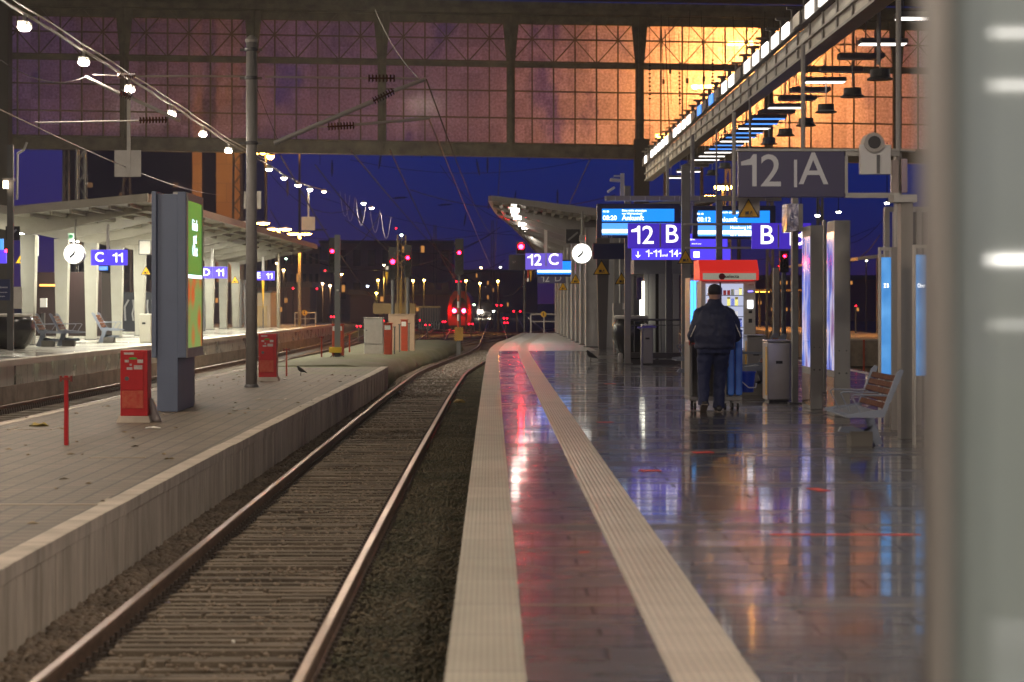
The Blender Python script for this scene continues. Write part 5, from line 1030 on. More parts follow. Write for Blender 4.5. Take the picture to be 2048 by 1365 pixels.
def redbox(label, cx_, ybase, Y):
    t = thing('red_cabinet', label, 'cabinet', (px(cx_, 0, Y).x, Y, ZS)); o = t.location; w_, h, d = .385, 1.02, .32
    m_ = MB(); m_.add([(o.x - .24, o.y - .06, ZS), (o.x + .24, o.y - .06, ZS), (o.x + .24, o.y + .38, ZS), (o.x - .24, o.y + .38, ZS), (o.x - .21, o.y - .03, ZS + .09), (o.x + .21, o.y - .03, ZS + .09), (o.x + .21, o.y + .35, ZS + .09), (o.x - .21, o.y + .35, ZS + .09)], [(0, 3, 2, 1), (4, 5, 6, 7), (0, 1, 5, 4), (1, 2, 6, 5), (2, 3, 7, 6), (3, 0, 4, 7)]); m_.build('concrete_base', m_kerb, t)
    MB().bb(o.x - w_ / 2, o.x + w_ / 2, o.y, o.y + d, ZS + .09, ZS + h).build('body', m_red, t, bevel=.008)
    dr = MB().bb(o.x - w_ / 2 + .02, o.x + w_ / 2 - .06, o.y - .012, o.y - .001, ZS + .46, ZS + h - .03).build('door', m_red, t, bevel=.004)
    MB().bb(o.x - w_ / 2 + .02, o.x + w_ / 2 - .06, o.y - .010, o.y - .001, ZS + .2, ZS + .45).build('lower_panel', M('worn_red', (.5, .03, .02), .5, var=(12, (.55, .16, .08), .8)), t, bevel=.004)
    MB().lathe([(.03, -.02), (.032, -.013)], (o.x - .1, o.y, ZS + .62), 14, 'Y').build('lock', m_dsteel, dr)
    m_ = MB()
    for (x0, z0, ww, hh) in ((-.14, .96, .14, .03), (-.13, .85, .06, .035), (-.02, .86, .0, .0), (.05, .84, .08, .05), (-.1, .745, .08, .035), (.0, .75, .12, .06), (-.06, .8, .03, .03)):
        if ww: m_.bb(o.x + x0, o.x + x0 + ww, o.y - .015, o.y - .0125, ZS + z0, ZS + z0 + hh)
    m_.build('sticker', M('sticker_white', (.6, .58, .56), .6, var=(30, (.35, .2, .2), .8)), dr); c = (o.x - .01, o.y - .013, ZS + .905)
    m_ = MB().lathe([(.05, -.003), (.05, .0)], c, 16, 'Y'); m_.v = [(c[0] + (v[0] - c[0]) * 1.2, v[1], c[2] + (v[2] - c[2]) * .35) for v in m_.v]; m_.build('green_sticker', M('sticker_green', (.06, .35, .04), .5), dr); return t
redbox('red lacquered cabinet covered with stickers left of the advertising column', 268, 845, 28.3)
redbox('second red cabinet standing right of the grey pole', 535, 762, 43)
# thin red posts
def redpost(label, x_, ytop, Y, wd=.045, z=ZS, top=True):
    t = thing('red_post', label, 'post', (px(x_, 0, Y).x, Y, z)); X = px(x_, 0, Y).x; zt = px(0, ytop, Y).z
    MB().bb(X - wd / 2, X + wd / 2, Y, Y + wd, z, zt).build('shaft', m_red2 if Y > 40 else m_red, t)
    if top: MB().bb(X - .07, X + .07, Y - .01, Y + wd + .01, zt - .05, zt - .02).bb(X - .075, X - .05, Y - .012, Y + .02, zt - .07, zt - .0).bb(X + .05, X + .075, Y - .012, Y + .02, zt - .07, zt).build('top_bar', M('rust_red', (.2, .03, .02), .6), t)
redpost('thin red post with a cross bar in the foreground paving', 132, 752, 23.8); redpost('thin red post right of the second red cabinet', 573, 697, 46, .035); redpost('thin rusty post left of the yellow-footed mast', 643, 673, 62, .05); redpost('thin rusty post right of the yellow-footed mast', 699, 668, 68, .05)
# litter
t = thing('plastic_sheet', 'crumpled translucent plastic leaning on the red cabinet', 'plastic', (px(308, 0, 28.6).x, 28.6, ZS)); rn = random.Random(4); m_ = MB(); rg = []
X = px(306, 0, 28.5).x
for k in range(7):
    z = ZS + k * .055; w_ = .1 - k * .012; rg.append([(X + .04 - k * .012 + w_ * math.cos(a) * rn.uniform(.7, 1.2), 28.5 + .07 * math.sin(a) * rn.uniform(.7, 1.3), z) for a in [6.283 * q / 10 for q in range(10)]])
m_.loft(rg).build('sheet', M('dull_plastic', (.32, .28, .27), .35), t, smooth=True)
def crumple(label, name, cat, x_, y_, w_, h, mat, z=ZS, dy=.1, hz=None):
    Y = (CZ - z) * FPX / (y_ - VY); c = px(x_, y_, Y); r = random.Random(x_); m_ = MB(); n = 9; rg = []
    for k in range(5):
        f = k / 4; s = math.sin(math.pi * (.12 + .76 * f)); rg.append([(c.x + (f - .5) * w_, Y + dy * s * math.cos(a) * r.uniform(.6, 1.2), z + h * (.5 + .5 * math.sin(a)) * s * r.uniform(.5, 1.2)) for a in [6.283 * q / n for q in range(n)]])
    return tag(m_.loft(rg).build(name, mat), label, cat)
crumple('white crumpled paper on the paving in front of the red cabinet', 'paper_scrap', 'litter', 306, 857, .2, .03, m_white); crumple('yellow and black rag lying left of the thin red post', 'yellow_rag', 'litter', 78, 853, .26, .06, M('rag_yellow', (.45, .33, .01), .6, var=(14, (.03, .03, .03), 1)))
crumple('white scrap beside the second red cabinet', 'paper_scrap', 'litter', 569, 760, .16, .03, m_white); crumple('large dry brown leaf on the gravel near the platform edge', 'dry_leaf', 'leaf', 919, 806, .26, .09, M('leaf_ochre', (.38, .27, .09), .7), z=ZB + .12)
crumple('lilac crumpled wrapper lying beside the left rail', 'wrapper', 'litter', 338, 1210, .085, .04, M('wrapper_lilac', (.3, .27, .4), .5), z=ZB + .03, dy=.04)
crumple('pale stone-like cup lid on the ribbed track bed', 'cup_lid', 'litter', 467, 1287, .03, .03, m_white, z=ZB + .06, dy=.03)
# birds
def bird(label, cx_, ybase, Y, z, s, face=1, tilt=0):
    t = thing('bird', label, 'bird', (px(cx_, 0, Y).x, Y, z)); o = t.location; m_ = MB(); f = face
    pts = [(-.62, .30), (-.42, .36), (-.2, .46), (.05, .55), (.22, .66), (.32, .80), (.40, .86), (.47, .84)]; rad = [.03, .07, .16, .2, .17, .115, .10, .04]
    m_.limb([(o.x + f * a * s * .8, o.y, o.z + b_ * s) for a, b_ in pts], [r * s for r in rad], 12)
    body = m_.build('body', M('bird_black', (.012, .012, .014), .5), t, smooth=True)
    MB().cyl((o.x + f * .37 * s, o.y, o.z + .85 * s), (o.x + f * .52 * s, o.y, o.z + .82 * s), .035 * s, .005 * s, 8).build('beak', M('beak_dark', (.1, .06, .02), .5), t)
    m_ = MB(); m_.limb([(o.x - f * (.05) * s, o.y - .11 * s, o.z + .6 * s), (o.x - f * .3 * s, o.y - .12 * s, o.z + .42 * s), (o.x - f * .6 * s, o.y - .06 * s, o.z + .24 * s)], [.1 * s, .09 * s, .015 * s], 8, .4); m_.build('wing', M('bird_black'), t, smooth=True)
    for k in (-1, 1):
        m_ = MB(); m_.cyl((o.x + k * .04 * s, o.y + k * .05 * s, o.z + .36 * s), (o.x + f * .05 * s, o.y + k * .06 * s, o.z + .02 * s), .018 * s, n=5); m_.cyl((o.x + f * .05 * s - .05 * s, o.y + k * .06 * s, o.z + .012 * s), (o.x + f * .05 * s + .1 * s, o.y + k * .06 * s, o.z + .012 * s), .014 * s, n=5); m_.build('leg', M('bird_leg', (.05, .03, .02), .6), t)
bird('black bird standing on the wet platform near the clock', 1182, 724, 50.5, 0, .31, -1); bird('black bird pecking on the mossy service paving', 602, 752, 46.5, ZS, .24, -1)
# ------------------------------------------------------------ platform 12 objects
# vending machine
Y = 34.5; t = thing('vending_machine', 'snack vending machine with a red hood and lit window', 'vending machine', (px(1457, 0, Y).x, Y, 0)); X = lambda x_: px(x_, 0, Y).x; Z_ = lambda y_: px(0, y_, Y).z
m_cab = M('machine_silver', (.55, .53, .48), .35, .2, var=(3, (.34, .32, .29), .6))
MB().bb(X(1403), X(1510), Y + .05, Y + .85, .02, Z_(562)).build('body', m_cab, t, bevel=.01)
MB().prismx([(Y - .12, Z_(561)), (Y + .9, Z_(561)), (Y + .9, Z_(520)), (Y + .1, Z_(520)), (Y - .12, Z_(542))], X(1398), X(1516)).build('hood', M('hood_red', (.65, .02, .015), .35, emit=.35, ecol=(1, .04, .03)), t, bevel=.008)
MB().bb(X(1404), X(1510), Y - .135, Y - .121, Z_(560), Z_(547)).build('header_panel', M('header_grey', (.3, .3, .26), .4, emit=.2, ecol=(.8, .78, .6)), t)
T(t, 'selecta', 1464, 553.5, 6.5, Y - .14, m_black, 1.1, .02); c = px(1444, 553.5, Y - .145); MB().lathe([(.055, 0), (.055, .004)], c, 20, 'Y').build('logo_disc', M('logo_maroon', (.2, .01, .02), .4), t)
wn = MB().bb(X(1412), X(1487), Y + .03, Y + .045, Z_(700), Z_(568)).build('window', E('vending_backlight', (.7, .74, 1), .55), t)
rg = random.Random(9)
for r_ in range(6):
    z = Z_(700) + (r_ + .15) * (Z_(568) - Z_(700)) / 6.2; m_ = MB(); m_.bb(X(1412), X(1487), Y - .01, Y + .028, z - .014, z - .002); m_.build('shelf', m_dsteel, wn)
    for k, cc in enumerate(((.85, .85, .9), (.7, .1, .1), (.1, .15, .5), (.8, .75, .2))):
        for j in range(9):
            if rg.randrange(4) == k: xx = X(1414) + (j + .5) * (X(1485) - X(1414)) / 9; MB().bb(xx - .025, xx + .025, Y - .005, Y + .02, z, z + rg.uniform(.08, .15)).build('snack_pack', M('pack_%d' % k, cc, .3, emit=.5 if k == 0 else .12), wn)
MB().bb(X(1488), X(1511), Y + .0, Y + .049, Z_(745), Z_(563)).build('payment_panel', m_cab, t, bevel=.004)
m_ = MB(); m_.bb(X(1495), X(1506), Y - .012, Y - .001, Z_(617), Z_(601)); m_.build('touch_screen', E('pay_screen', (.9, .93, 1), 2.6), t); m_ = MB(); m_.bb(X(1496), X(1506), Y - .012, Y - .001, Z_(584.5), Z_(582)); m_.build('coin_slot', E('slot_violet', (.25, .2, 1), 2), t)
MB().bb(X(1497), X(1504), Y - .012, Y - .001, Z_(627), Z_(621)).bb(X(1497), X(1504), Y - .012, Y - .001, Z_(646), Z_(638)).build('card_reader', m_black, t); T(t, 'selecta', 1502, 570, 2.6, Y - .003, M('maroon_text', (.3, .02, .03), .5)); 
t = thing('vending_machine', 'second vending machine with a blue-lit side behind the man', 'vending machine', (px(1390, 0, 36).x, 36, 0)); X = lambda x_: px(x_, 0, 36).x; Z_ = lambda y_: px(0, y_, 36).z
MB().bb(X(1380), X(1402), 36, 36.9, .02, Z_(556)).build('body', m_cab, t); m_ = MB()
for k in range(3): m_.bb(X(1381 + k * 6), X(1385.5 + k * 6), 35.98, 35.995, Z_(672), Z_(562))
m_.build('light_tubes', E('tube_blue', (.06, .35, .9), 2.5), t); MB().bb(X(1380), X(1401), 35.97, 35.99, Z_(740), Z_(673)).build('red_panel', M('panel_red', (.35, .05, .04), .5), t)
# steel bins
def bin_(label, x0, x1, ytop, Y, slot=True, mat=None, dx=.0):
    t = thing('steel_bin', label, 'bin', (px((x0 + x1) / 2, 0, Y).x, Y, 0)); X = lambda x_: px(x_, 0, Y).x; zt = px(0, ytop, Y).z; mat = mat or m_stain
    MB().bb(X(x0), X(x1), Y, Y + .55, .03, zt - .03).build('body', mat, t, bevel=.015); MB().bb(X(x0) - .01, X(x1) + .01, Y - .015, Y + .56, zt - .028, zt).build('lid', m_stain, t, bevel=.01)
    MB().bb(X(x0) + .03, X(x1) - .03, Y + .03, Y + .5, 0, .03).build('plinth', m_black, t)
    MB().bb(X(x0) - .004, X(x0) - .001, Y + .04, Y + .22, .1, zt - .1).build('yellow_label', m_yel, t)
    if slot: cxx = (X(x0) + X(x1)) / 2; zc_ = zt - .33; MB().bb(cxx - .05, cxx + .05, Y - .006, Y + .0 - .001, zc_ - .022, zc_ + .022).build('handle_slot', m_black, t, bevel=.003)
bin_('brushed steel waste bin right of the blue trolley', 1535, 1582, 681, 30); bin_('large grey waste container behind the trolley', 1494, 1531, 670, 34, True, M('container_grey', (.3, .29, .27), .4, .4)); bin_('grey waste bin inside the glass stair enclosure', 1284, 1306, 650, 48, True, M('container_grey'))
# leaning rack beside bin: wooden-backed seat seen from the end
seat_bench('bench seen end on behind the trolley', 1497, 0, 32.5, 0, 1); seat_bench('bench in front of the blue-lit vending machine', 1385, 0, 38, 0, 1)
tb = seat_bench('bench with a slatted wooden back beside the blurred pillar', 1713, 0, 21, 0, 1, n=2)
tb.scale = (.64, .88, .82)
# totems
def totem(label, x0, xs_, x1, ytop, ylit, Y, d, hue, i):
    t = thing('advertising_totem', label, 'advertising totem', (px(xs_, 0, Y).x, Y, 0)); X = lambda x_: px(x_, 0, Y).x; Z_ = lambda y_: px(0, y_, Y).z
    MB().bb(X(xs_), X(x1), Y, Y + d, 0, Z_(ytop)).build('casing', M('totem_grey', (.36, .35, .32), .4, .3, var=(3, (.3, .29, .27), .6)), t, bevel=.008)
    xx = X(xs_) - .003
    m, n, b = node_mat('poster_glow'); tc_ = nnode(n, 'ShaderNodeTexCoord'); mp = nnode(n, 'ShaderNodeMapping'); mp.inputs['Scale'].default_value = (1, 2.6, .8); mp.inputs['Location'].default_value = (i * 3.1, 0, 0); L(n, tc_.outputs['Object'], mp.inputs[0])
    no = nnode(n, 'ShaderNodeTexNoise'); no.inputs['Scale'].default_value = 1.6; no.inputs['Detail'].default_value = 3; L(n, mp.outputs[0], no.inputs['Vector']); rp = nnode(n, 'ShaderNodeValToRGB')
    for q, (p_, c_) in enumerate(((.3, (.02, .05, .35)), (.45, (.08, .2, .85)), (.55, (.75, .7, .95)), (.68, (.2, .08, .3)))):
        if q < 2: rp.color_ramp.elements[q].position = p_; rp.color_ramp.elements[q].color = (*c_, 1)
        else: el = rp.color_ramp.elements.new(p_); el.color = (*c_, 1)
    L(n, no.outputs[0], rp.inputs[0]); L(n, rp.outputs[0], b.inputs['Emission Color']); b.inputs['Emission Strength'].default_value = hue; b.inputs['Base Color'].default_value = (.05, .05, .05, 1); b.inputs['Roughness'].default_value = .1
    m_ = MB(); m_.quad((xx, Y + .02, Z_(ylit)), (xx, Y + d - .02, Z_(ylit)), (xx, Y + d - .02, Z_(ytop + 22)), (xx, Y + .02, Z_(ytop + 22))); m_.build('lit_poster', m, t)
    MB().bb(xx - .002, xx + .002, Y + .02, Y + d - .02, .05, Z_(ylit + 14)).build('lower_panel', M('copper_reflecting_panel', (.55, .42, .33), .12, 1), t)
    m_ = MB()
    for k in (.3, .75): cx_ = X(xs_) + (X(x1) - X(xs_)) * k; m_.lathe([(.012, -.008), (.014, -.001)], (cx_, Y, Z_(ylit + 5)), 10, 'Y'); m_.lathe([(.008, -.006), (.01, -.001)], (cx_, Y, Z_(ylit - 40)), 8, 'Y')
    m_.build('bolts', m_dsteel, t); return t
totem('grey advertising totem with a blue glowing side, nearer the steel bin', 1606, 1621, 1646, 451, 735, 28, .75, .6, 0)
totem('grey advertising totem with a violet glowing side, left of the bench', 1654, 1669, 1701, 441, 742, 26.2, .6, .55, 1)
# shelter with blue posters
def shelter(label, x0, x1, ytop, ybot, Y, xr, txt_):
    t = thing('poster_case', label, 'poster case', (px(x0, 0, Y).x, Y, 0)); X = lambda x_: px(x_, 0, Y).x; Z_ = lambda y_: px(0, y_, Y).z
    MB().bb(X(x1) + .005, X(xr), Y, Y + .12, 0, Z_(ytop - 20)).build('side_casing', M('case_taupe', (.3, .28, .25), .4, .2), t); MB().bb(X(x0) - .02, X(x1) + .004, Y - .0, Y + .1, Z_(ytop - 14), Z_(ytop - 20)).build('top_rail', m_lgrey, t)
    MB().bb(X(x0) - .02, X(x0) - .002, Y, Y + .1, 0, Z_(ytop - 15)).build('edge_profile', m_lgrey, t)
    m, n, b = node_mat('case_blue'); tc_ = nnode(n, 'ShaderNodeTexCoord'); no = nnode(n, 'ShaderNodeTexNoise'); no.inputs['Scale'].default_value = 2.5; L(n, tc_.outputs['Object'], no.inputs['Vector']); rp = nnode(n, 'ShaderNodeValToRGB'); rp.color_ramp.elements[0].position = .35; rp.color_ramp.elements[0].color = (.03, .2, .55, 1); rp.color_ramp.elements[1].position = .65; rp.color_ramp.elements[1].color = (.14, .42, .85, 1)
    L(n, no.outputs[0], rp.inputs[0]); L(n, rp.outputs[0], b.inputs['Emission Color']); b.inputs['Emission Strength'].default_value = .75; b.inputs['Base Color'].default_value = (.03, .03, .03, 1); b.inputs['Roughness'].default_value = .1
    MB().bb(X(x0), X(x1), Y + .01, Y + .09, Z_(ybot), Z_(ytop)).build('lit_poster', m, t)
    T(t, txt_, (x0 + x1) / 2, 572, 8, Y, E('case_letter', (1, 1, 1), 2.5), .6); return t
shelter('blue-lit poster case behind the foreground bench', 1763, 1782, 515, 752, 23.5, 1806, 'Z B'); shelter('blue-lit poster case half lost behind the blurred pillar', 1832, 1852, 510, 752, 21, 1880, 'Ober')
t = thing('glass_shelter', 'tall glazed shelter frame catching orange reflections beside the pillar', 'shelter', (px(1800, 0, 24.5).x, 24.5, 0)); X = lambda x_: px(x_, 0, 24.5).x; Z_ = lambda y_: px(0, y_, 24.5).z
for x_ in (1775, 1793, 1814, 1838, 1862): MB().bb(X(x_) - .03, X(x_) + .03, 24.5, 24.62, 0, Z_(418)).build('mullion', M('shelter_frame', (.32, .31, .28), .4, .3), t)
MB().bb(X(1772), X(1900), 24.48, 24.64, Z_(424), Z_(414)).build('top_rail', M('shelter_frame'), t); MB().bb(X(1796), X(1900), 24.55, 24.57, .05, Z_(424)).build('glass_panel', M('shelter_glass', (.16, .15, .13), .12, .6), t)
t = thing('wide_post', 'broad grey shelter post right of the blue poster case', 'post', (px(1815, 0, 22).x, 22, 0)); MB().bb(px(1802, 0, 22).x, px(1826, 0, 22).x, 22, 22.2, 0, px(0, 405, 22).z).build('shaft', M('taupe_post', (.24, .22, .19), .45, .2), t); MB().bb(px(1786, 0, 22).x, px(1832, 0, 22).x, 21.95, 22.25, px(0, 405, 22).z, px(0, 390, 22).z).build('head', m_lgrey, t)
# stair enclosure
t = thing('stair_enclosure', 'glass and steel railing around the stairs of platform 12', 'railing', (px(1320, 0, 50).x, 50, 0)); X = lambda x_, Y=49: px(x_, 0, Y).x; Z_ = lambda y_, Y=49: px(0, y_, Y).z
MB().bb(X(1258), X(1400), 49, 49.2, Z_(717), Z_(706)).bb(X(1262), X(1398), 49.02, 49.18, 0, Z_(720)).build('plinth', M('plinth_dark', (.05, .045, .05), .4), t)
m_ = MB(); m_.cyl((X(1262), 49, Z_(640)), (X(1400), 49, Z_(640)), .025, n=8); m_.cyl((X(1262), 49, Z_(651)), (X(1400), 49, Z_(651)), .012, n=6); m_.build('handrail', m_dsteel, t)
for x_ in (1269, 1290, 1322, 1360, 1385): MB().cyl((X(x_), 49, Z_(706)), (X(x_), 49, Z_(640)), .012, n=6).build('baluster', m_dsteel, t)
a = px(1283, 727, 47.5); MB().path([(a.x, 47.5, 0.0), (a.x + .02, 47.5, .84), (a.x - .1, 47.5, .9), (a.x + .35, 47.5, .91)], .02, 8).build('stanchion', m_stain, t)
t = thing('lift_shaft', 'steel and glass lift shaft behind the 12 B sign', 'lift', (px(1330, 0, 54).x, 54, 0)); X = lambda x_: px(x_, 0, 54).x; Z_ = lambda y_: px(0, y_, 54).z
MB().bb(X(1268), X(1400), 54, 57, Z_(548), Z_(520)).build('head', M('lift_grey', (.25, .25, .25), .5), t)
for x_, w_ in ((1292, 8), (1304, 14), (1326, 16), (1352, 12), (1379, 7)): MB().bb(X(x_ - w_ / 2), X(x_ + w_ / 2), 54, 54.3, 0, Z_(548)).build('column', M('lift_column', (.36, .35, .33), .45, .2, var=(3, (.3, .29, .27), .5)), t)
MB().bb(X(1310), X(1318), 54.1, 54.2, 0, Z_(548)).bb(X(1334), X(1346), 54.1, 54.2, 0.02, Z_(548)).build('glass_panel', M('lift_glass', (.05, .045, .04), .1, .3), t)
m_ = MB()
for k in range(3): m_.cyl((X(1279.5 + k * 3.6), 53.8, Z_(706)), (X(1279.5 + k * 3.6), 53.8, Z_(563)), .018, n=8)
m_.build('light_tubes', E('lift_tube', (.95, .93, .75), 3), t)
MB().bb(X(1272), X(1282), 53.7, 53.8, Z_(600), Z_(556)).build('poster', M('poster_dull', (.08, .06, .2), .4), t)
t = thing('switch_cabinet', 'grey metal cabinet against the canopy wall left of the thin post', 'cabinet', (px(1236, 0, 60).x, 60, 0)); MB().bb(px(1227, 0, 60).x, px(1249, 0, 60).x, 60, 60.5, .3, px(0, 607, 60).z).build('body', M('cab_grey2', (.33, .32, .29), .5), t, bevel=.01); MB().bb(px(1229, 0, 60).x, px(1247, 0, 60).x, 60.05, 60.45, 0, .3).build('stand', m_dsteel, t)
MB().cyl(px(1247, 619, 59.97), px(1247, 607, 59.97), .03, n=6).build('handle', m_white, t)
t = thing('wall_panel', 'light grey sheet wall between the canopy columns', 'wall', (4.1, 66, 0)); MB().bb(3.75, 5.2, 66.4, 66.5, 0, 3.9).build('panel', M('sheet_grey', (.42, .42, .42), .45, var=(1.5, (.34, .34, .34), .6)), t)
m_ = MB()
for k in range(5): m_.bb(3.8 + k * .3, 3.83 + k * .3, 66.36, 66.4, 0, 3.9)
m_.build('seams', m_lgrey, t)
t = thing('bollard', 'small pale bollard at the foot of the dark shell', 'bollard', (px(1241, 0, 48.8).x, 48.8, 0)); MB().lathe([(.06, 0), (.07, .03), (.065, .2), (.05, .25), (.02, .27)], t.location, 14).build('body', m_lgrey, t, smooth=True)
# cctv mast
t = thing('cctv_mast', 'white mast with two surveillance cameras left of the gantry end', 'camera mast', px(1245, 392, 47)); a, b = px(1241, 392, 47), px(1249, 347, 47); MB().bb(a.x, b.x, 47, 47.1, a.z, b.z).build('mast', m_white, t); a, b = px(1228, 354, 47), px(1242, 351, 47); MB().bb(a.x, b.x, 47, 47.06, a.z, b.z).build('bracket', m_white, t)
c = px(1230, 361, 47); MB().box(c, (.24, .3, .07), ry=.1).build('camera', m_white, t, bevel=.02); c = px(1222, 380, 47); MB().box(c, (.2, .3, .06), ry=-.6).build('camera', m_white, t, bevel=.02)

# ------------------------------------------------------------ blurred pillar at the right border
m, n, b = node_mat('pillar_metal'); tc_ = nnode(n, 'ShaderNodeTexCoord'); mp = nnode(n, 'ShaderNodeMapping'); mp.inputs['Scale'].default_value = (1, 1, 6); L(n, tc_.outputs['Object'], mp.inputs[0]); no = nnode(n, 'ShaderNodeTexNoise'); no.inputs['Scale'].default_value = 3; L(n, mp.outputs[0], no.inputs['Vector'])
b.inputs['Base Color'].default_value = (.25, .32, .34, 1); b.inputs['Metallic'].default_value = .1; b.inputs['Roughness'].default_value = .45; b.inputs['Coat Weight'].default_value = 1; b.inputs['Coat Roughness'].default_value = .03; b.inputs['Coat IOR'].default_value = 1.9
bp = nnode(n, 'ShaderNodeBump'); bp.inputs['Strength'].default_value = .15; bp.inputs['Distance'].default_value = .01; L(n, no.outputs[0], bp.inputs['Height']); L(n, bp.outputs[0], b.inputs['Normal'])
t = thing('metal_pillar', 'out of focus brushed metal pillar filling the right border', 'pillar', (.75, 1.7, 0)); MB().bb(.408, 1.1, 1.75, 1.86, 0, 6).build('cladding', m, t, bevel=.03)
MB().bb(.396, .407, 1.77, 1.85, 0, 6).build('edge_trim', M('trim_taupe', (.25, .25, .25), .5), t)
# unseen fill lamps added overhead and behind the camera; some continue visible rows
for i, (x_, y_, z_) in enumerate(((6.5, 4, 6.4), (6.5, -4, 6.4), (-9.5, 6, 7.2), (-9.5, 14, 7.2), (-9.5, 22, 7.2), (-9.5, 29, 7.2), (-3.5, -6, 6.8), (1.2, -7, 5.8), (2.5, 9, 6.3), (2.5, 17, 6.6))):  # the last two are added to brighten the kerb face
    t = thing('hall_lamp', 'unseen white fill lamp added overhead, ' + ('right gantry above the camera', 'right gantry behind the camera', 'left cable beside the camera', 'left cable just ahead', 'left cable farther ahead', 'left cable before the visible row', 'left of centre behind the camera', 'behind the camera towards the pillar', 'just ahead above the picture, for the kerb face', 'farther ahead above the picture, for the kerb face')[i], 'lamp', (x_, y_, z_))
    MB().bb(x_ - .5, x_ + .5, y_ - .12, y_ + .12, z_, z_ + .1).build('housing', m_lgrey, t); MB().bb(x_ - .45, x_ + .45, y_ - .1, y_ + .1, z_ - .02, z_ - .001).build('diffuser', E('fill_tube' + str((i in (0, 1, 6, 7)) + 2 * (i > 7)), (1, .80, .6) if i < 8 else (1, .9, .8), 210 if i > 7 else 800 if i in (0, 1, 6, 7) else 560), t)

for i, (x_, y_) in enumerate(((-22, 66), (-4, 70), (30, 64))):  # unseen high lamps added to light the screen girders
    t = thing('hall_lamp', 'unseen broad fill lamp added high under the roof, ' + ('left of the tracks', 'over the tracks', 'over the right platform')[i], 'lamp', (x_, y_, 13.5))
    MB().bb(x_ - 1.1, x_ + 1.1, y_ - .4, y_ + .4, 13.5, 13.62).build('housing', m_lgrey, t); MB().bb(x_ - 1, x_ + 1, y_ - .3, y_ + .3, 13.3, 13.49).build('diffuser', E('high_fill', (1, .84, .62), 240), t)
for i, (z_, w_, st) in enumerate(((2.64, 3.0, 14), (7.3, 2.6, 5), (8.7, 2.4, 5), (.9, 2.4, 2))):  # unseen strip lamps added to give the pillar its highlight bands
    t = thing('rear_hall_lamp', ('bright low strip lamp added far behind the camera for pillar highlights', 'middle strip lamp added far behind the camera for pillar highlights', 'upper strip lamp added far behind the camera for pillar highlights', 'dim floor level lamp added far behind the camera for pillar highlights')[i], 'lamp', (14.4, -50, z_))
    MB().bb(14.4 - w_ / 2, 14.4 + w_ / 2, -50, -49.9, z_ - .15, z_ + .15).build('diffuser', E('rear_%d' % i, (1, .95, .88), st), t); MB().bb(14.4 - w_ / 2, 14.4 + w_ / 2, -50.2, -50.01, z_ - .2, z_ + .2).build('housing', m_lgrey, t)
# ------------------------------------------------------------ person and trolley
def finish_soft(o, vox, disp=0, sm=4):
    rm = o.modifiers.new('remesh', 'REMESH'); rm.mode = 'VOXEL'; rm.voxel_size = vox; rm.use_smooth_shade = True
    s_ = o.modifiers.new('smooth', 'SMOOTH'); s_.factor = .5; s_.iterations = sm
    if disp:
        tx = bpy.data.textures.new('folds', 'CLOUDS'); tx.noise_scale = .13; d_ = o.modifiers.new('folds', 'DISPLACE'); d_.texture = tx; d_.strength = disp; d_.mid_level = .5; d_.texture_coords = 'LOCAL'
    return o
PX, PY = (1430 - VX) * 27.3 / FPX, 27.3
def ring(cx_, cy_, z, rx, ry, n=22, p=2.3):
    out = []
    for k in range(n):
        a = 2 * math.pi * k / n; c_, s_ = math.cos(a), math.sin(a)
        out.append((PX + cx_ + rx * math.copysign(abs(c_) ** (2 / p), c_), PY + cy_ + ry * math.copysign(abs(s_) ** (2 / p), s_), z))
    return out
def W(*pts): return [(PX + a, PY + b_, c_) for a, b_, c_ in pts]
m_skin = M('skin', (.42, .24, .17), .5); m_navy = M('navy_jacket', (.016, .022, .06), .65, var=(9, (.028, .036, .085), .6), bump=(60, .2)); m_trs = M('navy_trousers', (.014, .022, .075), .7, bump=(70, .2)); m_capm = M('cap_cloth', (.018, .018, .024), .75)
# one continuous body: legs, trunk, neck, head, arms and five-fingered hands
b_ = MB()
b_.loft([ring(0, 0, .84, .18, .15), ring(0, -.01, 1.0, .21, .17), ring(0, -.01, 1.2, .22, .17), ring(0, 0, 1.36, .2, .13), ring(.0, .02, 1.45, .1, .09), ring(0, .04, 1.52, .065, .07), ring(0, .05, 1.56, .06, .07)])
b_.loft([ring(.0, .06, 1.50, .05, .06), ring(0, .06, 1.54, .07, .085), ring(0, .06, 1.6, .078, .1), ring(0, .06, 1.66, .078, .1), ring(0, .05, 1.71, .055, .075), ring(0, .05, 1.735, .02, .03)])
for s in (-1, 1):
    q_ = .1 if s > 0 else 0
    b_.limb(W((s * .09, 0, .9), (s * .1 - .03, q_ * .3, .7), (s * .1 - .05, .02 + q_ * .8, .5), (s * .1 - .05, q_, .3), (s * .1 - .05, q_ - .02, .12), (s * .1 - .05, q_ + .02, .07)), [.10, .085, .055, .042, .035, .04])
    b_.limb(W((s * .17, 0, 1.38), (s * .26, -.02, 1.22), (s * .30, .04, 1.07), (s * .25, .2, 1.0), (s * .22, .33, .99)), [.07, .06, .05, .045, .032])
    b_.limb(W((s * .22, .31, .99), (s * .215, .37, .99), (s * .21, .41, .985)), [.03, .042, .036], flat=.5)
    for q, ln in enumerate((.052, .06, .057, .045)):      # four fingers curling over the handle
        fx_ = s * (.24 - q * .021); b_.limb(W((fx_, .39, .992), (fx_, .425, .998), (fx_, .44 + ln * .25, .98), (fx_, .43, .965 - ln * .15)), [.010, .0095, .009, .008], 8)
    b_.limb(W((s * .175, .36, .985), (s * .165, .39, .965), (s * .18, .42, .95)), [.012, .011, .009], 8)
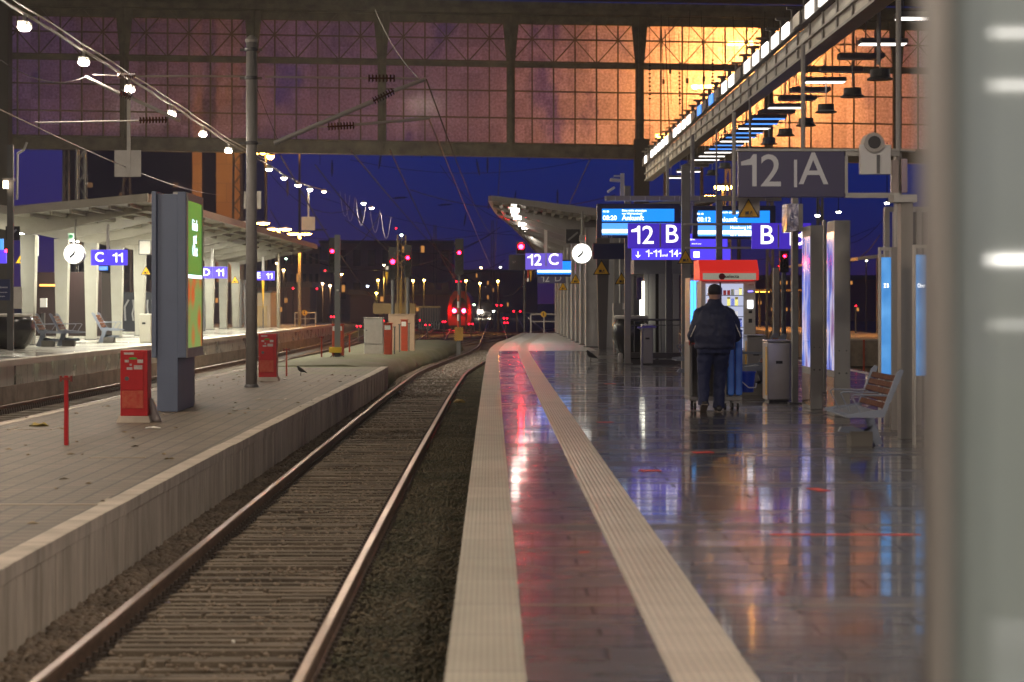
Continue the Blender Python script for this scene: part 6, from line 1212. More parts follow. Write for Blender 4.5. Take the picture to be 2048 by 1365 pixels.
b_.limb(W((-.078, .05, 1.6), (-.085, .055, 1.61), (-.09, .05, 1.63)), [.012, .018, .012], 8); b_.limb(W((.078, .05, 1.6), (.085, .055, 1.61), (.09, .05, 1.63)), [.012, .018, .012], 8)   # ears
b_.limb(W((0, .14, 1.6), (0, .175, 1.585), (0, .155, 1.57)), [.012, .015, .01], 8)      # nose
b_.limb(W((-.03, .145, 1.545), (.03, .145, 1.545)), [.012, .012], 8)
root = b_.build('person', m_skin, smooth=True); finish_soft(root, .011, 0, 2)
tag(root, 'stocky man in navy jacket, trousers and cap seen from behind pushing a trolley', 'person')
for v in root.data.vertices: pass
j = MB()
j.loft([ring(-.01, -.01, .865, .262, .2), ring(-.01, -.012, .9, .275, .215), ring(-.01, -.012, .93, .268, .21), ring(0, -.02, 1.05, .285, .225), ring(0, -.02, 1.2, .285, .225), ring(0, -.02, 1.32, .25, .19), ring(0, -.005, 1.39, .205, .155), ring(0, .01, 1.445, .14, .12), ring(0, .02, 1.49, .095, .1), ring(0, .03, 1.53, .085, .09), ring(0, .03, 1.54, .08, .085)])
for s in (-1, 1): j.limb(W((s * .12, 0, 1.40), (s * .205, -.005, 1.34), (s * .25, -.02, 1.23), (s * .285, -.01, 1.12), (s * .295, .05, 1.03), (s * .27, .18, 1.0), (s * .235, .3, .99)), [.075, .09, .083, .078, .072, .062, .05], 16)
jk = j.build('jacket', m_navy, root, smooth=True); finish_soft(jk, .014, .05, 2)
for s in (-1, 1):
    m_ = MB(); m_.path(W((s * .235, -.112, 1.27), (s * .26, -.112, 1.21), (s * .285, -.102, 1.16), (s * .325, -.095, 1.07), (s * .34, -.07, 1.03)), .007, 6); m_.build('piping', M('reflective_piping', (.75, .72, .66), .5), jk)
tr = MB(); tr.loft([ring(-.02, -.005, .99, .2, .17), ring(-.02, -.005, .9, .225, .185), ring(-.025, 0, .8, .225, .175)])
tr.limb(W((-.115, 0, .86), (-.135, .0, .72), (-.15, .02, .52), (-.155, .0, .34), (-.16, -.03, .16), (-.16, -.03, .09)), [.12, .11, .088, .08, .08, .084], 16)
tr.limb(W((.075, 0, .86), (.085, .03, .72), (.08, .10, .52), (.07, .11, .34), (.06, .1, .14), (.055, .1, .05)), [.12, .11, .09, .082, .08, .084], 16)
finish_soft(tr.build('trousers', m_trs, root, smooth=True), .013, .04, 2)
def shoe(x_, y_, z_, pitch):
    m_ = MB(); c_, s_ = math.cos(pitch), math.sin(pitch)
    def q(yy_, zz_): return (PX + x_, PY + y_ + yy_ * c_ - zz_ * s_, z_ + yy_ * s_ + zz_ * c_)
    rg = []
    for yy_, w_, h in ((-.1, .03, .05), (-.09, .042, .085), (-.03, .045, .09), (.05, .05, .07), (.12, .052, .055), (.17, .04, .04), (.19, .02, .025)):
        rg.append([(q(yy_, 0)[0] + w_ * math.cos(a), q(yy_, h / 2 + h / 2 * math.sin(a))[1], q(yy_, h / 2 + h / 2 * math.sin(a))[2]) for a in [6.283 * k / 14 for k in range(14)]])
    sh = m_.loft(rg).build('shoe', M('shoe_black', (.02, .018, .018), .45), root, smooth=True)
    m_ = MB(); w_ = .047; pts_ = [(-.1, -.006), (.16, -.006), (.16, .006), (-.1, .006)]
    m_.add([(PX + x_ + s * w_, q(a, b2)[1], q(a, b2)[2]) for s in (-1, 1) for a, b2 in pts_], [(0, 1, 2, 3), (7, 6, 5, 4), (0, 4, 5, 1), (1, 5, 6, 2), (2, 6, 7, 3), (3, 7, 4, 0)]); m_.build('sole', M('sole_grey', (.3, .25, .2), .7), sh)
shoe(-.15, -.03, .07, -.42); shoe(.06, 0.1, .008, 0)
cp = MB(); cp.loft([ring(0, .055, 1.628, .087, .11), ring(0, .055, 1.66, .09, .112), ring(0, .055, 1.70, .085, .104), ring(0, .05, 1.735, .062, .075), ring(0, .045, 1.752, .02, .025)]); cpo = cp.build('cap', m_capm, root, smooth=True)
MB().add(W((-.075, .13, 1.645), (.06, .15, 1.645), (.05, .235, 1.632), (0, .25, 1.63), (-.05, .235, 1.632), (-.075, .13, 1.652), (.06, .15, 1.652), (.05, .235, 1.639), (0, .25, 1.637), (-.05, .235, 1.639)), [(0, 1, 2, 3, 4), (9, 8, 7, 6, 5), (0, 5, 6, 1), (1, 6, 7, 2), (2, 7, 8, 3), (3, 8, 9, 4), (4, 9, 5, 0)]).build('peak', m_capm, cpo)
MB().loft([ring(0, .035, 1.605, .078, .08), ring(0, .04, 1.62, .082, .09), ring(0, .045, 1.64, .084, .1)]).build('hair', M('dark_hair', (.03, .022, .018), .7), root, smooth=True)
# trolley
t = thing('cleaning_trolley', 'cleaning trolley with blue bags pushed by the man', 'trolley', (PX + .1, PY + .8, 0)); m_tg = M('trolley_grey', (.22, .21, .2), .45); m_blu = M('bag_blue', (.06, .2, .75), .42, var=(4, (.1, .28, .85), .7)); B = lambda a, b2, c_, d, e_, f_: MB().bb(PX + a, PX + b2, PY + c_, PY + d, e_, f_)
B(-.3, .43, .5, 1.25, .13, .19).build('deck', m_tg, t, bevel=.01); B(-.3, -.26, .5, 1.2, .19, .95).build('side_panel', m_tg, t, bevel=.008); B(.14, .22, .52, 1.2, .19, .95).build('side_panel', m_tg, t, bevel=.008); B(-.26, .14, 1.1, 1.15, .19, .9).build('rear_panel', m_tg, t)
B(.235, .33, .5, .9, .2, 1.08).build('blue_bag', m_blu, t, bevel=.03); B(.345, .44, .5, .9, .2, 1.1).build('blue_bag', m_blu, t, bevel=.03); MB().path(W((.235, .5, 1.08), (.32, .5, 1.13), (.44, .5, 1.1)), .012, 6).build('bag_rim', M('rim_blue', (.1, .2, .6), .4), t)
MB().path(W((-.28, .52, .93), (-.28, .44, .97), (.28, .44, .97), (.28, .52, .93)), .014, 8).build('handle', m_black, t); B(-.3, -.262, .5, .6, .9, 1.02).build('red_cap_box', M('red_plastic', (.5, .02, .02), .4), t)
for x_, y_ in ((-.22, .55), (.2, .55), (.31, .62), (.38, .58), (-.2, 1.15), (.36, 1.15)):
    c = (PX + x_, PY + y_, .05); wl = MB().lathe([(.05, -.015), (.05, .015)], c, 16, 'X').build('wheel', M('castor_black', (.02, .02, .02), .5), t); MB().bb(c[0] - .02, c[0] + .02, c[1] - .02, c[1] + .02, .06, .14).build('fork', m_galv, wl)
MB().cyl((PX + .17, PY + .9, .2), (PX + .175, PY + .9, 1.78), .012, n=8).build('mop_handle', m_black, t); MB().cyl((PX + .22, PY + 1.0, .6), (PX + .19, PY + .98, 1.72), .011, n=8).build('broom_handle', M('pink_handle', (.45, .3, .3), .5), t)
t = thing('blue_bucket', 'blue plastic bucket with a white handle hooked on the trolley', 'bucket', (PX + .54, PY + .75, .2)); c = (PX + .535, PY + .75, .24); MB().lathe([(.085, 0), (.09, .01), (.115, .27), (.125, .275), (.125, .29), (.11, .29), (.085, .03)], c, 24).build('pail', M('bucket_blue', (.01, .06, .5), .35), t, smooth=False)
MB().path([(c[0] - .12, c[1] - .02, c[2] + .27), (c[0] - .1, c[1] - .14, c[2] + .16), (c[0] + .0, c[1] - .17, c[2] + .07), (c[0] + .1, c[1] - .14, c[2] + .07), (c[0] + .125, c[1] - .02, c[2] + .12)], .008, 6).build('bail', m_white, t)

# ------------------------------------------------------------ yard beyond the hall
m_rl = E('signal_red', (1, .004, .022), 60); m_rs = E('small_red', (1, .004, .02), 12)
def signal(label, x_, y_, Y, r=3.2, ytop=None, ybot=None, w_=16, strong=1, mast=True, z0=ZR - .2):
    t = thing('railway_signal', label, 'signal', (px(x_, 0, Y).x, Y, z0)); c = px(x_, y_, Y); ytop = ytop or y_ - 24; ybot = ybot or y_ + 42
    board(t, x_ - w_ / 2, ytop, x_ + w_ / 2, ybot, Y, m_black, .3, 'signal_head')
    hd = MB(); 
    for k, yy_ in enumerate((y_, y_ + 10, y_ + 20, y_ + 30)):
        if yy_ < ybot - 3: p = px(x_, yy_, Y); hd.cyl((p.x, Y - .14, p.z + .02), (p.x, Y - .005, p.z + .02), r * 1.5 / S(Y), n=12, caps=False)
    hd.build('hood', m_black, t); rr_ = r / S(Y); MB().lathe([(rr_, -.03), (rr_, -.01)], (c.x, Y, c.z), 16, 'Y').build('red_lens', (E('signal_red_strong', (1, .003, .012), 1500) if strong == 2 else m_rl) if strong else m_rs, t)
    if mast: p = px(x_, ybot, Y); MB().cyl((c.x, Y + .15, z0), (c.x, Y + .15, p.z), .07, n=8).build('mast', m_dsteel, t)
    return t
t = thing('signal_mast', 'grey square mast with a yellow foot left of the white cabinet', 'mast', (px(674, 0, 64).x, 64, zs(64))); MB().bb(px(669, 0, 64).x, px(680, 0, 64).x, 64, 64.17, zs(64), px(0, 545, 64).z + 1.2).build('shaft', M('mast_grey', (.2, .21, .2), .5), t); board(t, 658, 695, 682, 706, 63.9, M('yellow_box_paint', (.75, .5, .02), .5), .35, 'yellow_foot')
board(t, 672.5, 579, 677.5, 583, 63.97, m_white, .02, 'number_plate'); m_ = MB()
for k in range(6): a = px(650 + k * 10, 719, 63.8 + k * .06); m_.path([px(668 + k * 2, 707, 64), px(660 + k * 6, 716, 63.8), a], .015, 5)
m_.build('cables', m_wire, t)
signal('black signal with a red light on the grey square mast', 664.5, 503, 64.4, 3.4, 476, 546, 13, mast=False)
signal('signal with the brightest red light left of centre', 785.5, 524, 84, 4.4, 495, 560, 17); signal('black signal with a red light right of the brightest one', 815.5, 516, 86, 3.2, 490, 555, 14)
signal('tall black signal with a red light above the red train', 918.5, 506, 90, 3.2, 478, 550, 17); signal('red signal light left above the 12 C sign', 1042, 494, 78, 4.6, 484, 508, 17, mast=False, strong=2)
signal('black signal with a red light below the B 13 sign', 1569, 513, 60, 2.6, 502, 545, 17)
t = thing('signal_box', 'dark square indicator panel left of the 12 C sign', 'indicator', px(1035, 540, 79)); board(t, 1018, 510, 1050, 540, 79, m_black, .3, 'case'); T(t, '57', 1028, 525, 4.5, 78.9, M('dim_text', (.3, .28, .25), .5)); MB().cyl(px(1049, 541, 101), (px(1049, 0, 101).x, 101, -.8), .05).build('mast', m_dsteel, t)
t = thing('track_marker', 'hanging red, white and yellow wedge marker under the indicator', 'marker', px(1058, 566, 77)); board(t, 1054.5, 541, 1058, 556, 77, m_red2, .05, 'red_strip'); board(t, 1054.5, 556.5, 1058, 564, 77, m_white, .05, 'white_strip'); a = px(1059, 541, 77); b2 = px(1064, 541, 77); c = px(1061.5, 566, 77); MB().prism([(a.x, a.z), (c.x, c.z), (b2.x, b2.z)], 77, 77.05).build('yellow_wedge', m_yel, t)
t = thing('track_marker', 'yellow wedge marker with a white plate left of the bright red signal', 'marker', px(773.5, 571, 82)); a = px(770.5, 545, 82); b2 = px(776.5, 545, 82); c = px(773.5, 571, 82); MB().prism([(a.x, a.z), (c.x, c.z), (b2.x, b2.z)], 82, 82.05).build('yellow_wedge', m_yel, t); board(t, 771, 533, 777, 540, 82, m_white, .05, 'white_plate')
# pairs of red ground lights
for i, (x_, y_, Y, dx, lb) in enumerate(((717.5, 653, 110, 3.4, 'left of the white cabinet'), (665, 634, 120, 2.8, 'beside the grey square mast'), (855, 650.5, 125, 3.5, 'on the ground left of the train'), (888, 644, 140, 2.2, 'close left of the train'), (941.5, 648.5, 130, 3.4, 'close right of the train'), (917, 563.5, 92, 4.2, 'under the tall signal above the train'), (1011, 637, 150, 3, 'right of the headlights, upper'), (1012, 646, 150, 3, 'right of the headlights, lower'), (998, 611, 170, 4.5, 'above the twin lights right of the headlights'), (1034, 623, 150, 6.5, 'left of the platform end railing'), (839, 641, 140, .1, 'left of the ground lights, single'), (828, 642, 140, .1, 'beside the beige cabinet, single'), (767, 642, 130, .1, 'just right of the white cabinet, single'), (650, 542, 120, .1, 'left below the square mast signal, single'), (634, 578, 140, .1, 'low red point right of the lamp posts'), (586, 577, 140, .1, 'low red point between the lamp posts'), (556, 625, 110, .1, 'at the foot of the orange lamp post'), (1648, 663, 70, .1, 'between the totems'), (1712, 612, 90, .1, 'right of the second totem'), (792, 457, 150, .1, 'high above the two central signals'), (1558, 533, 62, .1, 'lower lamp by the B 13 sign'))):
    c = px(x_, y_, Y); t = thing('red_marker_light', 'small red light ' + lb, 'signal light', (c.x, Y, c.z), 'small red lights in the yard'); r_ = 1.25 / S(Y); m_ = MB()
    for s in ((-1, 1) if dx > .5 else (0,)): m_.lathe([(r_ * 1.15, -.02), (r_ * 1.15, -.01)], (c.x + s * dx / S(Y), Y, c.z), 10, 'Y')
    m_.build('lens', m_rs, t); w_ = (dx + 3) / S(Y); MB().bb(c.x - w_, c.x + w_, Y, Y + .12, c.z - r_ * 1.8, c.z + r_ * 1.8).build('case', m_black, t)
    if c.z < 3: MB().cyl((c.x, Y + .06, -.9), (c.x, Y + .06, c.z - r_), .04, n=6).build('stand', m_dsteel, t)
# trains
def train(label, cx_, Y, body, lights, lm, ytop, ybot, wpx, lit=True, lr=2.3):
    t = thing('train', label, 'train', (px(cx_, 0, Y).x, Y, ZR)); X = px(cx_, 0, Y).x; w_ = wpx / 2 / S(Y); zt = px(0, ytop, Y).z; zb_ = max(ZR + .25, px(0, ybot, Y).z)
    prof = [(-w_ * .92, zb_), (w_ * .92, zb_), (w_, zb_ + .5), (w_ * .98, zt - 1.4), (w_ * .8, zt - .5), (w_ * .45, zt), (-w_ * .45, zt), (-w_ * .8, zt - .5), (-w_ * .98, zt - 1.4), (-w_, zb_ + .5)]
    MB().prism([(X + a, z) for a, z in prof], Y, Y + 40).build('body', body, t)
    MB().prism([(X + a * .62, (z - zt) * .5 + zt - .55) for a, z in prof], Y - .05, Y - .005).build('windscreen', M('dark_glass', (.02, .02, .025), .1), t); MB().bb(X - w_ * .8, X + w_ * .8, Y + .1, Y + 1, ZR + .0, zb_).build('bogie_skirt', m_black, t)
    for (lx, ly) in lights: c = px(lx, ly, Y - .1); MB().lathe([(lr / S(Y), -.04), (lr / S(Y), 0)], c, 14, 'Y').build('headlight', lm, t)
    return t
train('red double-deck train with two glowing red tail lights', 919, 165, M('train_red', (.45, .02, .02), .4), [(908.5, 622), (927.5, 622)], E('tail_red', (1, .01, .03), 260), 583, 652, 48, lr=3.7)
train('dark approaching train with three white headlights', 969, 300, M('train_dark', (.03, .03, .035), .5), [(960.5, 624), (961, 640.5), (978.5, 640.5)], E('head_white', (1, .85, .62), 700), 600, 652, 32, lr=3.4)
# orange lamp posts
def lamppost(label, x_, ytop, ybase, Y, double=True, heads=26, z0=None):
    t = thing('street_lamp', label, 'lamp post', (px(x_, 0, Y).x, Y, ZL if z0 is None else z0)); X = px(x_, 0, Y).x; zt = px(0, ytop, Y).z; z0 = ZL if z0 is None else z0
    MB().cyl((X, Y, z0), (X, Y, zt), .10, .075, 12).build('pole', M('lamp_pole', (.45, .4, .3), .5), t, smooth=True)
    for s in ((-1, 1) if double else (1,)):
        cx_ = X + s * heads / 2 * 1.05 / S(Y); m_ = MB(); m_.lathe([(.05, .1), (.3, .02), (.36, -.02)], (cx_, Y, zt), 18); m_.build('lamp_head', m_lgrey, t); MB().lathe([(.33, -.022), (.3, -.06), (.1, -.1)], (cx_, Y, zt), 18).build('glowing_bowl', E('bowl_sodium', (1, .44, .06), 130), t); MB().cyl((X, Y, zt + .02), (cx_, Y, zt + .04), .03, n=6).build('bracket', m_lgrey, t)
lamppost('orange double lamp post left, behind the canopy end', 557, 458, 655, 104); lamppost('orange double lamp post right, before the dark yard', 599, 467, 656, 112, heads=24); lamppost('orange double lamp partly behind the grey pole', 508, 446, 652, 98, heads=34)
# floodlight clusters behind and beside the screen
def flood(label, pts_, Y, strength, mast_x, z0=-.9, r=.2):
    t = thing('floodlight_mast', label, 'floodlight mast', (px(mast_x, 0, Y).x, Y, z0)); zt = max(px(0, p[1], Y).z for p in pts_) + .2; Xm = px(mast_x, 0, Y).x
    MB().cyl((Xm, Y + .4, z0), (Xm, Y + .4, zt), .11, .07, 8).build('mast', m_black, t); xs_ = [px(p[0], 0, Y).x for p in pts_]; MB().bb(min(xs_) - .2, max(xs_) + .2, Y + .25, Y + .35, zt - .35, zt - .25).build('cross_arm', m_dsteel, t)
    em = E('flood_%g' % strength, (1.0, .40, .065), strength)
    for p in pts_: c = px(p[0], p[1], Y); MB().lathe([(r * .4, .18), (r, .05), (r * 1.05, 0)], c, 12).build('hood', m_dsteel, t); MB().lathe([(r, -.005), (r * .8, -.14), (r * .3, -.2)], c, 12).build('lamp_bowl', em, t)
    return t
flood('brightest triple orange floodlight glowing through the upper right glass', [(1464, 84), (1480, 84), (1500, 84)], 97.3, 1900, 1480)
flood('triple orange floodlight behind the glass right of the main column, upper', [(1390, 171), (1405, 171), (1420, 171)], 99, 150, 1405); flood('triple orange floodlight behind the glass, lower', [(1318, 269), (1331, 269), (1343, 269)], 102, 110, 1331)
flood('triple orange floodlight below the screen beside the 12 A sign', [(1436, 373), (1447, 373), (1457, 373)], 112, 170, 1447); flood('pair of small orange lights above the track 13 display', [(1414, 392), (1423, 392), (1430, 392)], 150, 300, 1423)
flood('orange floodlight cluster right of the grey pole', [(509, 303), (526, 302), (541, 312)], 108, 170, 530); flood('single small orange lamp under the screen', [(598, 301)], 135, 250, 598, r=.14)
flood('orange floodlight mast behind the left glass bays', [(395, 150), (420, 150)], 128, 500, 408) if 0 else None
YL = ['dim orange yard lamp just right of the E 11 sign', 'warm yard lamp right of the E 11 sign, lower of two', 'greenish white lamp above the orange post heads to the left', 'left of two bright warm lamps before the grey square mast', 'right of two bright warm lamps before the grey square mast', 'faint orange lamp right of the grey square mast', 'yellow lamp left of the wedge marker', 'lower yellow lamp left of the wedge marker', 'yellow lamp under the wedge marker', 'orange lamp just right of the central signals', 'second orange lamp right of the central signals', 'orange lamp close right above the red train', 'orange lamp between the train and the canopy', 'orange lamp left under the 12 C indicator panel', 'bright warm far lamp on a T mast right of the tall signal', 'pale far lamp near the indicator panel', 'bright white lamp above the central signals', 'bluish white lamp left of the central signals', 'pale green lamp beside the headlights', 'pale lamp right of the three headlights', 'small orange lamp left of the brightest red signal', '', '', '', '', 'white lamp at the far right under the canopy edge', 'upper orange lamp glimpsed beside the broad post', 'lower orange lamp glimpsed beside the broad post', '']
for i, (x_, y_, Y, st, c_) in enumerate(((554, 526, 200, 20, (1, .5, .15)), (567, 540, 190, 30, (1, .55, .2)), (572, 517, 220, 10, (.6, 1, .8)), (645, 567, 220, 60, (1, .6, .3)), (660, 571, 220, 60, (1, .5, .2)), (683, 548, 260, 12, (1, .4, .1)), (756, 560, 150, 25, (1, .55, .1)), (753, 586, 170, 30, (1, .7, .1)), (774, 585, 240, 20, (1, .6, .1)), (826, 561, 150, 20, (1, .55, .1)), (848, 560, 150, 20, (1, .55, .1)), (932, 561, 145, 25, (1, .45, .08)), (960, 566, 150, 18, (1, .45, .08)), (996, 562, 155, 20, (1, .45, .08)), (962, 535, 260, 30, (1, .6, .25)), (1001, 534, 280, 10, (.9, .95, .8)), (803, 470, 150, 60, (.95, 1, .9)), (735, 572, 260, 20, (.7, .8, 1)), (948, 609, 160, 14, (.7, 1, .6)), (987, 622, 180, 20, (.9, 1, .8)), (768, 530, 150, 30, (1, .6, .3)), (1602, 449, 48, 14, (1, .9, .8)), (1635, 431, 60, 60, (1, .92, .8)), (1677, 424, 56, 60, (1, .92, .8)), (1774, 406, 50, 60, (1, .92, .8)), (1733, 521, 130, 16, (1, .9, .6)), (1392, 617, 60, 10, (1, .4, .06)), (1391, 627, 60, 8, (1, .4, .06)))):
    c = px(x_, y_, Y); nm = f'tiny far lamp at the {"left" if x_ < 700 else "centre" if x_ < 1100 else "right"} of the yard'
    white = i in (21, 22, 23, 24); t = thing('yard_lamp', ('white shaded lamp hanging left above the first totem', 'white shaded lamp between the two totem tops', 'white shaded lamp above the second totem', 'white shaded lamp near the shelter frame')[i - 21] if white else YL[i], 'lamp', (c.x, Y, c.z), None if white else 'tiny distant yard lamps'); r_ = (5 if white else 2.3) / S(Y)
    MB().lathe([(r_, 0), (r_ * .7, -r_ * (.5 if white else .8)), (r_ * .2, -r_ * (.6 if white else 1.1))], c, 12).build('bowl', E('yl%d' % i, c_, st * (40 if c_[2] < .25 and Y > 100 else 1)), t); MB().lathe([(r_ * .3, r_ * .9), (r_ * 1.05, .01)], c, 12).build('hood', m_dsteel, t)
    if not white: MB().cyl((c.x, Y + .1, -.9), (c.x, Y + .1, c.z + .1), .05, n=5).build('mast', m_dsteel, t)
    else: MB().cyl((c.x, Y, c.z + r_ * .5), (c.x, Y, c.z + 1.5), .012, n=5).build('cord', m_wire, t)
# cabinets on the mossy platform end
def cabinet(label, x0, x1, yt, Y, mat, z=None, d=.5, extra=None):
    z = zs(Y) if z is None else z; t = thing('lineside_cabinet', label, 'cabinet', (px((x0 + x1) / 2, 0, Y).x, Y, z)); X = lambda x_: px(x_, 0, Y).x; zt = px(0, yt, Y).z
    MB().bb(X(x0), X(x1), Y, Y + d, z, zt).build('body', mat, t, bevel=.012); MB().bb(X(x0) - .02, X(x1) + .02, Y - .02, Y + d + .02, zt, zt + .03).build('lid', mat, t, bevel=.006); return t
m_cw = M('cabinet_white', (.55, .54, .48), .5, var=(6, (.42, .41, .36), .7)); m_cb = M('cabinet_beige', (.5, .36, .25), .5, var=(4, (.38, .27, .19), .7))
t = cabinet('pale grey lineside cabinet with a seam and lock', 728, 766, 637, 70, m_cw); z = zs(70); X = lambda x_: px(x_, 0, 70).x
MB().bb(X(729), X(765), 69.985, 69.998, z + .36, px(0, 639, 70).z).build('door', m_cw, t, bevel=.004); MB().lathe([(.025, -.03), (.025, -.016)], px(733, 661, 70), 10, 'Y').build('lock', m_dsteel, t); MB().bb(X(728.5), X(765.5), 69.99, 69.999, z + .34, z + .352).build('seam', m_dsteel, t)
for x_, y_ in ((745, 645), (750, 647)): pass
cabinet('low beige cabinet behind the orange-red boxes', 777, 829, 630, 76, m_cb)
def orbox(label, x0, x1, yt, Y):
    t = cabinet(label, x0, x1, yt, Y, m_red2, d=.35); board(t, x0 + 1, yt + 3, x1 - 3, yt + 12, Y - .01, m_white, .008, 'label_plate'); return t
orbox('orange-red box with a white label touching the pale cabinet', 768, 784, 648, 69); orbox('orange-red box in front of the beige cabinet', 802, 815, 641, 74); orbox('orange-red box behind the yellow-footed mast', 664, 687, 650, 66)
for x_, yt, Y, lb in ((789, 655, 70, 'short stake left of the beige cabinet'), (799, 650, 72, 'short stake before the beige cabinet'), (818, 648, 74, 'short stake right of the small orange-red box')):
    t = thing('stake', lb, 'stake', (px(x_, 0, Y).x, Y, zs(Y))); MB().cyl((px(x_, 0, Y).x, Y, zs(Y)), px(x_, yt, Y), .025, n=6).build('shaft', m_dsteel, t); p = px(x_, yt, Y); MB().bb(p.x - .05, p.x + .05, Y - .02, Y + .02, p.z, p.z + .03).build('cap', m_dsteel, t)
# buffer with hazard stripes in front of the train
def hazard(name='hazard_stripes', sc__=5.0):
    m, n, b = node_mat(name); tc_ = nnode(n, 'ShaderNodeTexCoord'); mp = nnode(n, 'ShaderNodeMapping'); mp.inputs['Rotation'].default_value = (0, R(45), 0); L(n, tc_.outputs['Object'], mp.inputs[0]); wv = nnode(n, 'ShaderNodeTexWave'); wv.inputs['Scale'].default_value = sc__; L(n, mp.outputs[0], wv.inputs['Vector']); rp = nnode(n, 'ShaderNodeValToRGB'); rp.color_ramp.interpolation = 'CONSTANT'; rp.color_ramp.elements[0].color = (.03, .02, .02, 1); rp.color_ramp.elements[1].position = .5; rp.color_ramp.elements[1].color = (.6, .33, .03, 1); L(n, wv.outputs[0], rp.inputs[0]); L(n, rp.outputs[0], b.inputs['Base Color']); return m
mh = hazard()
t = thing('hazard_post', 'stubby post with yellow and black stripes below the red train', 'post', (px(917, 0, 86).x, 86, -.8)); MB().bb(px(909, 0, 86).x, px(926, 0, 86).x, 86, 86.4, px(0, 682, 86).z, px(0, 655, 86).z).build('striped_body', mh, t); MB().bb(px(913, 0, 86).x, px(921, 0, 86).x, 86.1, 86.3, -.85, px(0, 681, 86).z).build('foot', m_dsteel, t)
t = thing('red_white_pole', 'red and white banded pole in front of the train', 'pole', (px(916.5, 0, 85.8).x, 85.8, -.8)); a = 5
for k in range(5): p0, p1 = px(916.5, 655 - k * 13, 85.8), px(916.5, 655 - (k + 1) * 13 + .3, 85.8); MB().cyl(p0, p1, .045, n=8).build('band', m_white if k % 2 else m_red2, t)
t = thing('lattice_mast', 'yellow-striped lattice mast left of the train between two signals', 'mast', (px(803, 0, 95).x, 95, -.8)); m_ = MB()
for s in (-1, 1): m_.bb(px(803 + s * 8 - 1.5, 0, 95).x, px(803 + s * 8 + 1.5, 0, 95).x, 95, 95.2, -.8, px(0, 470, 95).z)
m_.build('legs', M('mast_ochre', (.28, .19, .08), .6), t); MB().bb(px(799, 0, 95).x, px(804, 0, 95).x, 94.9, 94.98, px(0, 640, 95).z, px(0, 560, 95).z).build('striped_strip', mh, t); m_ = MB()
for k in range(16): s = 1 if k % 2 else -1; m_.cyl(px(803 - s * 8, 650 - k * 11, 95.1), px(803 + s * 8, 639 - k * 11, 95.1), .03, n=4)
m_.build('lacing', M('mast_ochre'), t)
t = thing('service_walkway', 'ochre service platform with railing at the foot of the striped mast', 'walkway', (px(800, 0, 97).x, 97, -.8)); a, b2 = px(745, 620, 97), px(880, 611, 97); MB().bb(px(832, 0, 97).x, b2.x, 97, 98, px(0, 616, 97).z, px(0, 613, 97).z).bb(a.x, px(830, 0, 97).x, 97.5, 98.5, px(0, 628, 97).z, px(0, 607, 97).z).build('deck', M('ochre_plate', (.3, .2, .08), .6, var=(2, (.2, .13, .05), .8)), t); m_ = MB()
for k in range(9): x_ = 838 + k * 5; m_.cyl(px(x_, 616, 97), px(x_, 660, 97), .03, n=4)
m_.build('supports', m_dsteel, t)
# railings with round yellow sign at the platform ends
def endrail(label, x0, x1, yt, yb, Y, cx_, mat, z):
    t = thing('end_railing', label, 'railing', (px((x0 + x1) / 2, 0, Y).x, Y, z)); m_ = MB(); a, b2 = px(x0, yt, Y), px(x1, yt, Y); m_.cyl(a, b2, .035, n=6); m_.cyl(px(x0, (yt + yb) / 2 - 2, Y), px(x1, (yt + yb) / 2 - 2, Y), .025, n=6)
    for x_ in (x0, x1, (x0 + x1) / 2): m_.cyl((px(x_, 0, Y).x, Y, z), px(x_, yt, Y), .035, n=6)
    m_.build('rails', mat, t); c = px(cx_, yt, Y - .1); MB().lathe([(5.8 / S(Y), 0), (5.8 / S(Y), .03)], c, 20, 'Y').build('round_sign', M('round_yellow', (.7, .4, .02), .5), t); MB().bb(c.x - .02, c.x + .02, Y - .11, Y - .101, c.z - .09, c.z + .09).build('symbol', m_black, t)
endrail('pale railing with a round yellow sign at the end of platform 12', 1062, 1114, 629, 662, 97, 1087, m_lgrey, 0); endrail('orange-lit railing with a round yellow sign at the end of the left platform', 590, 631, 626, 654, 112, 609, m_lgrey, ZL)
t = thing('equipment_hut', 'orange-lit service hut at the end of the left platform', 'hut', (px(527, 0, 106).x, 106, ZL)); MB().bb(px(508, 0, 106).x, px(541, 0, 106).x, 106, 109, ZL, px(0, 585, 106).z).build('walls', M('hut_cream', (.5, .42, .3), .6), t); MB().bb(px(506, 0, 106).x, px(544, 0, 106).x, 105.9, 109.2, px(0, 586, 106).z, px(0, 583, 106).z).build('roof', m_dsteel, t)
board(t, 512, 612, 534, 652, 105.9, M('hut_door', (.5, .38, .2), .5), .08, 'door')
t = thing('yellow_pylon', 'yellow pointed pylon in front of the service hut', 'pylon', (px(526, 0, 103).x, 103, ZL)); a, b2, c = px(523, 560, 103), px(529, 560, 103), px(526, 620, 103); MB().prism([(a.x, a.z), (c.x, c.z), (b2.x, b2.z)], 103, 103.1).build('wedge', m_yel, t); MB().cyl((px(526, 0, 103.1).x, 103.15, ZL), px(526, 525, 103.15), .03).build('rod', m_dsteel, t)
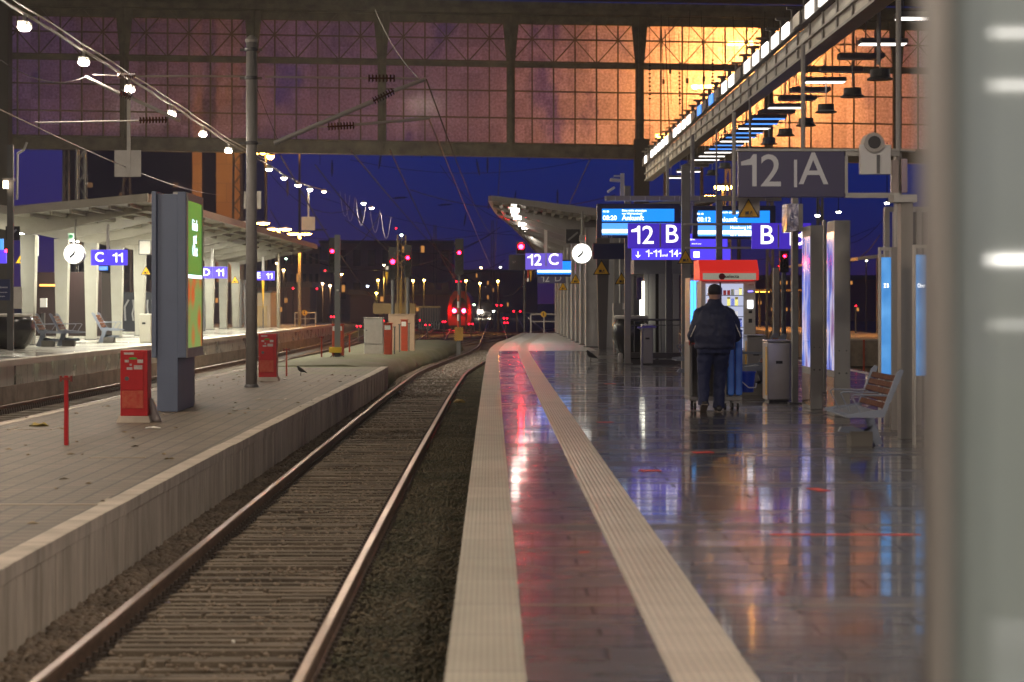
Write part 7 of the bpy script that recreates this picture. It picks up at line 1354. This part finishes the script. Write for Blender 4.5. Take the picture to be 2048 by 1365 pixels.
# a second orange canopy far behind and the glimpsed platform on the right
t = thing('far_canopy', 'far orange-lit canopy glimpsed between the vending machine and posts', 'canopy', (px(1535, 0, 110).x, 110, 0)); MB().bb(px(1510, 0, 110).x, px(1620, 0, 110).x, 110, 130, px(0, 583, 110).z, px(0, 579, 110).z).build('roof', M('far_roof', (.4, .3, .15), .6), t); MB().bb(px(1515, 0, 110).x, px(1550, 0, 110).x, 112, 112.1, px(0, 584.5, 110).z, px(0, 582, 110).z).build('strip_lamp', E('far_strip', (1, .45, .05), 8), t)
for x_ in (1518, 1558, 1598): MB().bb(px(x_, 0, 111).x, px(x_ + 3, 0, 111).x, 111, 111.2, -.8, px(0, 583, 111).z).build('column', m_dsteel, t)
t = thing('far_platform', 'orange-lit platform strip far right behind the totems', 'platform', (px(1800, 0, 75).x, 75, -.9)); MB().bb(px(1700, 0, 75).x, px(1900, 0, 75).x, 75, 120, -.9, px(0, 676, 75).z - .1).build('slab', m_lface, t); MB().bb(px(1700, 0, 75).x, px(1900, 0, 75).x, 75, 120, px(0, 676, 75).z - .098, px(0, 676, 75).z - .05).build('edge', m_kerb, t)
flood('small orange lamp mast lighting the far right platform', [(1810, 470)], 82, 500, 1812, r=.15)
t = thing('far_canopy', 'pale canopy edge at the right behind the shelter', 'canopy', (px(1760, 0, 95).x, 95, 0)); MB().prism([(px(1715, 515, 95).x, px(1715, 515, 95).z), (px(1715, 521, 95).x, px(1715, 521, 95).z), (px(1900, 500, 95).x, px(1900, 500, 95).z), (px(1900, 492, 95).x, px(1900, 492, 95).z)], 95, 120).build('roof', m_lgrey, t); MB().bb(px(1755, 0, 96).x, px(1760, 0, 96).x, 96, 96.3, -.9, px(0, 515, 96).z).build('column', m_dsteel, t)
redpost('thin rusty post standing in the dark track area right of the second totem', 1728, 680, 70, .06, -.9, False)
for x_, Y, yt, lb in ((1540, 85, 300, 'lattice mast behind the B 13 sign'), (1640, 80, 380, 'lattice mast behind the totems'), (1130, 180, 430, 'far lattice mast under the canopy corner'), (985, 190, 440, 'far lattice mast above the headlights'), (870, 200, 450, 'far lattice mast left of the tall signal'), (1455, 100, 330, 'dark lattice mast behind the track 13 display')): lattice(lb, x_, Y, 14 if Y < 120 else 7, yt, n=14)
# tower and buildings
def building(label, x0, x1, yt, Y, mat, wins=None, name='building', depth=25, zbase=-.9):
    t = thing(name, label, 'building', (px((x0 + x1) / 2, 0, Y).x, Y, zbase)); X = lambda x_: px(x_, 0, Y).x; MB().bb(X(x0), X(x1), Y, Y + depth, zbase, px(0, yt, Y).z).build('walls', mat, t)
    MB().bb(X(x0) - .3, X(x1) + .3, Y - .4, Y + depth, px(0, yt, Y).z, px(0, yt, Y).z + .6).build('roof', m_dsteel, t)
    if wins:
        for (wm, cols, rws, prob, seed) in wins:
            r = random.Random(seed); W_ = (X(x1) - X(x0)) / cols; H_ = (px(0, yt, Y).z - zbase - 1) / rws
            for i in range(cols):
                for k in range(rws):
                    if r.random() < prob: MB().bb(X(x0) + W_ * (i + .25), X(x0) + W_ * (i + .75), Y - .03, Y - .01, zbase + 1 + H_ * (k + .3), zbase + 1 + H_ * (k + .8)).build('window', wm, t)
    return t
m_bd = M('facade_dark', (.34, .25, .2), .7, var=(.05, (.22, .16, .13), 1)); m_bt = M('tower_dark', (.03, .026, .026), .4); m_wd = M('window_dark', (.02, .02, .03), .15); m_wl1 = E('window_warm_dim', (1, .5, .18), .35); 
tw = building('dark high-rise tower with orange lit strips rising behind the left screen', 148, 490, -380, 330, m_bt, [(E('tower_window', (1, .5, .2), .1), 16, 50, .05, 5)], 'tower', 30)
for (a, b2) in ((386, 404), (434, 480)):  # floodlight on the facade bands put in as emission
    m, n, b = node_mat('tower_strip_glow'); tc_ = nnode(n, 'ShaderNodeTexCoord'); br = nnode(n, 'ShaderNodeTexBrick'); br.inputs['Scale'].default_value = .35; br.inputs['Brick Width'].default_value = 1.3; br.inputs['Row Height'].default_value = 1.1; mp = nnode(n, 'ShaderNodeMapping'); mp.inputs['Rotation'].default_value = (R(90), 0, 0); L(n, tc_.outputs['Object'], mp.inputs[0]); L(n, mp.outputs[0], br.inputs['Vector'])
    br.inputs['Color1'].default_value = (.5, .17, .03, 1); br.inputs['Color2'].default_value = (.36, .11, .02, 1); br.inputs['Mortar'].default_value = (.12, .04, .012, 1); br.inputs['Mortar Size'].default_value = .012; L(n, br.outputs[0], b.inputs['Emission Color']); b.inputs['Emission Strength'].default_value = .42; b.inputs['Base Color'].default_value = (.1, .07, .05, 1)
    X0, X1 = px(a, 0, 330).x, px(b2, 0, 330).x; MB().bb(X0, X1, 329.2, 329.9, 0, 85).build('facade_glow_strip', m, tw)
t = thing('round_column', 'dark ribbed round structure beside the tower', 'structure', (px(140, 0, 150).x, 150, -.9)); MB().bb(px(128, 0, 150).x, px(150, 0, 150).x, 150, 151, -.9, px(0, 292, 150).z).build('panel', M('greenish_dark', (.06, .07, .065), .5), t)
m_wo = E('window_orange', (1, .42, .1), .5)
building('long brownish station building behind the signals, left', 490, 640, 500, 380, m_bd, [(m_wd, 12, 3, .8, 2), (m_wo, 12, 3, .08, 3)]); building('wide dim building with tall openings behind the central signals', 640, 905, 487, 420, m_bd, [(m_wd, 9, 2, .9, 4), (m_wo, 20, 5, .05, 8)])
building('low dark building behind the red train', 905, 1075, 545, 450, M('facade_darker', (.2, .15, .14), .8), [(m_wo, 30, 5, .06, 6)]); building('dark building right behind the stairs and vending machine', 1240, 1760, 560, 260, M('facade_darker'), [(m_wo, 40, 5, .07, 7)]); building('low building at the far left behind the platform', 60, 300, 560, 190, M('facade_darker'), [(m_wl1, 14, 4, .2, 9)])
building('long low dark hall left of the yard under the orange lamps', 300, 620, 575, 230, M('facade_darker'), [(m_wo, 30, 3, .1, 12)]); building('yard shed behind the signals', 700, 900, 590, 240, m_bd, [(m_wo, 14, 2, .15, 13)])
# rear wall with graffiti behind the left columns
t = thing('graffiti_wall', 'dark wall with white graffiti strokes behind the left columns', 'wall', (px(220, 0, 92).x, 92, -.9)); MB().bb(px(150, 0, 92).x, px(400, 0, 92).x, 92, 92.3, -.9, px(0, 585, 92).z).build('wall', M('graffiti_dark', (.03, .035, .05), .6), t); m_ = MB(); r = random.Random(3)
for k in range(14):
    x_ = 160 + k * 13 + r.uniform(-3, 3); p = [px(x_ + r.uniform(-5, 5), 600 + q * 14, 91.9) for q in range(4)]; m_.path(p, .05, 4)
m_.build('graffiti', M('graffiti_white', (.4, .4, .42), .6), t)
# red train standing behind the left platform
t = thing('train', 'dark red train standing behind the far left columns', 'train', (px(100, 0, 74).x, 74, ZR)); MB().bb(px(10, 0, 74).x, px(150, 0, 74).x, 79, 82, ZR + .4, px(0, 545, 79).z).build('body', M('train_dark_red', (.012, .004, .004), .4), t); MB().bb(px(80, 0, 79).x, px(125, 0, 79).x, 78.9, 78.98, px(0, 573, 79).z, px(0, 569, 79).z).build('lit_window_strip', E('strip_orange', (1, .45, .08), 2.5), t)
# ------------------------------------------------------------ damp evening air
hz = MB(); hz.bb(-140, 140, -70, 520, -2.2, 130)
ho = hz.build('haze', M('haze_air'), None); tag(ho, kind='stuff'); hm = bpy.data.materials.new('haze_volume'); hm.use_nodes = True
hn = hm.node_tree; hn.nodes.remove(hn.nodes['Principled BSDF']); pv = hn.nodes.new('ShaderNodeVolumePrincipled'); pv.inputs['Color'].default_value = (.85, .85, .9, 1); pv.inputs['Density'].default_value = .0004; pv.inputs['Anisotropy'].default_value = .3
hn.links.new(pv.outputs[0], hn.nodes['Material Output'].inputs['Volume']); ho.data.materials[0] = hm
cy.volume_bounces = 0; cy.volume_step_rate = 5
